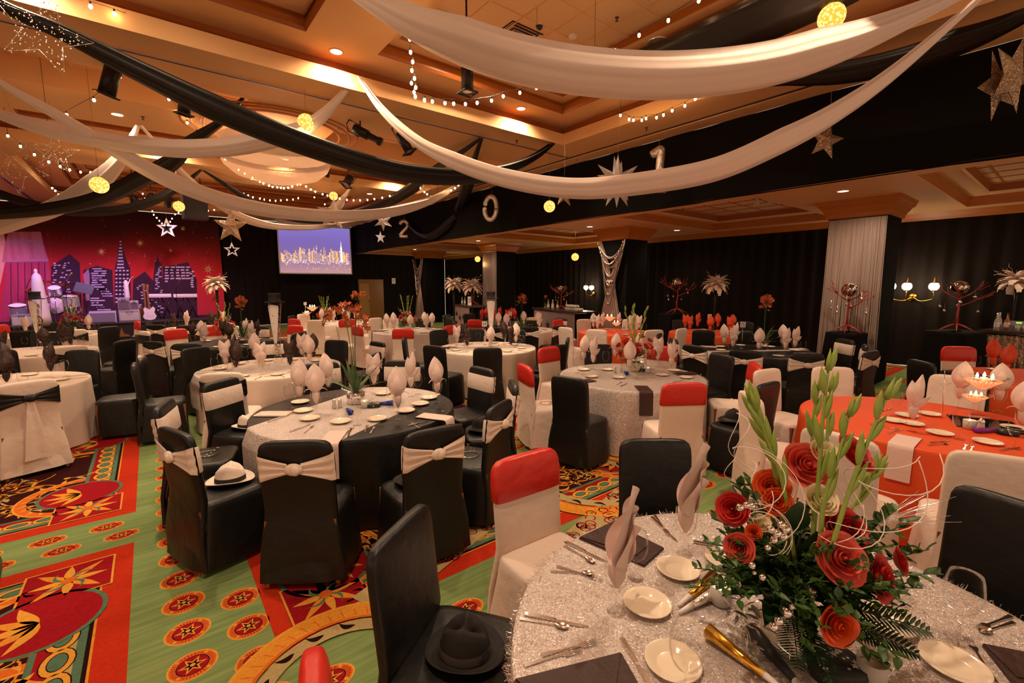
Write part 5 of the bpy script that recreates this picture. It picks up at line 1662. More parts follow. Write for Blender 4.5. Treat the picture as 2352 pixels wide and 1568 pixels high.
def make_hatvase():
    t = empty('tall_hat_vase')
    m = MB(); m.lathe([(0.062, 0.0), (0.064, 0.01), (0.05, 0.06), (0.045, 0.25), (0.055, 0.55), (0.085, 0.86), (0.092, 0.90), (0.088, 0.90), (0.05, 0.55), (0.04, 0.25), (0.01, 0.03)], 28, cap0=True)
    m.build('vase', M['glass'], t)
    r = random.Random(8)
    m = MB()
    for i in range(150):
        z = r.uniform(0.10, 0.84)
        R = (0.036 + 0.035 * max(0, z - 0.4)) * math.sqrt(r.random())
        a = r.uniform(0, 6.28)
        m.ball((R * cos(a), R * sin(a), z), (r.uniform(.008, .016),) * 3, 6, 4)
    o = m.build('crystal_filling', M['foil'], t); o['kind'] = 'stuff'
    m = MB()
    def P(u, v):
        z = 0.30 + 0.56 * u
        w = 0.02 + 0.068 * u
        R = 0.05 + 0.042 * max(0, (z - 0.3) / 0.6) + 0.008
        a = (v - 0.5) * 2 * w / R - pi / 2 - 0.25
        return (R * cos(a), R * sin(a), z + 0.02 * sin(pi * v) * u)
    m.grid(P, 12, 10)
    sh = m.build('shirt_front', M['paper'], t)
    m = MB()
    for z in (0.48, 0.60, 0.72):
        R = 0.05 + 0.042 * (z - 0.3) / 0.6 + 0.011
        m.ball((R * cos(-pi / 2 - 0.25), R * sin(-pi / 2 - 0.25), z), 0.006, 8, 5)
    m.build('buttons', M['ink'], sh)
    m = MB(); m.lathe([(0.001, 0.905), (0.135, 0.912), (0.142, 0.925), (0.13, 0.922), (0.086, 0.918), (0.080, 1.00), (0.088, 1.045), (0.082, 1.052), (0.001, 1.05)], 32, cap0=True, cap1=True)
    m.build('top_hat', M['hatblack'], t)
    return t
def arrange(key, mk, p, text, rz=0.0, sc=1.0, cat='flower arrangement', grp='flower centrepieces'):
    o = put(key, mk, (p[0], p[1], p[2] if len(p) > 2 else 0.7608), rz, sc)
    return tag(o, text, cat, grp)
up1 = Vector((0, 0, 0.001))
arrange('orch2', make_orchid(1.0, ((-0.17, 0.05), (0.10, -0.10), (-0.06, 0.06), (0.04, 0.09)), 4, 'silver', 20), on(818, 925) + up1, 'tall orange orchid arrangement in a metal pot on the black runner table', -YAW)
arrange('ros3', make_roses(0.90, 5, 14, 3), on(1458, 852) + up1, 'rose and gladiolus arrangement on the glitter table in the middle', 0.4)
arrange('ros3', None, on(935, 761) + up1, 'rose arrangement with gladioli on the glitter table before the door', 1.7)
arrange('ros3', None, on(747, 740) + up1, 'small looking rose arrangement on the far pale candle table', 2.6, 0.9)
arrange('ros3', None, on(168, 762) + up1, 'rose arrangement on the blush table closest to the stage, left of the aisle', 3.3, 0.95)
arrange('ros3', None, on(518, 772) + up1, 'rose arrangement at the back of the orchid table behind the aisle', 4.4, 0.85)
orch_b = make_orchid(0.98, ((0.05, 0.03), (-0.05, -0.03), (0.02, -0.06)), 9, 'silver', 24, 1.25)
arrange('orch6', orch_b, on(1752, 800) + up1, 'upright orange orchid arrangement on the black bow tie table', -YAW)
arrange('orch6', None, on(558, 786) + up1, 'upright orange orchid arrangement on the black table behind the blush one', 0.5, 0.95)
arrange('orch6', None, on(1198, 762) + up1, 'orange orchid arrangement in front of the star trimmed bar', 1.4, 0.95)
arrange('orch6', None, on(500, 745) + up1, 'orange orchid under the white feathers by the stage', 2.1, 0.9)
arrange('orchw', make_orchid(1.0, ((-0.14, 0.1), (0.16, 0.03), (-0.05, -0.12), (0.08, -0.1)), 12, 'silver', 26, 1.6), on(825, 741) + up1, 'wide orange orchid arrangement in front of the wood coloured door', -YAW, 0.95)
for px, py, tk, txt in ((1652, 655, 'B7', 'white feather plume arrangement against the dark wall behind table 81'), (2338, 650, None, 'white feather plume arrangement on the right hand bar, cut by the picture edge'), (965, 660, 'B5', 'white feather plumes left of the pair before the far column'), (1042, 655, None, 'white feather plumes by the far bar, right of the pair'), (507, 655, 'B2', 'white feather plume arrangement at the right end of the stage')):
    if px == 2338:
        c = at_d(px, py, 8.9); zb = 1.115
    elif px == 1042:
        c = at_d(px, py, 15.5); zb = 0.0
    elif px == 507:
        c = at_d(px, py, 13.2); zb = 0.7608
    elif px == 965:
        c = at_d(px, py, 13.8); zb = 0.7608
    else:
        c = at_d(px, py, 12.2); zb = 0.7608
    s = (c.z - zb) / 1.05
    if tk:
        cc = TAB[tk]['c']
        v = Vector((c.x - cc.x, c.y - cc.y))
        if v.length > 0.75:
            v *= 0.75 / v.length
            c = Vector((cc.x + v.x, cc.y + v.y, c.z))
    o = put('feather%.2f' % s, make_feather(1.05 * s, 34, 0.30, 5, 'darkmetal'), (c.x, c.y, zb), 0.7 + px)
    tag(o, txt, 'flower arrangement', 'feather centrepieces')
for px, py, txt in ((640, 832, 'tall glass vase wearing a black top hat and shirt front, left blush table'), (1128, 796, 'tall glass vase with top hat on the blush table numbered 64'), (95, 800, 'tall vase with top hat in front of the stage drums, left of the aisle'), (-20, 880, 'tall vase with top hat at the left picture edge')):
    o = put('hatvase', make_hatvase, on(px, py) + up1, -YAW + 0.3)
    tag(o, txt, 'vase', 'top hat vases')
# floating candle bowls on stems
M['candlewater'] = mat('glowing_candle_water', (0.85, 0.22, 0.10), 0.2, emit=((1.0, 0.32, 0.12), 0.9))  # candlelight in the bowl put into the water as its own glow
def make_candlebowl():
    m = MB(); m.lathe([(0.055, 0), (0.055, 0.004), (0.008, 0.012), (0.006, 0.15), (0.02, 0.165), (0.12, 0.25), (0.118, 0.25), (0.015, 0.17)], 32, cap0=True)
    t = m.build('candle_bowl', M['glass'])
    w = MB(); w.lathe([(0.016, 0.172), (0.09, 0.228), (0.001, 0.229)], 24, cap0=True)
    w.build('glowing_water', M['candlewater'], t)
    for dx, dy in ((0.035, 0), (-0.03, 0.025), (-0.01, -0.04)):
        c = MB(); c.lathe([(0.018, 0.226), (0.019, 0.242), (0.001, 0.243)], 12, (dx, dy, 0), cap0=True, cap1=True)
        k = c.build('floating_candle', M['wax'], t)
        fl = MB(); fl.lathe([(0.001, 0.244), (0.008, 0.252), (0.006, 0.262), (0.001, 0.276)], 8, (dx, dy, 0), cap0=True, cap1=True)
        fl.build('flame', M['flame'], k)
    return t
for p, txt, s in ((on(2247, 955), 'tall stemmed bowl of floating candles on the orange table at right', 1.45), (on(2232, 965), 'lower stemmed bowl of floating candles on the orange table at right', 0.95), (on(1415, 768), 'stemmed bowl of floating candles before the silver draped pillar', 1.2), (on(1400, 762), 'second stemmed bowl of floating candles by the silver draped pillar', 1.6), (on(706, 740), 'stemmed bowl of floating candles on the far pale table', 1.3), (on(719, 737), 'taller stemmed bowl of floating candles on the far pale table', 1.9)):
    tag(put('bowl', make_candlebowl, p + up1, 0, s), txt, 'candle', 'floating candle bowls')
m = MB(); m.box((0, 0, 0.004), (0.42, 0.42, 0.008), 0)
tag(m.build('black_mirror_tray', mat('black_glass', (0.006, 0.006, 0.008), 0.05), None, on(2262, 975) + up1, 0.3), 'square black glass tray under the candle bowls on the orange table', 'tray')
m = MB(); m.tube([(0, 0, 0.002), (0.006, 0.01, 0.22), (0.022, 0.02, 0.43)], [0.005, 0.004, 0.002], 8)
tag(m.build('glitter_wand', M['silver'], None, on(2163, 962) + up1), 'thin silver wand standing on the orange table at right', 'wand')

def keep_clear(p, rad):
    return all(o['category'] in ('chair', 'table', 'runner', 'napkin', 'goblet', 'plate', 'glass', 'fork', 'knife') or abs(o.location.z - 0.76) > 0.1 or (Vector(o.location[:2]) - Vector(p[:2])).length > rad for o in TAGGED)
for tk, (mts, n, full, flat) in LAY.items():
    r = random.Random(hash(tk) % 97 if False else sum(map(ord, tk)))
    mts = mts.split()
    a0 = CHAIRS[tk][0][2] if tk in CHAIRS else 0.3
    for i in range(n):
        a = a0 + 2 * pi * i / n
        lay_place(tk, a, mts[i % len(mts)], r.choice((0, 0, 1, 2)), r, full and True, flat if i % 3 == 0 else None)


# tinsel threads standing out of the near glitter cloth
def tinsel(tk, n, seed, L=0.02, rim=0.5):
    r = random.Random(seed)
    c, R = TAB[tk]['c'], TAB[tk]['R']
    boxes = []
    bpy.context.view_layer.update()
    for o in TAGGED:
        if o['category'] in ('chair', 'table') or abs(o.location.z - 0.76) > 0.05 or (Vector(o.location[:2]) - Vector(c[:2])).length > R + 0.2: continue
        for q in [o] + list(o.children):
            if q.type != 'MESH' or q.name.startswith(('foliage', 'rose', 'glad', 'curly', 'silver', 'lametta', 'fern', 'dark_l', 'cream')): continue
            bb = [Vector(v) for v in q.bound_box]
            boxes.append((q.matrix_world.inverted(), min(v.x for v in bb), max(v.x for v in bb), min(v.y for v in bb), max(v.y for v in bb), q.matrix_world.to_scale().x))
    m = MB()
    for i in range(n):
        a = r.uniform(0, 2 * pi)
        if r.random() < rim:
            rad, z = R + 0.004 + r.uniform(-0.01, 0.012), 0.76 - abs(r.gauss(0, 0.05))
            d = Vector((cos(a) * r.uniform(0.2, 1.2), sin(a) * r.uniform(0.2, 1.2), r.uniform(-0.3, 1)))
        else:
            rad, z = R * math.sqrt(r.random()), 0.7602
            d = Vector((r.uniform(-1, 1), r.uniform(-1, 1), r.uniform(0.05, 0.35)))
        p = Vector((c.x + rad * cos(a), c.y + rad * sin(a), z))
        d = d.normalized() * r.uniform(0.4, 1.0) * L
        hit = False
        for inv, x0, x1, y0, y1, sc in boxes:
            e = (L * 0.9) / sc
            q = inv @ p
            if x0 - e < q.x < x1 + e and y0 - e < q.y < y1 + e: hit = True; break
        if hit: continue
        w = d.cross(Vector((r.uniform(-1, 1), r.uniform(-1, 1), r.uniform(-1, 1)))).normalized() * 0.0006
        k = Vector((r.uniform(-1, 1), r.uniform(-1, 1), r.uniform(-0.2, 0.6))) * L * 0.25
        q = p + d * 0.5 + k
        e = p + d
        m.add([p - w, p + w, q - w, q + w, e - w, e + w], [(0, 1, 3, 2), (2, 3, 5, 4)])
    o = m.build('tinsel_pile', M['tinsel'], None)
    o['kind'] = 'stuff'
    o.parent = TAB[tk]['o']
    o.location = -TAB[tk]['o'].location
    return o
tinsel('T1', 15000, 5, 0.022, 0.33)
tinsel('T3', 4000, 6, 0.024, 0.6)

# ---------------------------------------------------------------- height of the ceiling over a floor point
def inside(h, x, y): return h[0] < x < h[1] and h[2] < y < h[3]
INNER = [(-1.8, 1.93, 0.2, 6.92), (2.93, 6.78, 0.2, 6.92), (-1.8, 1.93, 12.25, 13.75), (2.93, 6.78, 12.25, 13.75), (-1.8, 6.78, 16.6, 22.0), (-8.1, -4.2, 2.0, 6.9)]
def ceil_z(x, y):
    if x > XV + 0.1:
        for h in LOWH:
            if inside(shrink(h, 0.35), x, y): return LOWC + 0.36
            if inside(h, x, y): return LOWC + 0.2
        return LOWC
    for h in REC:
        if inside(h, x, y): return 5.3
    for h in INNER:
        for e, z in ((0.48, 5.85), (0.24, 5.73), (0, 5.53)):
            if inside(shrink(h, e), x, y): return z
    for h in (BAY1, BAY3, BAY4, BAYL1):
        if inside(h, x, y): return 5.33
    return SOF
# ---------------------------------------------------------------- cloth swags overhead
def path3(A, B, mids):
    """A, B: room points; mids: picture points of the hanging cloth, taken in the upright plane through A and B"""
    A, B = Vector(A), Vector(B)
    ab = Vector((B.x - A.x, B.y - A.y, 0))
    n = Vector((-ab.y, ab.x, 0)).normalized()
    out = []
    for px, py in mids:
        d = ray(px, py)
        t = (A - CAM).dot(n) / d.dot(n)
        out.append(CAM + d * t)
    return [A] + out + [B]
def swag(A, B, mids, width, mt, label, grp, deep=0.5, pleats=5, ends=(0.18, 0.18)):
    pts = spline(path3(A, B, mids) if mids and not isinstance(mids[0], Vector) else [Vector(A)] + list(mids) + [Vector(B)], 10)
    width *= 1.75
    n = len(pts)
    L = [0]
    for a, b in zip(pts, pts[1:]): L.append(L[-1] + (b - a).length)
    r = random.Random(int(abs(pts[0].x * 100 + pts[-1].y * 37)) + len(label))
    ph = r.uniform(0, 6)
    NU = 28
    rings = []
    for i, p in enumerate(pts):
        t = L[i] / L[-1]
        d = (pts[min(i + 1, n - 1)] - pts[max(i - 1, 0)]).normalized()
        s = d.cross(Vector((0, 0, 1)))
        s = s.normalized() if s.length > 1e-3 else Vector((1, 0, 0))
        up = s.cross(d).normalized()
        g = min(1.0, (ends[0] + t * 3.2), (ends[1] + (1 - t) * 3.2))
        w = width * g
        ring = []
        for j in range(NU + 1):
            q = 2 * j / NU - 1
            a = q * pi * 0.62
            rip = 1 + 0.07 * sin(pleats * 2.6 * q + ph + 0.6 * t) + 0.04 * sin(pleats * 5.3 * q + 2 * ph - 1.1 * t)
            ring.append(p + (s * sin(a) * 0.5 * w * 0.75 - up * (cos(a) * deep * w * 0.62 - deep * w * 0.3)) * rip)
        rings.append(ring)
    m = MB()
    m.loft(rings, 0, True, False)
    return tag(m.build('fabric_swag', M[mt]), label, 'drapery', grp)
WG, KG = 'white ceiling swags', 'black ceiling swags'
apex = at(822, 178, 5.14)
swag(at(700, -90, 5.3), at(2280, -45, 4.95), [(905, 45), (1030, 105), (1180, 155), (1340, 185), (1520, 195), (1700, 180), (1850, 145), (2010, 85)], 0.44, 'drape_w', 'broad white chiffon swag crossing the top of the picture', WG)
swag(apex, at(2300, -45, 4.9), [(880, 258), (960, 330), (1060, 382), (1180, 420), (1330, 440), (1500, 425), (1650, 395), (1800, 330), (1920, 265), (2060, 165)], 0.32, 'drape_w', 'long white swag falling right from the peak by the black lanterns', WG)
swag(at(-160, 200, 4.85), apex, [(0, 266), (140, 310), (300, 338), (430, 349), (560, 340), (680, 308), (745, 268)], 0.30, 'drape_w', 'white swag rising to the peak above the glowing ball, left of centre', WG)
swag(at(-120, 100, 5.0), at(1090, 402, 4.95), [(0, 192), (130, 268), (250, 342), (360, 405), (480, 455), (620, 488), (770, 499), (900, 489), (1000, 458)], 0.30, 'drape_w', 'white swag running from the upper left edge down over the projection screen', WG)
swag(at(322, 288, 4.84), at_y(850, 505, 22.0), [(372, 345), (430, 410), (500, 470), (570, 508), (650, 523), (750, 521)], 0.22, 'drape_w', 'thin white swag behind the gold star, right of the small peak', WG)
swag(at(318, 288, 4.84), at_y(-90, 560, 15.5), [(300, 330), (262, 390), (200, 445), (120, 488), (40, 515)], 0.30, 'drape_w', 'white swag falling to the left edge beside the glowing ball', WG)
swag(at(805, 432, 4.86), at_y(700, 500, 21.0), [(790, 455), (765, 484)], 0.24, 'drape_w', 'short far white swag above the projection screen', WG)
swag(at(-150, -95, 5.05), at(1289, 315, 5.12), [(0, 15), (150, 85), (350, 188), (520, 270), (700, 340), (850, 387), (950, 406), (1060, 411), (1150, 398), (1230, 362)], 0.34, 'drape_k', 'long black swag sweeping from the upper left corner to the centre', KG)
swag(at(1340, 215, 5.15), at(2130, -130, 4.95), [(1440, 180), (1560, 140), (1700, 82), (1850, 15)], 0.50, 'drape_k', 'wide black swag in the upper right above the white one', KG, ends=(0.35, 0.6))
swag(at(1700, 205, 4.85), at(2480, -20, 4.7), [(1800, 184), (1930, 175), (2080, 145), (2230, 95), (2352, 42)], 0.30, 'drape_k', 'black swag crossing the right edge under the white ones', KG)
swag(at(463, 391, 4.86), at_y(-160, 375, 16.0), [(410, 434), (344, 468), (275, 486), (190, 490), (114, 481), (0, 447)], 0.24, 'drape_k', 'black swag left of the dark peak above the stage', KG, ends=(0.25, 0.3))
swag(at(465, 391, 4.86), at_y(800, 514, 22.5), [(510, 420), (558, 452), (610, 484), (690, 508)], 0.22, 'drape_k', 'black swag right of the dark peak above the stage', KG)
swag(at(561, 224, 5.0), at_y(-140, 515, 14.5), [(513, 279), (437, 334), (396, 379), (330, 415), (230, 462), (114, 486), (0, 497)], 0.24, 'drape_k', 'black swag descending behind the long one to the left edge', KG)
swag(at(1106, 317, 4.86), at_y(740, 500, 20.5), [(1060, 352), (1010, 386), (950, 435), (880, 472), (800, 494)], 0.26, 'drape_k', 'black swag falling left from the dark peak in the centre', KG)
K6 = [at_x(px, py, XV - 0.08) for px, py in ((1062, 470), (1035, 515), (985, 546), (940, 515))]
swag(at(1107, 317, 4.86), at_x(918, 458, XV - 0.06), [at(1085, 385, 4.55)] + K6, 0.26, 'drape_k', 'thin black swag looping over the dark bulkhead by the silver numbers', KG)

# ---------------------------------------------------------------- strings of warm bulbs
def string_lights(pix, d0, d1, label, br=0.019, lead=()):
    """bulbs at picture points, distance running evenly from d0 to d1"""
    L = [0]
    for a, b in zip(pix, pix[1:]): L.append(L[-1] + hypot(b[0] - a[0], b[1] - a[1]))
    P = [at_d(px, py, d0 + (d1 - d0) * l / max(L[-1], 1)) for (px, py), l in zip(pix, L)]
    c = sum(P, Vector()) / len(P)
    t = empty('string_lights', c)
    tag(t, label, 'string lights', 'festoon strings')
    m = MB()
    up = Vector((0, 0, 0.055))
    cord = [p + up - c for p in P]
    for q in lead: cord.insert(0 if (Vector(q) - P[0]).length < (Vector(q) - P[-1]).length else len(cord), Vector(q) - c)
    for e in (0, -1):
        q = cord[e] + c
        z = Vector((q.x, q.y, ceil_z(q.x, q.y) - 0.004)) - c
        cord.insert(0, z) if e == 0 else cord.append(z)
    m.tube(cord, 0.003, 5, 0)
    for p in P: m.lathe([(0.009, 0.018), (0.010, 0.045), (0.004, 0.055)], 8, p - c, 0)
    m.build('cord', M['darkmetal'], t)
    first = None
    for p in P:
        if first is None:
            m = MB(); m.ball((0, 0, 0), (br, br, br * 1.35), 10, 7)
            o = m.build('bulb', M['bulb'], t)
            first = o.data
        else:
            o = bpy.data.objects.new('bulb', first); COL.objects.link(o); o.parent = t
        o.location = p - c
    return t
near_top = at(940, -60, 5.5)
string_lights([(940, 15), (941, 90), (943, 120), (948, 142), (946, 162), (952, 180), (945, 191), (955, 201), (951, 212), (954, 222), (975, 230), (993, 233), (1022, 237), (1042, 238), (1069, 239), (1096, 236), (1129, 231), (1156, 221), (1194, 213), (1232, 202)], 5.6, 6.6, 'string of warm bulbs dropping beside the black lantern, top centre')
string_lights([(1365, 143), (1413, 116), (1468, 81), (1535, 47), (1605, 2), (1680, -50)], 6.2, 5.2, 'string of warm bulbs rising across the ceiling tiles, upper right')
string_lights([(1425, 265), (1445, 274), (1455, 276), (1474, 276), (1484, 272), (1508, 270), (1524, 264), (1544, 254), (1573, 243), (1597, 227), (1640, 195), (1693, 150), (1731, 114), (1778, 70), (1840, 20)], 8.2, 5.6, 'string of warm bulbs along the coffer edge, right of centre')
string_lights([(160, -20), (208, 15), (263, 32), (300, 46), (345, 58)], 4.8, 5.6, 'string of a few warm bulbs at the top left corner')
string_lights([(330, 150), (275, 177), (250, 207), (216, 230), (153, 264), (110, 285)], 6.5, 6.9, 'string of warm bulbs over the upper left black lantern')
string_lights([(360, 200), (388, 228), (410, 256), (430, 282), (452, 304), (473, 317), (500, 340), (517, 366), (548, 390), (562, 398), (580, 408), (597, 417), (605, 421), (618, 426), (626, 429), (637, 430), (645, 431), (652, 432), (662, 431), (671, 428), (683, 424), (690, 423)], 7.0, 12.0, 'string of warm bulbs running from the long black swag to the middle')
string_lights([(690, 423), (703, 428), (714, 435), (724, 440), (741, 446), (752, 449), (780, 456), (797, 459), (812, 460), (827, 460), (844, 459), (860, 457), (878, 454), (895, 450), (914, 445), (933, 437), (948, 428), (957, 418), (975, 405)], 12.0, 13.0, 'string of warm bulbs above the projection screen')
string_lights([(548, 440), (560, 445), (570, 449), (581, 453), (597, 456), (607, 458), (620, 460), (633, 461), (645, 460), (659, 459), (673, 458), (685, 455), (722, 453), (746, 469)], 14.0, 15.0, 'lower far string of warm bulbs left of the projection screen')
string_lights([(322, 433), (328, 445), (333, 456), (335, 464), (343, 474), (350, 485), (353, 493), (360, 500), (366, 507), (372, 513), (378, 517), (385, 517), (391, 509), (395, 502), (402, 492), (410, 488), (420, 490)], 15.0, 17.0, 'string of warm bulbs dipping to the stage star')
string_lights([(18, 312), (47, 336), (79, 355), (112, 372), (138, 382), (160, 390), (185, 395), (208, 396), (240, 388), (265, 380), (282, 376)], 8.0, 11.0, 'string of warm bulbs at the left edge above the glowing ball')
string_lights([(120, 432), (127, 438), (135, 447), (142, 452), (165, 458), (188, 458), (197, 456), (210, 455), (222, 452), (233, 448), (243, 443), (256, 436), (268, 428), (278, 418)], 12.0, 12.5, 'string of warm bulbs below the left glowing ball')
string_lights([(1005, 452), (1015, 450), (1022, 447), (1030, 443), (1036, 437), (1045, 432), (1053, 425), (1065, 410)], 12.5, 11.0, 'short string of warm bulbs by the white swag end, centre')
string_lights([(960, 425), (966, 432), (975, 441), (981, 446), (990, 452)], 11.5, 12.0, 'short string of warm bulbs between the black swags, centre')
string_lights([(468, 480), (478, 484), (492, 482), (505, 476)], 16, 16.5, 'tiny string of warm bulbs beside the hanging black loudspeaker')

# ---------------------------------------------------------------- glowing balls
def glow_mat():
    m = bpy.data.materials.new('beaded_globe')
    m.use_nodes = True
    nt = m.node_tree
    nt.nodes.clear()
    tc = nt.nodes.new('ShaderNodeTexCoord')
    v = nt.nodes.new('ShaderNodeTexVoronoi'); v.inputs['Scale'].default_value = 34
    cr = nt.nodes.new('ShaderNodeValToRGB')
    cr.color_ramp.elements[0].position = 0.2; cr.color_ramp.elements[0].color = (1.0, 0.72, 0.22, 1)
    cr.color_ramp.elements[1].position = 0.6; cr.color_ramp.elements[1].color = (0.72, 0.26, 0.03, 1)
    e = nt.nodes.new('ShaderNodeEmission'); e.inputs[1].default_value = 1.5
    o = nt.nodes.new('ShaderNodeOutputMaterial')
    nt.links.new(tc.outputs['Object'], v.inputs['Vector']); nt.links.new(v.outputs['Distance'], cr.inputs[0])
    nt.links.new(cr.outputs[0], e.inputs[0]); nt.links.new(e.outputs[0], o.inputs[0])
    return m
M['globe'] = glow_mat()
def make_globe():
    t = empty('glowing_ball')
    m = MB(); m.ball((0, 0, 0), 0.125, 28, 18)
    m.build('beaded_globe', M['globe'], t)
    m = MB(); m.lathe([(0.02, 0.118), (0.012, 0.14), (0.003, 0.15)], 10)
    m.build('cap', M['gold'], t)
    return t
def hung(o, top, name='hanging_wire', r=0.0025):
    L = top - o.location.z
    m = MB(); m.tube([(0, 0, 0.0), (0, 0, L / o.scale.z)], r, 5)
    m.build(name, M['trimdark'], o)
for px, py, rad, top, txt in ((1910, 39, 28, 5.3, 'glowing amber ball lamp at the upper right'), (703, 281, 18.5, 4.93, 'glowing amber ball lamp below the white peak'), (228, 425, 18, 4.93, 'glowing amber ball lamp at the left'), (411, 474, 11.5, 4.93, 'glowing amber ball lamp above the stage'), (766, 450, 9.5, 4.93, 'small glowing ball lamp over the projection screen'), (1262, 474, 13, 4.93, 'glowing amber ball lamp in front of the dark bulkhead'), (1321, 590, 8.5, 3.7, 'small glowing ball lamp above the star trimmed bar'), (1097, 595, 6.5, 3.56, 'smallest glowing ball lamp before the far column')):
    d = FPX * 0.125 / rad
    p = at_d(px, py, d)
    if px == 1321 or px == 1097: p = at_d(px, py, 15.6 if px == 1321 else 18.6)
    t = make_globe()
    t.location = p
    if px in (1321, 1097): t.scale = (depth(p) * rad / FPX / 0.125,) * 3
    hung(t, ceil_z(p.x, p.y) - 0.004)
    tag(t, txt, 'lamp', 'glowing ball lamps')
    lamp('POINT', 'ball_glow', p + Vector((0, 0, -0.2)), 4, (1.0, 0.6, 0.25), 0.1)

# ---------------------------------------------------------------- stars and silver numbers
def star_solid(R, r_, n=5, th=0.07, mt='glitter_gold', name='hanging_star', flat=False):
    m = MB()
    P = star2(R, r_, n)
    k = len(P)
    vs = [(x, 0, y) for x, y in P] + [(0, -th, 0), (0, th, 0)]
    fs = [(i, (i + 1) % k, k) for i in range(k)] + [((i + 1) % k, i, k + 1) for i in range(k)]
    m.add(vs, fs)
    return m.build(name, M[mt])
def star_outline(R, w, th=0.02, mt='paper'):
    m = MB()
    o, i = star2(R, R * 0.42), star2(R * w, R * w * 0.42)
    k = len(o)
    for y in (-th, th):
        m.add([(a, y, b) for a, b in o + i], [(j, (j + 1) % k, k + (j + 1) % k, k + j) for j in range(k)])
    m.add([(a, -th, b) for a, b in o] + [(a, th, b) for a, b in o], [(j, (j + 1) % k, k + (j + 1) % k, k + j) for j in range(k)])
    m.add([(a, -th, b) for a, b in i] + [(a, th, b) for a, b in i], [(j, (j + 1) % k, k + (j + 1) % k, k + j) for j in range(k)])
    return m.build('outline_star', M[mt])
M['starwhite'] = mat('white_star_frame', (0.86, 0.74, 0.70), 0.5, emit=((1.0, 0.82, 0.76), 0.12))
M['mesh_star'] = sheer('silver_mesh', (0.72, 0.62, 0.56), 0.42, 0.35)
def hang_star(o, px, py, dep, top, txt, rz=0.0, tilt=0.0):
    o.location = at_d(px, py, dep)
    o.rotation_euler = (0, tilt, -YAW + rz)
    m = MB()
    tip = max(v.co.z for v in o.data.vertices)
    L = max(ceil_z(o.location.x, o.location.y) - 0.006 - o.location.z, tip + 0.05)
    m.tube([(0, 0, tip * 0.9), (-sin(tilt) * L, 0, cos(tilt) * L)], 0.0018, 4)
    m.build('thread', M['rail'], o)
    tag(o, txt, 'star', 'hanging stars')
hang_star(star_solid(0.27, 0.115), 1897, 322, 6.2, 4.93, 'single champagne glitter star before the dark bulkhead, right of the silver 1', 0.1, 0.18)
o = star_solid(0.38, 0.165); hang_star(o, 2328, 172, 4.6, 4.9, 'large champagne glitter star cut by the right picture edge', 0.35, 0.25)
s2 = star_solid(0.36, 0.15, 5, 0.05); s2.parent = o; s2.location = (0.03, 0.12, -0.05); s2.name = 'rear_star'; s2.rotation_euler = (0, 0.5, 0)
o = star_solid(0.44, 0.17, 7, 0.12, 'mesh_star'); hang_star(o, 1418, 418, 7.6, 4.93, 'big seven pointed silver mesh star before the dark bulkhead', 0.1)
s2 = star_solid(0.36, 0.15, 5, 0.08, 'glitter_gold'); s2.parent = o; s2.name = 'inner_star'; s2.location = (0, 0.03, 0)
s3 = star_solid(0.42, 0.15, 7, 0.10, 'mesh_star'); s3.parent = o; s3.name = 'rear_star'; s3.rotation_euler = (0, 0.45, 0.9)
hang_star(star_solid(0.40, 0.17), 530, 520, 10.5, 4.93, 'champagne glitter star hanging left of the projection screen', 0.1, 0.06)
hang_star(star_outline(0.27, 0.62, 0.02, 'starwhite'), 533, 574, 16.5, 4.85, 'white outline star on the dark cloth right of the backdrop', 0.35)
o = star_outline(0.36, 0.55, 0.03, 'starwhite'); hang_star(o, 384, 524, 17.0, 4.93, 'bright white outline star hanging over the stage', 0.2)
s2 = star_outline(0.2, 0.5, 0.05, 'ink'); s2.parent = o; s2.name = 'inner_star'
o = star_solid(0.42, 0.17, 5, 0.09, 'mesh_star'); hang_star(o, 765, 492, 11.5, 4.93, 'silver mesh double star in front of the projection screen top', 0.3, 0.1)
s2 = star_solid(0.30, 0.12, 5, 0.06, 'glitter_gold'); s2.parent = o; s2.name = 'inner_star'; s2.rotation_euler = (0, 0.2, 0.5)
hang_star(star_solid(0.30, 0.12, 6, 0.10, 'mesh_star'), 880, 508, 14.0, 4.93, 'silver mesh star on the bulkhead left of the silver 2', 0.4)
hang_star(star_solid(0.24, 0.10, 5, 0.04, 'starwhite'), 874, 545, 17.5, 4.7, 'small white star low on the bulkhead left of the silver 2', 0.9)
hang_star(star_solid(0.28, 0.12, 5, 0.05, 'glitter_gold'), 1296, 446, 9.5, 4.9, 'champagne star half hidden behind the long white swag', 0.5)
def bead_star(R, n, seed):
    r = random.Random(seed)
    m = MB()
    P = star2(R, R * 0.42)
    k = 0
    while k < n:
        x, y = r.uniform(-R, R), r.uniform(-R, R)
        a = atan2(y, x); q = hypot(x, y)
        f = abs(((a - pi / 2) / (2 * pi / 5) + 0.5) % 1 - 0.5) * 2
        if q > R * (1 - 0.58 * f ** 0.8): continue
        s = r.uniform(0.5, 1)
        m.ball((x, r.uniform(-.03, .03), y), (0.0085 * s, 0.006 * s, 0.0085 * s), 6, 4)
        k += 1
    for i in range(10):
        a, b = P[i], P[(i + 1) % 10]
        m.tube([(a[0], 0, a[1]), (b[0], 0, b[1])], 0.0015, 4)
    return m.build('beaded_star', M['tinsel'])
hang_star(bead_star(0.40, 170, 3), 100, 78, 4.7, 4.95, 'see-through beaded star at the upper left', 0.5, 0.3)
hang_star(bead_star(0.34, 170, 4), 126, 352, 7.5, 4.93, 'see-through beaded star left of the glowing ball', 0.3, 0.1)
hang_star(bead_star(0.42, 150, 5), 30, 385, 7.2, 4.93, 'see-through beaded star at the left picture edge', 0.5, 0.5)
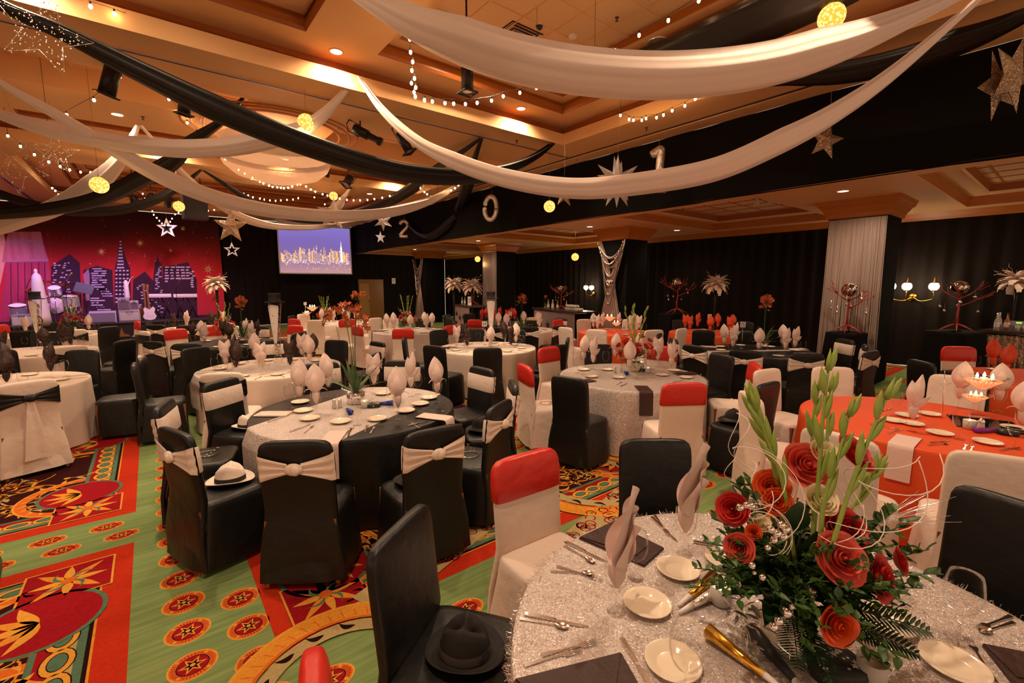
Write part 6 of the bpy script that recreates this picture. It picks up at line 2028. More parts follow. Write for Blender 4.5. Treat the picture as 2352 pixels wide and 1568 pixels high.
def balloon(ch, px, py, hgt, label, rz=0.5):
    pts = {'0': [(0.2 * cos(a), 0.36 * sin(a)) for a in [2 * pi * i / 24 for i in range(25)]],
           '1': [(-0.13, 0.26), (-0.03, 0.33), (0.04, 0.36), (0.045, 0.2), (0.045, 0.0), (0.045, -0.36)],
           '2': [(-0.18, 0.20), (-0.15, 0.31), (-0.03, 0.37), (0.12, 0.33), (0.17, 0.20), (0.10, 0.04), (-0.06, -0.15), (-0.17, -0.33), (0.0, -0.345), (0.2, -0.33)]}[ch]
    P = [Vector((x, 0, z)) for x, z in pts]
    if ch != '0': P = spline(P, 6)
    m = MB()
    m.tube(P, [0.078 * (1 if 0 < i < len(P) - 1 or ch == '0' else 0.75) for i in range(len(P))], 14)
    if ch == '1': m.tube([(-0.12, 0, -0.36), (0.05, 0, -0.355), (0.2, 0, -0.36)], 0.07, 12)
    o = m.build('number_balloon', M['foil'])
    s = hgt / 0.88
    o.scale = (s,) * 3
    o.location = at_x(px, py, XV - 0.5)
    o.rotation_euler = (0, 0.05, -pi / 2 + rz)
    k = MB(); k.tube([(0, 0, 0.42), (0, 0, (SOF - o.location.z) / s)], 0.002, 4)
    k.build('string', M['rail'], o)
    tag(o, label, 'balloon')
balloon('2', 928, 526, 0.72, 'silver foil balloon shaped like a figure two', 0.95)
balloon('0', 1127, 478, 0.80, 'silver foil balloon shaped like a figure zero', 0.75)
balloon('1', 1509, 390, 0.92, 'silver foil balloon shaped like a figure one', 0.75)

# ---------------------------------------------------------------- stage lanterns under the ceiling
def can(L, r, frame=True, name='stage_lantern'):
    t = empty(name)
    m = MB(); m.lathe([(0.3 * r, -L * 0.5), (r, -L * 0.42), (r, L * 0.5), (r * 0.97, L * 0.5), (r * 0.95, L * 0.4), (0.01, L * 0.38)], 24, cap0=True)
    if frame:
        for a in range(4):
            c, s = cos(a * pi / 2), sin(a * pi / 2)
            m.box((c * r * 1.2, s * r * 1.2, L * 0.5), (0.02 if a % 2 == 0 else 2.55 * r, 2.55 * r if a % 2 == 0 else 0.02, 0.02))
    b = m.build('housing', M['darkmetal'], t)
    m = MB(); m.lathe([(r * 0.94, L * 0.44), (0.01, L * 0.45)], 24, cap1=True)
    m.build('lens', M['rail'], b)
    m = MB()
    m.tube([(r * 1.02, 0, 0), (r * 1.3, 0, -0.03), (r * 1.3, 0, -L * 0.8), (0, 0, -L * 0.95), (-r * 1.3, 0, -L * 0.8), (-r * 1.3, 0, -0.03), (-r * 1.02, 0, 0)], 0.012, 6)
    m.build('yoke', M['darkmetal'], t)
    return t
def aim(o, p, d, s=1.0):
    o.location = p
    o.rotation_mode = 'QUATERNION'
    o.rotation_quaternion = Vector((0, 0, 1)).rotation_difference(Vector(d).normalized())
    o.scale = (s,) * 3
def lantern(px, py, dep, d, L, r, top, label, frame=True, barrel=False):
    p = at_d(px, py, dep)
    t = can(L, r, frame)
    aim(t, p, d)
    if barrel:
        m = MB(); m.lathe([(r * 0.72, L * 0.4), (r * 0.72, L * 1.15), (r * 0.9, L * 1.2), (r * 0.9, L * 1.4), (0.01, L * 1.38)], 20)
        m.build('lens_barrel', M['darkmetal'], t)
    m = MB()
    q = t.rotation_quaternion.to_matrix().inverted()
    m.tube([q @ Vector((0, 0, 0.9 * L * (1 if abs(Vector(d).normalized().z) > 0.5 else 0.1))), q @ Vector((0, 0, ceil_z(p.x, p.y) - 0.004 - p.z))], 0.014, 8)
    m.build('hanger_pipe', M['darkmetal'], t)
    tag(t, label, 'stage light', 'stage lanterns')
lantern(1073, 178, 6.3, (0, 0, -1), 0.40, 0.085, 5.85, 'black can lantern pointing straight down, top centre')
lantern(828, 302, 8.4, _r * 0.9 + Vector((0, 0, -0.45)), 0.30, 0.085, 5.2, 'black profile lantern hanging left of the long white swag', False, True)
lantern(928, 326, 8.6, _r * 0.5 + Vector((0, 0, -0.9)), 0.42, 0.085, 5.25, 'black can lantern tilted beside the long white swag')
lantern(722, 397, 11.5, _r * 0.95 + Vector((0, 0, -0.12)), 0.26, 0.085, 5.2, 'black profile lantern left of the fresnel above the screen', False, True)
lantern(800, 415, 11.5, _r * -0.35 + Vector((0, 0, -0.8)) - _f * 0.4, 0.28, 0.10, 5.2, 'black fresnel lantern above the projection screen')
lantern(253, 185, 6.3, _r * -0.35 + Vector((0, 0, -0.9)), 0.40, 0.10, 5.2, 'black can lantern half behind the long black swag, upper left')
lantern(425, 238, 7.4, Vector((0, 0, -1)) - _r * 0.2, 0.34, 0.09, 5.2, 'black can lantern behind the long black swag, left of centre')
for px, py, txt in ((308, 460, 'left'), (348, 455, 'middle'), (386, 463, 'right')):
    lantern(px, py, 15.8, Vector((-0.1, 0.6, -0.8)), 0.36, 0.10, 5.4, 'small stage lantern over the stage front, %s of three' % txt, False)
lantern(300, 410, 13.0, _r * -0.5 + Vector((0, 0, -0.5)), 0.26, 0.08, 5.2, 'small black lantern by the left glowing ball', False)
m = MB()
m.tube([at_y(250, 455, 19.0) + Vector((0, 0, 0.45)), at_y(440, 452, 19.0) + Vector((0, 0, 0.45))], 0.025, 8)
tag(m.build('lighting_bar', M['darkmetal']), 'black pipe carrying the stage lanterns', 'lighting bar')
m = MB(); m.box((0, 0, 0), (0.62, 0.5, 0.95)); m.box((0, -0.255, 0.0), (0.54, 0.01, 0.86))
t = m.build('hanging_loudspeaker', M['plastic'], None, at_y(446, 468, 17.5), 0.1)
k = MB(); k.tube([(0.2, 0, 0.47), (0.2, 0, 0.9)], 0.012, 6); k.tube([(-0.2, 0, 0.47), (-0.2, 0, 0.9)], 0.012, 6)
k.build('hanger', M['darkmetal'], t)
tag(t, 'black loudspeaker hung from the ceiling right of the stage', 'loudspeaker')

# ---------------------------------------------------------------- ceiling fittings
def make_downlight():
    m = MB(); m.lathe([(0.105, 0.0), (0.105, -0.008), (0.085, -0.012), (0.08, -0.004)], 28)
    t = m.build('downlight', M['ceil'])
    k = MB(); k.lathe([(0.082, -0.005), (0.001, -0.0055)], 28, cap1=True)
    k.build('lens', M['lens'], t)
    return t
for x, y, z, w in DOWN:
    if (x > -1.5 and y > 4) or x > 9:
        o = put('downlight', make_downlight, (x, y, z - 0.0005))
        tag(o, 'round lit downlight in the %s' % ('lower aisle ceiling' if x > 9 else 'main ceiling'), 'downlight', 'downlights')
m = MB()
for k, e in enumerate((0.30, 0.23, 0.16)):
    h = (-e, e, -e, e)
    rect_wall(m, h, -0.004, 0.012, 0, -0.04)
m.box((0, 0, 0.010), (0.62, 0.62, 0.004), 1)
m.box((0, 0, 0.0), (0.16, 0.16, 0.008), 0)
p = at(1185, 84, 5.84)
tag(m.build('air_vent', [M['tile'], M['slot']], None, (p.x, p.y, 5.835)), 'square louvred air vent in the tiled ceiling', 'vent')
p = at(1316, 83, 5.84)
m = MB(); m.lathe([(0.07, 0.0), (0.075, -0.02), (0.05, -0.045), (0.001, -0.048)], 24, cap1=True)
tag(m.build('smoke_detector', M['paper'], None, (p.x, p.y, 5.848)), 'white smoke detector on the ceiling tiles', 'smoke detector')
p = at(1239, 58, 5.84)
m = MB(); m.lathe([(0.055, 0.0), (0.055, -0.02)], 20, mi=1); m.lathe([(0.05, -0.02), (0.045, -0.05), (0.025, -0.07), (0.001, -0.075)], 20, cap1=True)
tag(m.build('dome_camera', [M['plastic'], M['paper']], None, (p.x, p.y, 5.848)), 'small dark dome camera on the ceiling tiles', 'camera')
p = at(1510, 95, 5.33)
m = MB(); m.lathe([(0.14, 0.0), (0.14, -0.015), (0.12, -0.02), (0.001, -0.06)], 24, cap1=True)
tag(m.build('ceiling_speaker', M['foil'], None, (p.x, p.y, 5.328)), 'round metal ceiling fixture beside the wide black swag', 'fixture')
def make_sprinkler():
    m = MB(); m.lathe([(0.03, 0), (0.03, -0.006), (0.008, -0.01), (0.006, -0.04), (0.022, -0.045), (0.022, -0.05), (0.001, -0.052)], 12, cap1=True)
    return m.build('sprinkler', M['slot'])
for px, py, z, txt in ((1417, 40, 5.845, 'sprinkler head in the tiled ceiling'), (1187, 322, SOF, 'sprinkler head under the soffit by the black peak'), (1485, 293, SOF, 'sprinkler head under the soffit above the bulkhead'), (862, 362, SOF, 'sprinkler head under the far soffit'), (328, 268, SOF, 'sprinkler head under the soffit above the small white peak')):
    p = at(px, py, z)
    tag(put('sprinkler', make_sprinkler, (p.x, p.y, z - 0.002)), txt, 'sprinkler', 'sprinkler heads')
# two fabric drum chandeliers under round ceiling roses
M['drumfab'] = sheer('chandelier_gauze', (0.80, 0.58, 0.40), 0.80, 0.8)
M['drumfab'].node_tree.nodes['Principled BSDF'].inputs['Emission Color'].default_value = (1.0, 0.6, 0.3, 1)
M['drumfab'].node_tree.nodes['Principled BSDF'].inputs['Emission Strength'].default_value = 0.10
def make_drum():
    t = empty('chandelier')
    m = MB(); m.lathe([(0.98, 0.50), (0.98, 0.28), (0.97, 0.26)], 48)
    m.lathe([(0.99, 0.16), (0.93, 0.02), (0.75, -0.13), (0.45, -0.22), (0.01, -0.25)], 48, cap1=True)
    m.build('fabric_bowl', M['drumfab'], t)
    m = MB()
    for z in (0.26, 0.17): m.lathe([(0.985, z), (1.0, z + 0.012), (0.985, z + 0.024)], 48)
    for i in range(28):
        a = 2 * pi * i / 28
        m.box((0.99 * cos(a), 0.99 * sin(a), 0.22), (0.02, 0.012, 0.09), 0, a)
    m.build('ring_frame', M['trimdark'], t)
    m = MB()
    for i in range(3):
        a = 2 * pi * i / 3
        m.tube([(0.9 * cos(a), 0.9 * sin(a), 0.5), (0.25 * cos(a), 0.25 * sin(a), 0.72)], 0.01, 6)
    m.lathe([(0.3, 0.70), (0.3, 0.74)], 24, cap0=True)
    m.build('hanger', M['trimdark'], t)
    return t
for (x, y, z), txt in (((2.20, 10.3, 4.22), 'gauze bowl chandelier under the round ceiling rose, left of centre'), ((2.42, 3.5, 4.94), 'gauze bowl chandelier at the top edge of the picture')):
    o = put('drum', make_drum, (x, y, z))
    tag(o, txt, 'chandelier', 'gauze chandeliers')
    lamp('POINT', 'chandelier_glow', (x, y, z + 0.62), 55, WARM, 0.25)
m = MB()
for R, w in ((1.50, 0.05), (1.36, 0.05), (1.16, 0.08)):
    m.lathe([(R + w, 0), (R + w * 0.5, -0.025), (R, 0.0)], 64, (2.20, 10.3, SOF - 0.001), 0)
structure(m.build('trim_7', [M['trim']]))
# ---------------------------------------------------------------- painted skyline backdrop
YD = 24.15
def ramp_mat(name, axis, stops, emit=0.0, rough=0.9):
    m = bpy.data.materials.new(name)
    m.use_nodes = True
    nt = m.node_tree
    b = nt.nodes['Principled BSDF']
    tc = nt.nodes.new('ShaderNodeTexCoord')
    sx = nt.nodes.new('ShaderNodeSeparateXYZ')
    ns = nt.nodes.new('ShaderNodeTexNoise'); ns.inputs['Scale'].default_value = 0.9
    mr = nt.nodes.new('ShaderNodeMapRange')
    mr.inputs['From Min'].default_value = stops[0][0]; mr.inputs['From Max'].default_value = stops[-1][0]
    cr = nt.nodes.new('ShaderNodeValToRGB')
    e = cr.color_ramp.elements
    while len(e) < len(stops): e.new(0.5)
    for i, (z, c) in enumerate(stops):
        e[i].position = (z - stops[0][0]) / (stops[-1][0] - stops[0][0]); e[i].color = (*c, 1)
    nt.links.new(tc.outputs['Object'], sx.inputs[0])
    nt.links.new(tc.outputs['Object'], ns.inputs['Vector'])
    ad = nt.nodes.new('ShaderNodeMath'); ad.operation = 'MULTIPLY_ADD'; ad.inputs[1].default_value = 0.5
    nt.links.new(ns.outputs['Fac'], ad.inputs[0]); nt.links.new(sx.outputs[axis], ad.inputs[2])
    nt.links.new(ad.outputs[0], mr.inputs[0]); nt.links.new(mr.outputs[0], cr.inputs[0])
    b.inputs['Roughness'].default_value = rough
    if emit:
        b.inputs['Base Color'].default_value = (0.02, 0.02, 0.02, 1)
        nt.links.new(cr.outputs[0], b.inputs['Emission Color']); b.inputs['Emission Strength'].default_value = emit
    else:
        nt.links.new(cr.outputs[0], b.inputs['Base Color'])
    return m
BDM = [ramp_mat('backdrop_sky', 2, [(0.6, (0.60, 0.03, 0.06)), (2.6, (0.62, 0.02, 0.018)), (3.4, (0.34, 0.010, 0.008)), (4.3, (0.085, 0.006, 0.006)), (5.2, (0.02, 0.003, 0.004))]),
       mat('backdrop_tower', (0.050, 0.012, 0.030), 0.9), mat('backdrop_window', (0.72, 0.60, 0.74), 0.9), mat('backdrop_pink', (0.62, 0.24, 0.30), 0.9, noise=((9, 9, 0.6), (0.45, 0.10, 0.16), 0.3)),
       mat('backdrop_rosewall', (0.55, 0.06, 0.14), 0.9, noise=((8, 8, 0.6), (0.36, 0.03, 0.09), 0.3)), mat('backdrop_spark', (0.85, 0.55, 0.22), 0.9), mat('backdrop_edge', (0.45, 0.22, 0.32), 0.9), mat('backdrop_fan', (0.75, 0.40, 0.30), 0.9)]
m = MB()
m.poly([(-8.4, YD, 0.6), (2.62, YD, 0.6), (2.62, YD, 4.86), (-8.4, YD, 4.86)], 0)
def bd(pix, mi, k=1): m.poly([tuple(at_y(x, y, YD) + Vector((0, -0.004 * k, 0))) for x, y in pix], mi)
r = random.Random(14)
bd([(-60, 600), (-40, 545), (-10, 520), (10, 540), (16, 580), (4, 640), (-20, 735), (-90, 735)], 7, 1)
bd([(12, 600), (112, 600), (126, 760), (-2, 760)], 4, 1)
bd([(12, 555), (98, 553), (111, 597), (5, 600)], 3, 2)
bd([(19, 532), (94, 532), (98, 552), (14, 554)], 3, 2)
for x in (24, 40, 56, 72, 88, 102): bd([(x, 603), (x + 1.6, 603), (x + 3.5, 760), (x + 1.5, 760)], 1, 3)
bd([(14, 553), (98, 551), (99, 555), (13, 557)], 6, 3); bd([(5, 598), (111, 595), (112, 600), (5, 602)], 6, 3)
TW = [[(118, 760), (117, 612), (160, 583), (183, 603), (191, 760)], [(190, 760), (192, 620), (222, 610), (258, 620), (264, 760)],
      [(261, 760), (264, 616), (268, 600), (271, 577), (275, 556), (276.5, 528), (278, 556), (284, 577), (292, 600), (299, 616), (303, 760)],
      [(303, 760), (306, 642), (333, 623), (353, 646), (353, 760)], [(346, 760), (352, 640), (356, 602), (360, 598), (362, 578), (364, 598), (371, 606), (381, 760)], [(372, 760), (374, 613), (432, 602), (452, 642), (453, 760)]]
for i, t in enumerate(TW): bd(t, 1, 2 + i % 2)
bd([(191, 630), (203, 617), (206, 630), (206, 690), (198, 690)], 6, 4)
def win(x, y, w, h): bd([(x, y), (x + w, y - 0.3), (x + w, y + h - 0.3), (x, y + h)], 2, 5)
for i in range(46): win(r.uniform(119, 158), 603 + 5.5 * (i // 3) + r.uniform(-1, 1), r.uniform(3, 7), 2.4)
for i in range(40): win(r.choice((207, 212, 222, 232)) + r.uniform(0, 4), 616 + 5.2 * (i // 2), r.uniform(10, 24), 2.6)
for j in range(9):
    y = 553 + 7.5 * j; w = 3 + 1.7 * j
    for i in range(1 + j // 2):
        x = 277 - w / 2 + w * (i + 0.5) / (1 + j // 2); win(x - 2, y, 3.6, 3.4)
for i in range(34): win(265 + 8.5 * (i % 4), 620 + 9 * (i // 4), 5, 3.2)
for i in range(20): win(313 + r.uniform(0, 32), 652 + 4 * i * 0.9, r.uniform(3, 7), 2.2)
for i in range(24): win(355 + r.uniform(0, 14), 612 + 5 * i * 0.9, r.uniform(3, 9), 2.2)
for i in range(26): win(378 + 12 * (i % 5) + r.uniform(0, 3), 612 + 6.5 * (i // 5), r.uniform(6, 10), 3)
for i in range(8): win(436 + r.uniform(0, 6), 622 + 5 * i, 6, 3)
for cx, cy, s in ((322, 558, 12), (233, 578, 12), (478, 618, 14), (420, 525, 8), (392, 575, 5)):
    for k in range(8):
        a = pi * k / 8 + 0.2; q = s * (1 if k % 2 == 0 else 0.55)
        bd([(cx + q * cos(a), cy + q * sin(a)), (cx + 0.8 * sin(a), cy - 0.8 * cos(a)), (cx - q * cos(a), cy - q * sin(a)), (cx - 0.8 * sin(a), cy + 0.8 * cos(a))], 5, 4)
for i in range(46):
    x, y = r.uniform(110, 500), r.uniform(500, 610); s = r.uniform(0.6, 1.3)
    bd([(x - s, y), (x, y - s), (x + s, y), (x, y + s)], 2, 4)
tag(m.build('stage_backdrop', BDM), 'large painted backdrop of dark towers under a red night sky behind the stage', 'backdrop')

# ---------------------------------------------------------------- projection screen
SX0, SX1, SZ0, SZ1, YS = 4.90, 8.34, 2.42, 4.86, 23.9
E_ = 0.62
SCM = [ramp_mat('projected_sky', 2, [(2.6, lin('c79a94')), (3.0, lin('b98a96')), (3.5, lin('8a6a9c')), (4.2, lin('7f66b4')), (5.2, lin('8878cc'))], E_), emis('projected_lights', lin('ffe6c8'), 1.0), emis('projected_amber', lin('f0a868'), 0.8), emis('projected_mauve', lin('b08a98'), 0.62), emis('projected_blue', lin('b4b8ff'), 0.9), M['paper'], M['plastic']]
m = MB()
m.poly([(SX0 + 0.05, YS - 0.012, SZ0 + 0.07), (SX1 - 0.05, YS - 0.012, SZ0 + 0.07), (SX1 - 0.05, YS - 0.012, SZ1 - 0.12), (SX0 + 0.05, YS - 0.012, SZ1 - 0.12)], 0)
r = random.Random(5)
def sq_(x0, x1, z0, z1, mi, k): m.poly([(x0, YS - 0.013 - 0.002 * k, z0), (x1, YS - 0.013 - 0.002 * k, z0), (x1, YS - 0.013 - 0.002 * k, z1), (x0, YS - 0.013 - 0.002 * k, z1)], mi)
for i in range(46):
    x = SX0 + 0.1 + i * (SX1 - SX0 - 0.25) / 46
    h = (0.28 + 0.42 * r.random()) * (0.65 + 0.5 * sin(pi * i / 46))
    sq_(x, x + r.uniform(0.05, 0.09), 3.05, 3.05 + h, r.choice((3, 3, 2)), 1)
    for k in range(int(h * 26)):
        sx, sz = x + r.uniform(0, 0.06), 3.05 + r.uniform(0, h)
        sq_(sx, sx + r.uniform(.012, .03), sz, sz + r.uniform(.012, .035), r.choice((1, 1, 2, 2, 4)), 2)
tx = at_y(784, 590, YS).x
m.poly([(tx - 0.05, YS - 0.018, 3.05), (tx + 0.05, YS - 0.018, 3.05), (tx + 0.045, YS - 0.018, 3.75), (tx + 0.02, YS - 0.018, 3.85), (tx, YS - 0.018, 4.12), (tx - 0.02, YS - 0.018, 3.85), (tx - 0.045, YS - 0.018, 3.75)], 1)
for i in range(190):
    x, z = r.uniform(SX0 + 0.1, SX1 - 0.12), 3.0 + r.gauss(0, 0.045)
    s = r.uniform(0.008, 0.022)
    sq_(x, x + 2 * s, z, z + s * 1.6, r.choice((1, 1, 4, 4, 2)), 3)
for i in range(60):
    x = r.uniform(SX0 + 0.1, SX1 - 0.12); z = r.uniform(2.6, 2.95)
    sq_(x, x + 0.03, z, z + r.uniform(0.03, 0.1), r.choice((2, 3, 3)), 1)
t = empty('projection_screen', (0, 0, 0))
tag(t, 'hanging projection screen showing a lit city skyline at night', 'projection screen')
k = MB()
k.span((SX0, YS - 0.006, SZ0), (SX1, YS + 0.006, SZ1), 0)
k.build('screen_sheet', M['paper'], t)
m.build('projected_picture', SCM, t)
k = MB(); k.tube([(SX0 - 0.03, YS, SZ0), (SX1 + 0.03, YS, SZ0)], 0.025, 10)
k.build('bottom_bar', M['plastic'], t)
k = MB(); k.span((SX0 - 0.08, YS - 0.07, SZ1), (SX1 + 0.08, YS + 0.07, SOF), 0)
k.build('roller_case', M['paper'], t)

# ---------------------------------------------------------------- band gear on the stage
STZ = 0.606
def sg(px, py, Y, z=None):
    p = at_y(px, py, Y)
    if z is not None: p.z = z
    return p
M['drumshell'] = mat('drum_shell', (0.75, 0.70, 0.80), 0.25, 0.6)
M['greycase'] = mat('grey_case', (0.36, 0.30, 0.36), 0.5)
M['ampcloth'] = mat('amp_cloth', (0.14, 0.10, 0.13), 0.8, bump=(60, 0.3))
M['keys'] = mat('white_keyboard', (0.85, 0.76, 0.84), 0.35)
def drum(p, r_, h, tilt, label, name='drum', legs=True):
    t = empty(name, p)
    R = Matrix.Rotation(tilt, 3, 'X')
    m = MB(); m.lathe([(r_, -h / 2), (r_, h / 2)], 28, (0, 0, 0), 0, R)
    m.build('shell', M['drumshell'], t)
    m = MB(); m.lathe([(r_ * 0.98, h / 2), (0.001, h / 2 + 0.002)], 28, (0, 0, 0), 0, R); m.lathe([(r_ * 0.98, -h / 2), (0.001, -h / 2)], 28, (0, 0, 0), 0, R)
    m.build('drum_skin', M['paper'], t)
    m = MB()
    for z in (-h / 2, h / 2): m.lathe([(r_ * 1.0, z - 0.02), (r_ * 1.05, z), (r_ * 1.0, z + 0.02)], 28, (0, 0, 0), 0, R)
    m.build('hoop', M['chrome'], t)
    m = MB()
    for a in (0.5, 2.6, 4.7): m.tube([R @ Vector((r_ * cos(a), r_ * sin(a), 0)), Vector((r_ * 1.35 * cos(a), r_ * 1.35 * sin(a), STZ - p.z))], 0.013, 6)
    m.build('stand', M['chrome'], t)
    tag(t, label, 'drum', 'drum kit')
drum(sg(128, 702, 22.85) , 0.30, 0.42, 1.5, 'bass drum of the kit at the stage centre left')
drum(sg(126, 668, 22.1), 0.17, 0.24, 0.5, 'bright rack tom over the bass drum')
drum(sg(96, 688, 22.2), 0.18, 0.18, 0.2, 'snare drum left of the bass drum')
drum(sg(163, 692, 22.0), 0.22, 0.36, 0.15, 'floor tom right of the bass drum')
drum(sg(42, 712, 22.4), 0.22, 0.34, 0.3, 'silver drum at the left end of the stage')
for px, py, Y, s, txt in ((98, 646, 23.35, 0.26, 'left'), (150, 652, 23.4, 0.28, 'right'), (72, 664, 22.8, 0.2, 'low left'), (168, 674, 22.8, 0.2, 'low right')):
    p = sg(px, py, Y)
    t = empty('cymbal_stand', p)
    m = MB(); m.lathe([(s, -0.012), (s * 0.5, 0.012), (0.06, 0.025), (0.02, 0.05), (0.001, 0.05)], 28, M=Matrix.Rotation(0.22, 3, 'X'))
    m.build('cymbal', M['gold'], t)
    m = MB(); m.tube([(0, 0, 0.03), (0.02, 0.05, -0.2), (0, 0.1, STZ + 0.5 - p.z)], 0.012, 6)
    for a in (0.3, 2.4, 4.5): m.tube([(0, 0.1, STZ + 0.5 - p.z), (0.17 * cos(a), 0.1 + 0.17 * sin(a), STZ - p.z)], 0.011, 6)
    m.build('stand', M['chrome'], t)
    tag(t, '%s gold cymbal on a stand at the drum kit' % txt, 'cymbal', 'cymbals')
# white cloth-covered stand
p = sg(92, 700, 21.2, STZ)
m = MB(); m.lathe([(0.24, 0.0), (0.22, 0.3), (0.17, 0.9), (0.14, 1.35), (0.10, 1.62), (0.03, 1.72), (0.05, 1.78), (0.001, 1.84)], 24, cap0=True, cap1=True)
tag(m.build('draped_stand', M['paper'], None, p), 'tall stand wrapped in white cloth beside the drums', 'stand')
# keyboards
for i, (x0, x1, Y, txt) in enumerate(((341, 393, 22.3, 'left'), (398, 452, 22.35, 'right'))):
    a, b = sg(x0, 679, Y), sg(x1, 678, Y)
    c = (a + b) / 2
    t = empty('keyboard', c)
    L = (b - a).length
    m = MB(); m.box((0, 0, 0), (L, 0.32, 0.13), 0)
    m.box((0, -0.165, 0.01), (L * 0.96, 0.01, 0.06), 1)
    m.build('case', [M['keys'], M['paper']], t)
    m = MB()
    for k in range(24):
        m.box((-L * 0.45 + k * L * 0.9 / 23, -0.06, 0.068), (0.010, 0.12, 0.012))
    m.build('black_keys', M['ink'], t)
    m = MB(); h = c.z - 0.07 - STZ
    for s in (-1, 1):
        for d in (-1, 1): m.tube([(s * L * 0.26 - d * 0.15, d * 0.03, -0.07), (s * L * 0.26 + d * 0.15, d * 0.03, -0.07 - h)], 0.02, 6)
    m.build('cross_stand', M['darkmetal'], t)
    tag(t, '%s white keyboard on a black cross stand at the stage right' % txt, 'keyboard', 'keyboards')
for px, Y, txt, mt in ((337, 22.2, 'sunburst', 'gold'), (345, 21.5, 'white', 'keys')):
    p = sg(px, 735, Y, STZ)
    t = empty('electric_guitar', p, 0.15)
    m = MB()
    body = [(-.16, 0.06), (-.2, 0.16), (-.15, 0.28), (-.17, 0.42), (-.12, 0.50), (-.05, 0.44), (.05, 0.44), (.12, 0.52), (.18, 0.44), (.14, 0.30), (.2, 0.16), (.14, 0.05), (0, 0.02)]
    m.prism([(x, -0.03, z) for x, z in body], (0, 0.05, 0))
    b = m.build('body', M[mt], t)
    m = MB(); m.prism([(-.06, -0.034, 0.18), (.09, -0.034, 0.14), (.10, -0.034, 0.32), (-.04, -0.034, 0.36)], (0, 0.003, 0))
    m.build('pickguard', M['paper'], b)
    m = MB(); m.box((0, -0.02, 0.78), (0.055, 0.03, 0.72)); m.prism([(-.03, -0.035, 1.13), (.03, -0.035, 1.13), (.055, -0.035, 1.32), (-.02, -0.035, 1.34)], (0, 0.025, 0))
    m.build('neck', M['wood'], t)
    m = MB()
    for s in (-1, 1): m.tube([(s * 0.1, 0.03, 0.12), (s * 0.18, 0.24, 0.0)], 0.012, 6)
    m.tube([(0, 0.05, 0.7), (0, 0.24, 0.0)], 0.012, 6); m.tube([(-.1, 0.03, .12), (.1, 0.03, .12)], 0.012, 6)
    m.build('stand', M['darkmetal'], t)
    tag(t, '%s electric guitar leaning on its stand before the skyline backdrop' % txt, 'guitar', 'guitars')
def crate(px0, px1, py0, py1, Y, dy, mats, label, cat, name, extra=None, z0=None):
    a, b = sg(px0, py1, Y), sg(px1, py0, Y)
    z0 = STZ if z0 is None else z0
    w, h = b.x - a.x, max(b.z - z0, 0.12)
    t = empty(name, ((a.x + b.x) / 2, Y, z0))
    m = MB(); m.box((0, dy / 2, h / 2), (w, dy, h), 0)
    m.build('case', M[mats[0]], t)
    m = MB(); m.box((0, -0.006, h * 0.45), (w * 0.9, 0.012, h * 0.7), 0)
    m.build('front_panel', M[mats[1]], t)
    m = MB(); m.tube([(-w * .15, -0.01, h * 0.9), (-w * .1, -0.05, h * 0.86), (w * .1, -0.05, h * 0.86), (w * .15, -0.01, h * 0.9)], 0.012, 6)
    m.build('handle', M['plastic'], t)
    tag(t, label, cat)
    return z0 + h
z1 = crate(274, 321, 712, 735, 21.5, 0.5, ('greycase', 'drumshell'), 'pale grey case under the guitar amplifier on the stage', 'case', 'equipment_case')
crate(272, 296, 684, 712, 21.5, 0.4, ('greycase', 'ampcloth'), 'grey guitar amplifier on the pale case, left one', 'amplifier', 'guitar_amplifier', z0=z1)
crate(300, 317, 690, 712, 21.55, 0.35, ('drumshell', 'ampcloth'), 'small white framed amplifier on the pale case', 'amplifier', 'guitar_amplifier', z0=z1)
crate(26, 74, 722, 737, 21.2, 0.5, ('greycase', 'drumshell'), 'lilac lit flat case at the left stage front', 'case', 'equipment_case')
for px, Y, txt in ((236, 21.3, 'right of the rose flowers'),):
    p = sg(px, 730, Y, STZ)
    t = empty('stage_monitor', p)
    m = MB(); m.prism([(-0.36, 0, 0), (-0.36, 0.48, 0), (-0.36, 0.36, 0.40), (-0.36, 0.12, 0.34)], (0.72, 0, 0))
    m.build('case', M['greycase'], t)
    m = MB(); m.prism([(-0.33, -0.008, 0.02), (-0.33, 0.108, 0.33), (0.33, 0.108, 0.33), (0.33, -0.008, 0.02)], (0, -0.012, 0.004))
    m.build('grille', M['ampcloth'], t)
    tag(t, 'grey wedge monitor loudspeaker on the stage front, ' + txt, 'loudspeaker', None)
for px, py, Y, txt in ((402, 642, 21.6, 'by the keyboards'), (146, 632, 21.25, 'leaning over the drums'), (56, 640, 23.3, 'at the left of the drums'), (288, 640, 22.6, 'wrapped with white cloth before the tall spire')):
    p = sg(px, py, Y)
    t = empty('microphone_stand', (p.x, p.y, STZ))
    h = p.z - STZ
    m = MB(); m.tube([(0, 0, 0.03), (0, 0, h * 0.75), (0.14, -0.05, h)], 0.012, 6); m.lathe([(0.16, 0), (0.16, 0.02), (0.02, 0.035)], 16, cap0=True)
    m.build('stand', M['darkmetal'] if px != 288 else M['keys'], t)
    m = MB(); m.tube([(0.14, -0.05, h), (0.19, -0.10, h + 0.05)], [0.018, 0.016], 8); m.ball((0.21, -0.12, h + 0.07), 0.032, 10, 7)
    m.build('microphone', M['chrome'], t)
    if px == 288:
        m = MB(); m.lathe([(0.05, h * 0.45), (0.085, h * 0.55), (0.07, h * 0.85), (0.05, h * 0.95), (0.02, h * 0.97)], 14, cap0=True, cap1=True)
        m.build('white_wrap', M['paper'], t)
    tag(t, 'microphone stand ' + txt, 'microphone stand', 'microphone stands')
p = sg(193, 662, 22.0)
t = empty('music_stand', (p.x, p.y, STZ))
h = p.z - STZ
m = MB(); m.tube([(0, 0, 0.02), (0, 0, h)], 0.014, 6)
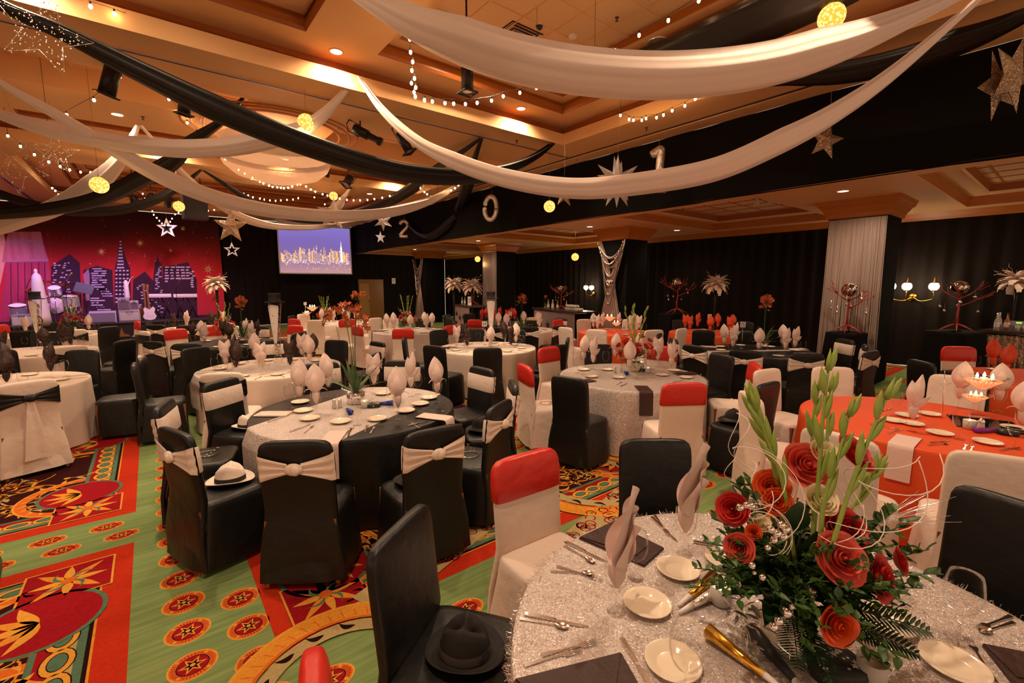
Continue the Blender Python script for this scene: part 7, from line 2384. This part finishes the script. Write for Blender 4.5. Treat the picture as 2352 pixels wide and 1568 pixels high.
for a in (0.4, 2.5, 4.6): m.tube([(0, 0, 0.25), (0.26 * cos(a), 0.26 * sin(a), 0.0)], 0.01, 6)
m.build('stand', M['darkmetal'], t)
m = MB(); m.box((0, 0, h), (0.5, 0.02, 0.36), 0, 0, Matrix.Rotation(-0.4, 3, 'X') @ Matrix.Rotation(0.3, 3, 'Y'))
m.build('desk', M['plastic'], t)
tag(t, 'black music stand before the skyline backdrop', 'music stand')
# stage lighting in violet and rose
for x, y, c, w in ((-3.2, 20.0, (0.55, 0.30, 1.0), 260), (-1.0, 19.8, (0.70, 0.36, 1.0), 260), (0.9, 20.0, (0.9, 0.4, 0.8), 200), (-4.8, 20.4, (1.0, 0.32, 0.62), 300)):
    o = lamp('SPOT', 'stage_beam', (x, y, 4.6), w, c, 0.08, (radians(40), 0, 0), spot_size=radians(80), spot_blend=0.7)
# door in the far wall
p0, p1 = at_y(823, 640, YF - 0.12), at_y(880, 640, YF - 0.12)
m = MB()
m.span((p0.x, YF - 0.12, 0), (p1.x, YF - 0.02, 2.2), 0)
o = m.build('door_1', [mat('light_oak_door', (0.34, 0.15, 0.035), 0.4, noise=((3, 3, 30), (0.24, 0.10, 0.02), 0.3))])
structure(o, 'light oak double door in the far wall')
m = MB()
w = (p1.x - p0.x)
m.span((p0.x + 0.02, YF - 0.16, 0.02), (p0.x + w * 0.40, YF - 0.12, 1.98), 0)
m.build('door_leaf', [mat('oak_leaf', (0.42, 0.22, 0.06), 0.4)], o)
m = MB(); m.tube([(p0.x + w * 0.36, YF - 0.19, 0.95), (p0.x + w * 0.36, YF - 0.19, 1.15)], 0.014, 6)
m.build('door_handle', M['gold'], o)
p = at_y(904, 645, YF - 0.1)
m = MB(); m.box((0, 0, 0), (0.22, 0.02, 0.32)); m.box((0.0, -0.012, 0.04), (0.10, 0.006, 0.10), 1)
tag(m.build('wall_notice', [M['paper'], M['rail']], None, p), 'small white notice on the dark wall right of the door', 'notice')
# ---------------------------------------------------------------- pillar dressings
M['threads'] = mat('silver_thread', (0.58, 0.47, 0.42), 0.4, 0.45, noise=((120, 120, 1), (0.32, 0.21, 0.17), 0.3))
M['lame'] = mat('silver_lame', (0.50, 0.38, 0.33), 0.30, 0.75, bump=(9, 0.35))
def string_curtain(x, y0, y1, z0, z1, label, n=110):
    r = random.Random(int(y0 * 10))
    m = MB()
    for i in range(n):
        y = y0 + (y1 - y0) * (i + r.uniform(-.4, .4)) / n
        w = r.uniform(0.003, 0.0062)
        k = r.uniform(-0.02, 0.02) + 0.05 * (i / n - 0.5)
        xx = x - r.uniform(0.004, 0.022)
        zz = z0 + r.uniform(0, 0.12)
        pts = [(xx, y, z1), (xx - 0.004, y + k * 0.3, z1 * 0.6 + zz * 0.4), (xx + r.uniform(-.01, 0), y + k, zz)]
        m.add([(a, b - w, c) for a, b, c in pts] + [(a, b + w, c) for a, b, c in pts], [(0, 1, 4, 3), (1, 2, 5, 4)])
    m.tube([(x - 0.012, y0, z1), (x - 0.012, y1, z1)], 0.008, 6)
    tag(m.build('string_curtain', M['threads']), label, 'curtain', 'string curtains')
string_curtain(XC, COLY[0] + 0.01, COLY[0] + CW - 0.01, 0.25, 3.20, 'silver string curtain on the nearest pillar, at right', 150)
string_curtain(XC, COLY[2] + 0.01, COLY[2] + CW - 0.01, 0.25, 3.20, 'silver string curtain on the pillar beyond the draped one')
string_curtain(XR - 0.045, 17.6, 18.5, 0.25, 3.3, 'narrow silver string curtain on the dark wall beside the far pillar', 70)
def gathered(y0, label):
    """lame curtain pinned at both upper corners, swagged, belted and flaring to the floor"""
    t = empty('pillar_drape', (XC - 0.03, y0 + CW / 2, 0))
    r = random.Random(int(y0))
    hw = CW / 2 - 0.02
    prof = [(0.02, 0.52, 0.10), (0.5, 0.47, 0.09), (1.0, 0.36, 0.09), (1.5, 0.235, 0.10), (1.86, 0.15, 0.08), (1.98, 0.145, 0.08), (2.1, 0.17, 0.08), (2.5, 0.30, 0.05), (2.9, 0.40, 0.03), (3.2, hw, 0.012)]
    m = MB()
    n = 80
    ph = [r.uniform(0, 6) for _ in range(3)]
    def W(z):
        for (z0, a, d), (z1, b, e) in zip(prof, prof[1:]):
            if z <= z1:
                q = (z - z0) / (z1 - z0)
                return a + (b - a) * q, d + (e - d) * q
        return prof[-1][1:]
    def P(u, v):
        z = 0.02 + 3.18 * u
        w, d = W(z)
        s = 2 * v - 1
        f = 0.5 + 0.5 * sin(s * 26 + ph[0] + 0.4 * sin(z * 2)) * 0.6 + 0.2 * sin(s * 55 + ph[1])
        hole = 0
        return (-0.02 - d * (0.35 + 0.65 * (1 - s * s)) * (0.45 + 0.55 * f) - 0.02, s * w, z)
    def keep(u, v):
        z = 0.02 + 3.18 * u; s = abs(2 * v - 1)
        return z < 2.35 or s > 1 - 0.28 * (3.3 - z) / 0.95 * 1.6 or z < 2.35
    k = MB()
    k.grid(lambda u, v: P(u * 0.68, v), 46, n)
    for sd in (0, 1):
        def S(u, v, sd=sd):
            uu = 0.66 + 0.34 * u
            wv = 0.5 * (1 - u) ** 1.1 + 0.045
            vv = v * wv if sd == 0 else 1 - v * wv
            return P(uu, vv)
        k.grid(S, 16, 20)
    k.build('drape', M['lame'], t)
    k = MB()
    for i in range(6):
        sag, z0 = 0.46 + 0.17 * i, 3.16 - 0.10 * i
        hwid = hw - 0.035 * i
        def G(u, v, sag=sag, z0=z0, hwid=hwid, i=i):
            s = 2 * u - 1
            zc = z0 - sag * (1 - s * s)
            a = v * 2 * pi
            return (-0.10 - 0.02 * i * 0.3 - 0.03 * (1 - s * s) + 0.022 * cos(a), s * hwid, zc + 0.030 * sin(a) * (0.4 + (1 - s * s)))
        k.grid(G, 26, 8)
    k.build('cowl_folds', M['lame'], t)
    k = MB(); k.loft([[(-0.05 - 0.13 * cos(a) * 0.55 - 0.02, 0.165 * sin(a), z) for a in [pi * (j / 20 - 0.5) for j in range(21)]] for z in (1.90, 2.06)], 0, True, False)
    b = k.build('belt', M['sash'], t)
    k = MB(); k.loft([[(-0.058 - 0.13 * cos(a) * 0.55 - 0.02, 0.168 * sin(a), z) for a in [pi * (j / 20 - 0.5) for j in range(21)]] for z in (1.945, 2.015)], 0, True, False)
    k.build('belt_stripe', M['black'], b)
    k = MB(); k.ball((-0.155, 0, 1.98), (0.02, 0.035, 0.035), 12, 8)
    k.build('buckle', M['chrome'], b)
    k = MB()
    for i in range(25):
        s = -1 + 2 * i / 24
        k.ball((-0.15 - 0.04 * (1 - s * s), s * hw, 3.14 - 0.62 * (1 - s * s)), 0.026 if i % 3 else 0.036, 8, 6)
    k.tube([(-0.15 - 0.04 * (1 - s * s), s * hw, 3.14 - 0.62 * (1 - s * s)) for s in [-1 + 2 * i / 24 for i in range(25)]], 0.006, 5)
    k.build('bead_garland', M['silver'], t)
    tag(t, label, 'curtain', 'belted pillar drapes')
gathered(COLY[1], 'silver lame drape belted on the middle pillar with a bead garland')
gathered(COLY[3], 'far silver lame drape belted on the pillar by the door')

# ---------------------------------------------------------------- bars
M['fringe'] = mat('silver_fringe', (0.62, 0.50, 0.50), 0.35, 0.5, noise=((80, 80, 1.5), (0.36, 0.25, 0.24), 0.3))
M['bartop'] = mat('bar_top', (0.06, 0.035, 0.025), 0.25)
def bar(p0, p1, dep, label, skirt, star=True, h=1.1):
    a, b = Vector((p0[0], p0[1], 0)), Vector((p1[0], p1[1], 0))
    L = (b - a).length
    ang = atan2(b.y - a.y, b.x - a.x)
    t = empty('bar_counter', a, ang)           # local: +X along the front, -Y towards the room
    m = MB(); m.span((0, 0.02, 0), (L, dep, h - 0.06), 0)
    m.build('body', M['blackmatte'], t)
    m = MB(); m.span((-0.05, -0.06, h - 0.05), (L + 0.05, dep + 0.03, h - 0.012), 0); m.span((-0.055, -0.065, h - 0.06), (L + 0.055, dep + 0.035, h - 0.045), 1); m.span((-0.05, -0.06, h - 0.012), (L + 0.05, dep + 0.03, h), 0)
    m.build('worktop', [M['bartop'], M['silver']], t)
    r = random.Random(3)
    m = MB()
    n = int(L * 42)
    def P(u, v): return (u * L, 0.004 - 0.018 * abs(sin(u * n * 0.9)) - 0.01 * (1 - v) * sin(u * n * 0.31), 0.06 + (h - 0.14) * v)
    m.grid(P, n * 3, 3)
    sk = m.build('fringe_skirt', skirt, t)
    if star:
        for i in range(4):
            s = MB(); s.prism([(x, -0.045, y) for x, y in star2(0.14 if i % 2 else 0.11, 0.05)], (0, 0.012, 0))
            o = s.build('black_star', M['ink'], t)
            o.location = (L * (0.16 + 0.23 * i), 0, 0.72 - 0.10 * (i % 2) - 0.05 * i)
    tag(t, label, 'bar', 'bar counters')
    fx = lambda x, y, z=0.0: Vector((a.x + x * cos(ang) - y * sin(ang), a.y + x * sin(ang) + y * cos(ang), h + z + 0.0008))
    return fx, L
b1, L1 = bar((10.93, 12.5), (10.20, 9.76), 0.75, 'bar with silver fringe and black stars left of the draped pillar', M['fringe'])
b2, L2 = bar((10.20, 16.79), (9.80, 15.05), 0.7, 'far bar with silver fringe beside the string curtain pillar', M['fringe'])
b3, L3 = bar((12.25, 1.18), (11.7, -1.3), 0.75, 'right hand bar with champagne sequin front at the picture edge', M['glitter_gold'], False)
def make_bottle(lab, s=1.0):
    def f():
        m = MB(); m.lathe([(0.036, 0), (0.038, 0.01), (0.038, 0.17), (0.014, 0.225), (0.013, 0.29), (0.001, 0.291)], 16, cap0=True, cap1=True)
        t = m.build('liquor_bottle', M[lab[0]])
        k = MB(); k.lathe([(0.0388, 0.05), (0.0388, 0.14)], 16)
        k.build('label', M[lab[1]], t)
        k = MB(); k.lathe([(0.016, 0.275), (0.016, 0.312), (0.001, 0.313)], 12, cap1=True)
        k.build('bottle_cap', M[lab[2]], t)
        return t
    return f
M['clearliq'] = mat('clear_bottle', (0.75, 0.68, 0.62), 0.08, trans=0.5)
M['amberliq'] = mat('amber_bottle', (0.35, 0.12, 0.03), 0.08)
KB = {'c': ('clearliq', 'paper', 'silver'), 'a': ('amberliq', 'paper', 'ink'), 'r': ('clearliq', 'red', 'red')}
def bottle(k, p, txt): tag(put('bottle_' + k, make_bottle(KB[k]), p), txt, 'bottle', 'bar bottles')
NM = {'c': 'clear bottle', 'a': 'amber bottle', 'r': 'clear bottle with red label and cap'}
for x, y, k in ((0.62, 0.25, 'c'), (0.78, 0.18, 'a'), (0.92, 0.26, 'c'), (1.06, 0.20, 'c'), (1.2, 0.3, 'a'), (1.95, 0.22, 'r')): bottle(k, b1(x, y), NM[k] + ' on the star trimmed bar')
for x, y, k in ((0.35, 0.2, 'c'), (0.55, 0.25, 'c'), (0.9, 0.3, 'a')): bottle(k, b2(x, y), NM[k] + ' on the far bar')
for x, y, k in ((0.12, 0.2, 'c'), (0.22, 0.32, 'a'), (0.08, 0.42, 'c'), (0.6, 0.25, 'c')): bottle(k, b3(x, y), NM[k] + ' on the right hand bar')
def make_tumbler():
    m = MB(); m.lathe([(0.032, 0), (0.038, 0.095), (0.036, 0.095), (0.03, 0.006), (0.001, 0.006)], 14, cap0=True)
    return m.build('tumbler', M['frost'])
for i in range(9):
    for j in range(3):
        for l in range(2):
            if l == 1 and (i in (0, 8) or j == 2): continue
            tag(put('tumbler', make_tumbler, b1(2.1 + 0.083 * i, 0.12 + 0.09 * j, 0.097 * l)), '%s tumbler of the %s row stacked on the star trimmed bar' % (('lower', 'upper')[l], ('front', 'middle', 'back')[j]), 'glass', 'stacked tumblers')
for i in range(5):
    tag(put('tumbler', make_tumbler, b3(0.4 + 0.09 * i, 0.2)), 'tumbler lined up on the right hand bar', 'glass', 'right bar tumblers')
t = empty('cash_register', b3(0.30, 0.45), -pi / 2 - 0.2)
m = MB(); m.box((0, 0, 0.05), (0.34, 0.30, 0.10)); m.box((0.0, 0.02, 0.13), (0.30, 0.14, 0.06))
m.build('case', M['greycase'], t)
m = MB(); m.box((0.05, -0.052, 0.135), (0.07, 0.006, 0.022))
m.build('display', emis('green_display', (0.25, 1.0, 0.05), 1.2), t)
tag(t, 'grey cash register with green display on the right hand bar', 'cash register')
arrange('orch6', None, b1(0.3, 0.3), 'small orange orchid arrangement at the left end of the star trimmed bar', 0.8, 0.45)
p = b2(1.2, 0.25)
m = MB(); m.box((0, 0, 0.17), (0.24, 0.02, 0.34)); m.box((0, -0.012, 0.2), (0.16, 0.006, 0.20), 1)
tag(m.build('menu_board', [M['paper'], M['rail']], None, p, -1.2), 'white framed menu card standing on the far bar', 'menu')

# ---------------------------------------------------------------- red branch trees on black plinths
def plinth(x, y, w, d, h, label):
    m = MB()
    n = 60
    rings = []
    for z, g, a in ((0.005, 0.05, 0.02), (0.4, 0.03, 0.012), (h - 0.05, 0.0, 0.0), (h - 0.01, 0.0, 0), (h, -0.015, 0), (h, -w / 2 + 0.02, 0)):
        rings.append(sel(n, w / 2 + g, d / 2 + g, 0, z, 8, a / (w / 2), 9))
    m.loft(rings, 0, True, True, False, True)
    return tag(m.build('plinth', M['blackmatte'], None, (x, y, 0), -0.3), label, 'plinth', 'black plinths')
plinth(10.35, 2.80, 0.60, 0.46, 1.04, 'black cloth plinth in front of the nearest pillar')
plinth(11.46, 1.44, 0.85, 0.6, 1.1, 'black cloth plinth between the wall lamps and the right bar')
plinth(11.9, 7.35, 0.9, 0.6, 1.1, 'black cloth plinth against the dark wall behind the wall orange table')
def make_tree(seed):
    def f():
        r = random.Random(seed)
        t = empty('branch_tree')
        m = MB()
        m.tube([(0, 0, 0.10), (0.01, 0, 0.3), (-0.01, 0.01, 0.48), (0.0, 0, 0.60)], [0.022, 0.019, 0.017, 0.014], 8)
        for i in range(6):
            a = 2 * pi * i / 6 + 0.3
            m.tube([(0, 0, 0.13), (0.10 * cos(a), 0.10 * sin(a), 0.10), (0.20 * cos(a), 0.20 * sin(a), 0.05), (0.27 * cos(a), 0.27 * sin(a), 0.006)], [0.018, 0.014, 0.010, 0.006], 6)
        def branch(p, d, L, rad, lev):
            q = p + d * L * 0.5 + Vector((0, 0, L * 0.05))
            e = p + d * L + Vector((0, 0, L * 0.18))
            m.tube([p, q, e], [rad, rad * 0.8, rad * 0.55], 6)
            if lev == 0: return
            for k in range(3 if lev > 1 else 2):
                dd = (d + Vector((r.uniform(-.7, .7), r.uniform(-.7, .7), r.uniform(-.1, .7)))).normalized()
                branch(p.lerp(e, r.uniform(0.55, 1.0)), dd, L * r.uniform(0.4, 0.65), rad * 0.6, lev - 1)
        for a, z, L in ((0.2, 0.58, 0.34), (2.2, 0.60, 0.28), (3.3, 0.45, 0.34), (4.6, 0.60, 0.26), (5.6, 0.56, 0.30)):
            branch(Vector((0, 0, z)), Vector((cos(a), sin(a), 0.35)).normalized(), L, 0.013, 2)
        m.build('branches', M['coral'], t)
        m = MB(); m.ball((0.02, 0.0, 0.80), 0.13, 24, 16)
        m.build('mirror_ball', M['mirror'], t)
        for i in range(6):
            a = 1.05 * i + 0.3
            R = 0.22 + 0.16 * ((i * 7) % 3) / 2
            z = 0.36 + 0.09 * ((i * 5) % 4)
            m = MB(); m.lathe([(0.001, -0.03), (0.028, 0.0), (0.018, 0.022), (0.003, 0.034), (0.0008, 0.16)], 10, (R * cos(a), R * sin(a), z), cap0=True, cap1=True)
            m.build('crystal_drop', M['silver'], t)
        return t
    return f
for px, py, z, dep, s, seed, key, txt in ((1943, 762, 1.102, None, 1.0, 3, 'a', 'red branch tree with mirror ball on the plinth before the nearest pillar'), (2195, 760, 1.102, None, 0.98, 4, 'b', 'red branch tree with mirror ball near the wall lamps at right'), (1550, 0, 0, 0, 1.0, 3, 'a', 'dark red branch tree against the wall behind the wall orange table')):
    if px == 1943: p = Vector((10.35, 2.80, 1.042))
    elif px == 2195: p = Vector((11.46, 1.44, 1.102))
    else: p = Vector((11.9, 7.35, 1.102)); s = 1.1
    tag(put('tree_' + key, make_tree(seed), p, 0.9 if px != 1550 else 2.0, s), txt, 'branch tree', 'red branch trees')
tag(put('tree_b', None, b1(1.25, 0.42), 2.2, 0.85), 'red branch tree with mirror ball standing on the star trimmed bar', 'branch tree', 'red branch trees')
tag(put('tree_b', None, b2(1.0, 0.45), 0.4, 0.95), 'red branch tree with mirror ball standing on the far bar', 'branch tree', 'red branch trees')

# ---------------------------------------------------------------- wall lamps
M['lampglobe'] = emis('lamp_globe', (1.0, 0.82, 0.62), 14)
def sconce(px, py, X, offs, label, yy=None):
    p = at_x(px, py, X - 0.32)
    t = empty('wall_lamp', p)
    m = MB(); m.lathe([(0.09, 0), (0.07, 0.03), (0.02, 0.05)], 20, (0.30, 0, -0.22), 0, Matrix.Rotation(-pi / 2, 3, 'Y'), cap0=True)
    b = m.build('back_plate', M['gold'], t)
    for i, (dx, dy) in enumerate(offs):
        m = MB()
        m.tube(spline([(0.28, 0, -0.22), (0.16 + dx * 0.4, dy * 0.4, -0.32), (0.02 + dx, dy, -0.26), (dx, dy, -0.10)], 6), 0.012, 8)
        m.lathe([(0.012, -0.10), (0.05, -0.08), (0.045, -0.07)], 16, (dx, dy, 0))
        ar = m.build('arm', M['gold'], t)
        m = MB(); m.lathe([(0.045, -0.07), (0.085, -0.03), (0.095, 0.02), (0.080, 0.07), (0.055, 0.09)], 20, (dx, dy, 0), cap0=True, cap1=True)
        m.build('glass_shade', M['lampglobe'], ar)
        m = MB(); m.lathe([(0.055, 0.09), (0.04, 0.11), (0.012, 0.14), (0.018, 0.17), (0.004, 0.24)], 12, (dx, dy, 0), cap1=True)
        m.build('finial', M['gold'], ar)
    tag(t, label, 'wall lamp', 'wall lamps')
    lamp('POINT', 'wall_lamp_glow', p + Vector((-0.25, 0, 0.05)), 14, (1.0, 0.76, 0.5), 0.1)
sconce(2092, 659, XR, ((0, 0.36), (-0.05, 0.06), (0, -0.40)), 'wall lamp with three glowing shades beside the nearest pillar')
sconce(1352, 661, XR, ((0, 0.14), (-0.05, -0.2)), 'wall lamp behind the star trimmed bar')
sconce(992, 662, 12.2, ((0, 0.30), (-0.05, 0.05), (0, -0.35)), 'far wall lamp behind the white feather plumes')
# small fittings of the aisle ceiling
p = at(1752, 488, LOWC)
t = empty('twin_spotlight', (p.x, p.y, ceil_z(p.x, p.y)))
for s in (-1, 1):
    m = MB(); m.tube([(0, s * 0.12, 0), (0, s * 0.14, -0.07)], 0.015, 6); m.lathe([(0.035, -0.02), (0.06, -0.16), (0.05, -0.15), (0.001, -0.13)], 16, (0, s * 0.15, 0), cap0=True)
    m.build('lamp_head', M['paper'], t)
tag(t, 'white twin emergency spotlight under the aisle ceiling', 'emergency light')
# ---------------------------------------------------------------- labels that came out alike: tell them apart by their place in the row
bylab = {}
for o in TAGGED: bylab.setdefault(o['label'], []).append(o)
WORDS = {2: ('left one', 'right one'), 3: ('leftmost of three', 'middle of three', 'rightmost of three')}
ORD = ['leftmost', 'second', 'third', 'fourth', 'fifth', 'sixth', 'seventh', 'eighth', 'ninth', 'tenth', 'eleventh', 'twelfth', 'thirteenth', 'fourteenth', 'fifteenth', 'sixteenth']
for lab, os_ in bylab.items():
    if len(os_) < 2: continue
    os_.sort(key=lambda o: proj(o.location)[0])
    n = len(os_)
    for i, o in enumerate(os_):
        w = WORDS[n][i] if n in WORDS else ('leftmost one' if i == 0 else 'rightmost one' if i == n - 1 else '%s from left' % (ORD[i] if i < len(ORD) else 'one'))
        o['label'] = lab + ', ' + w
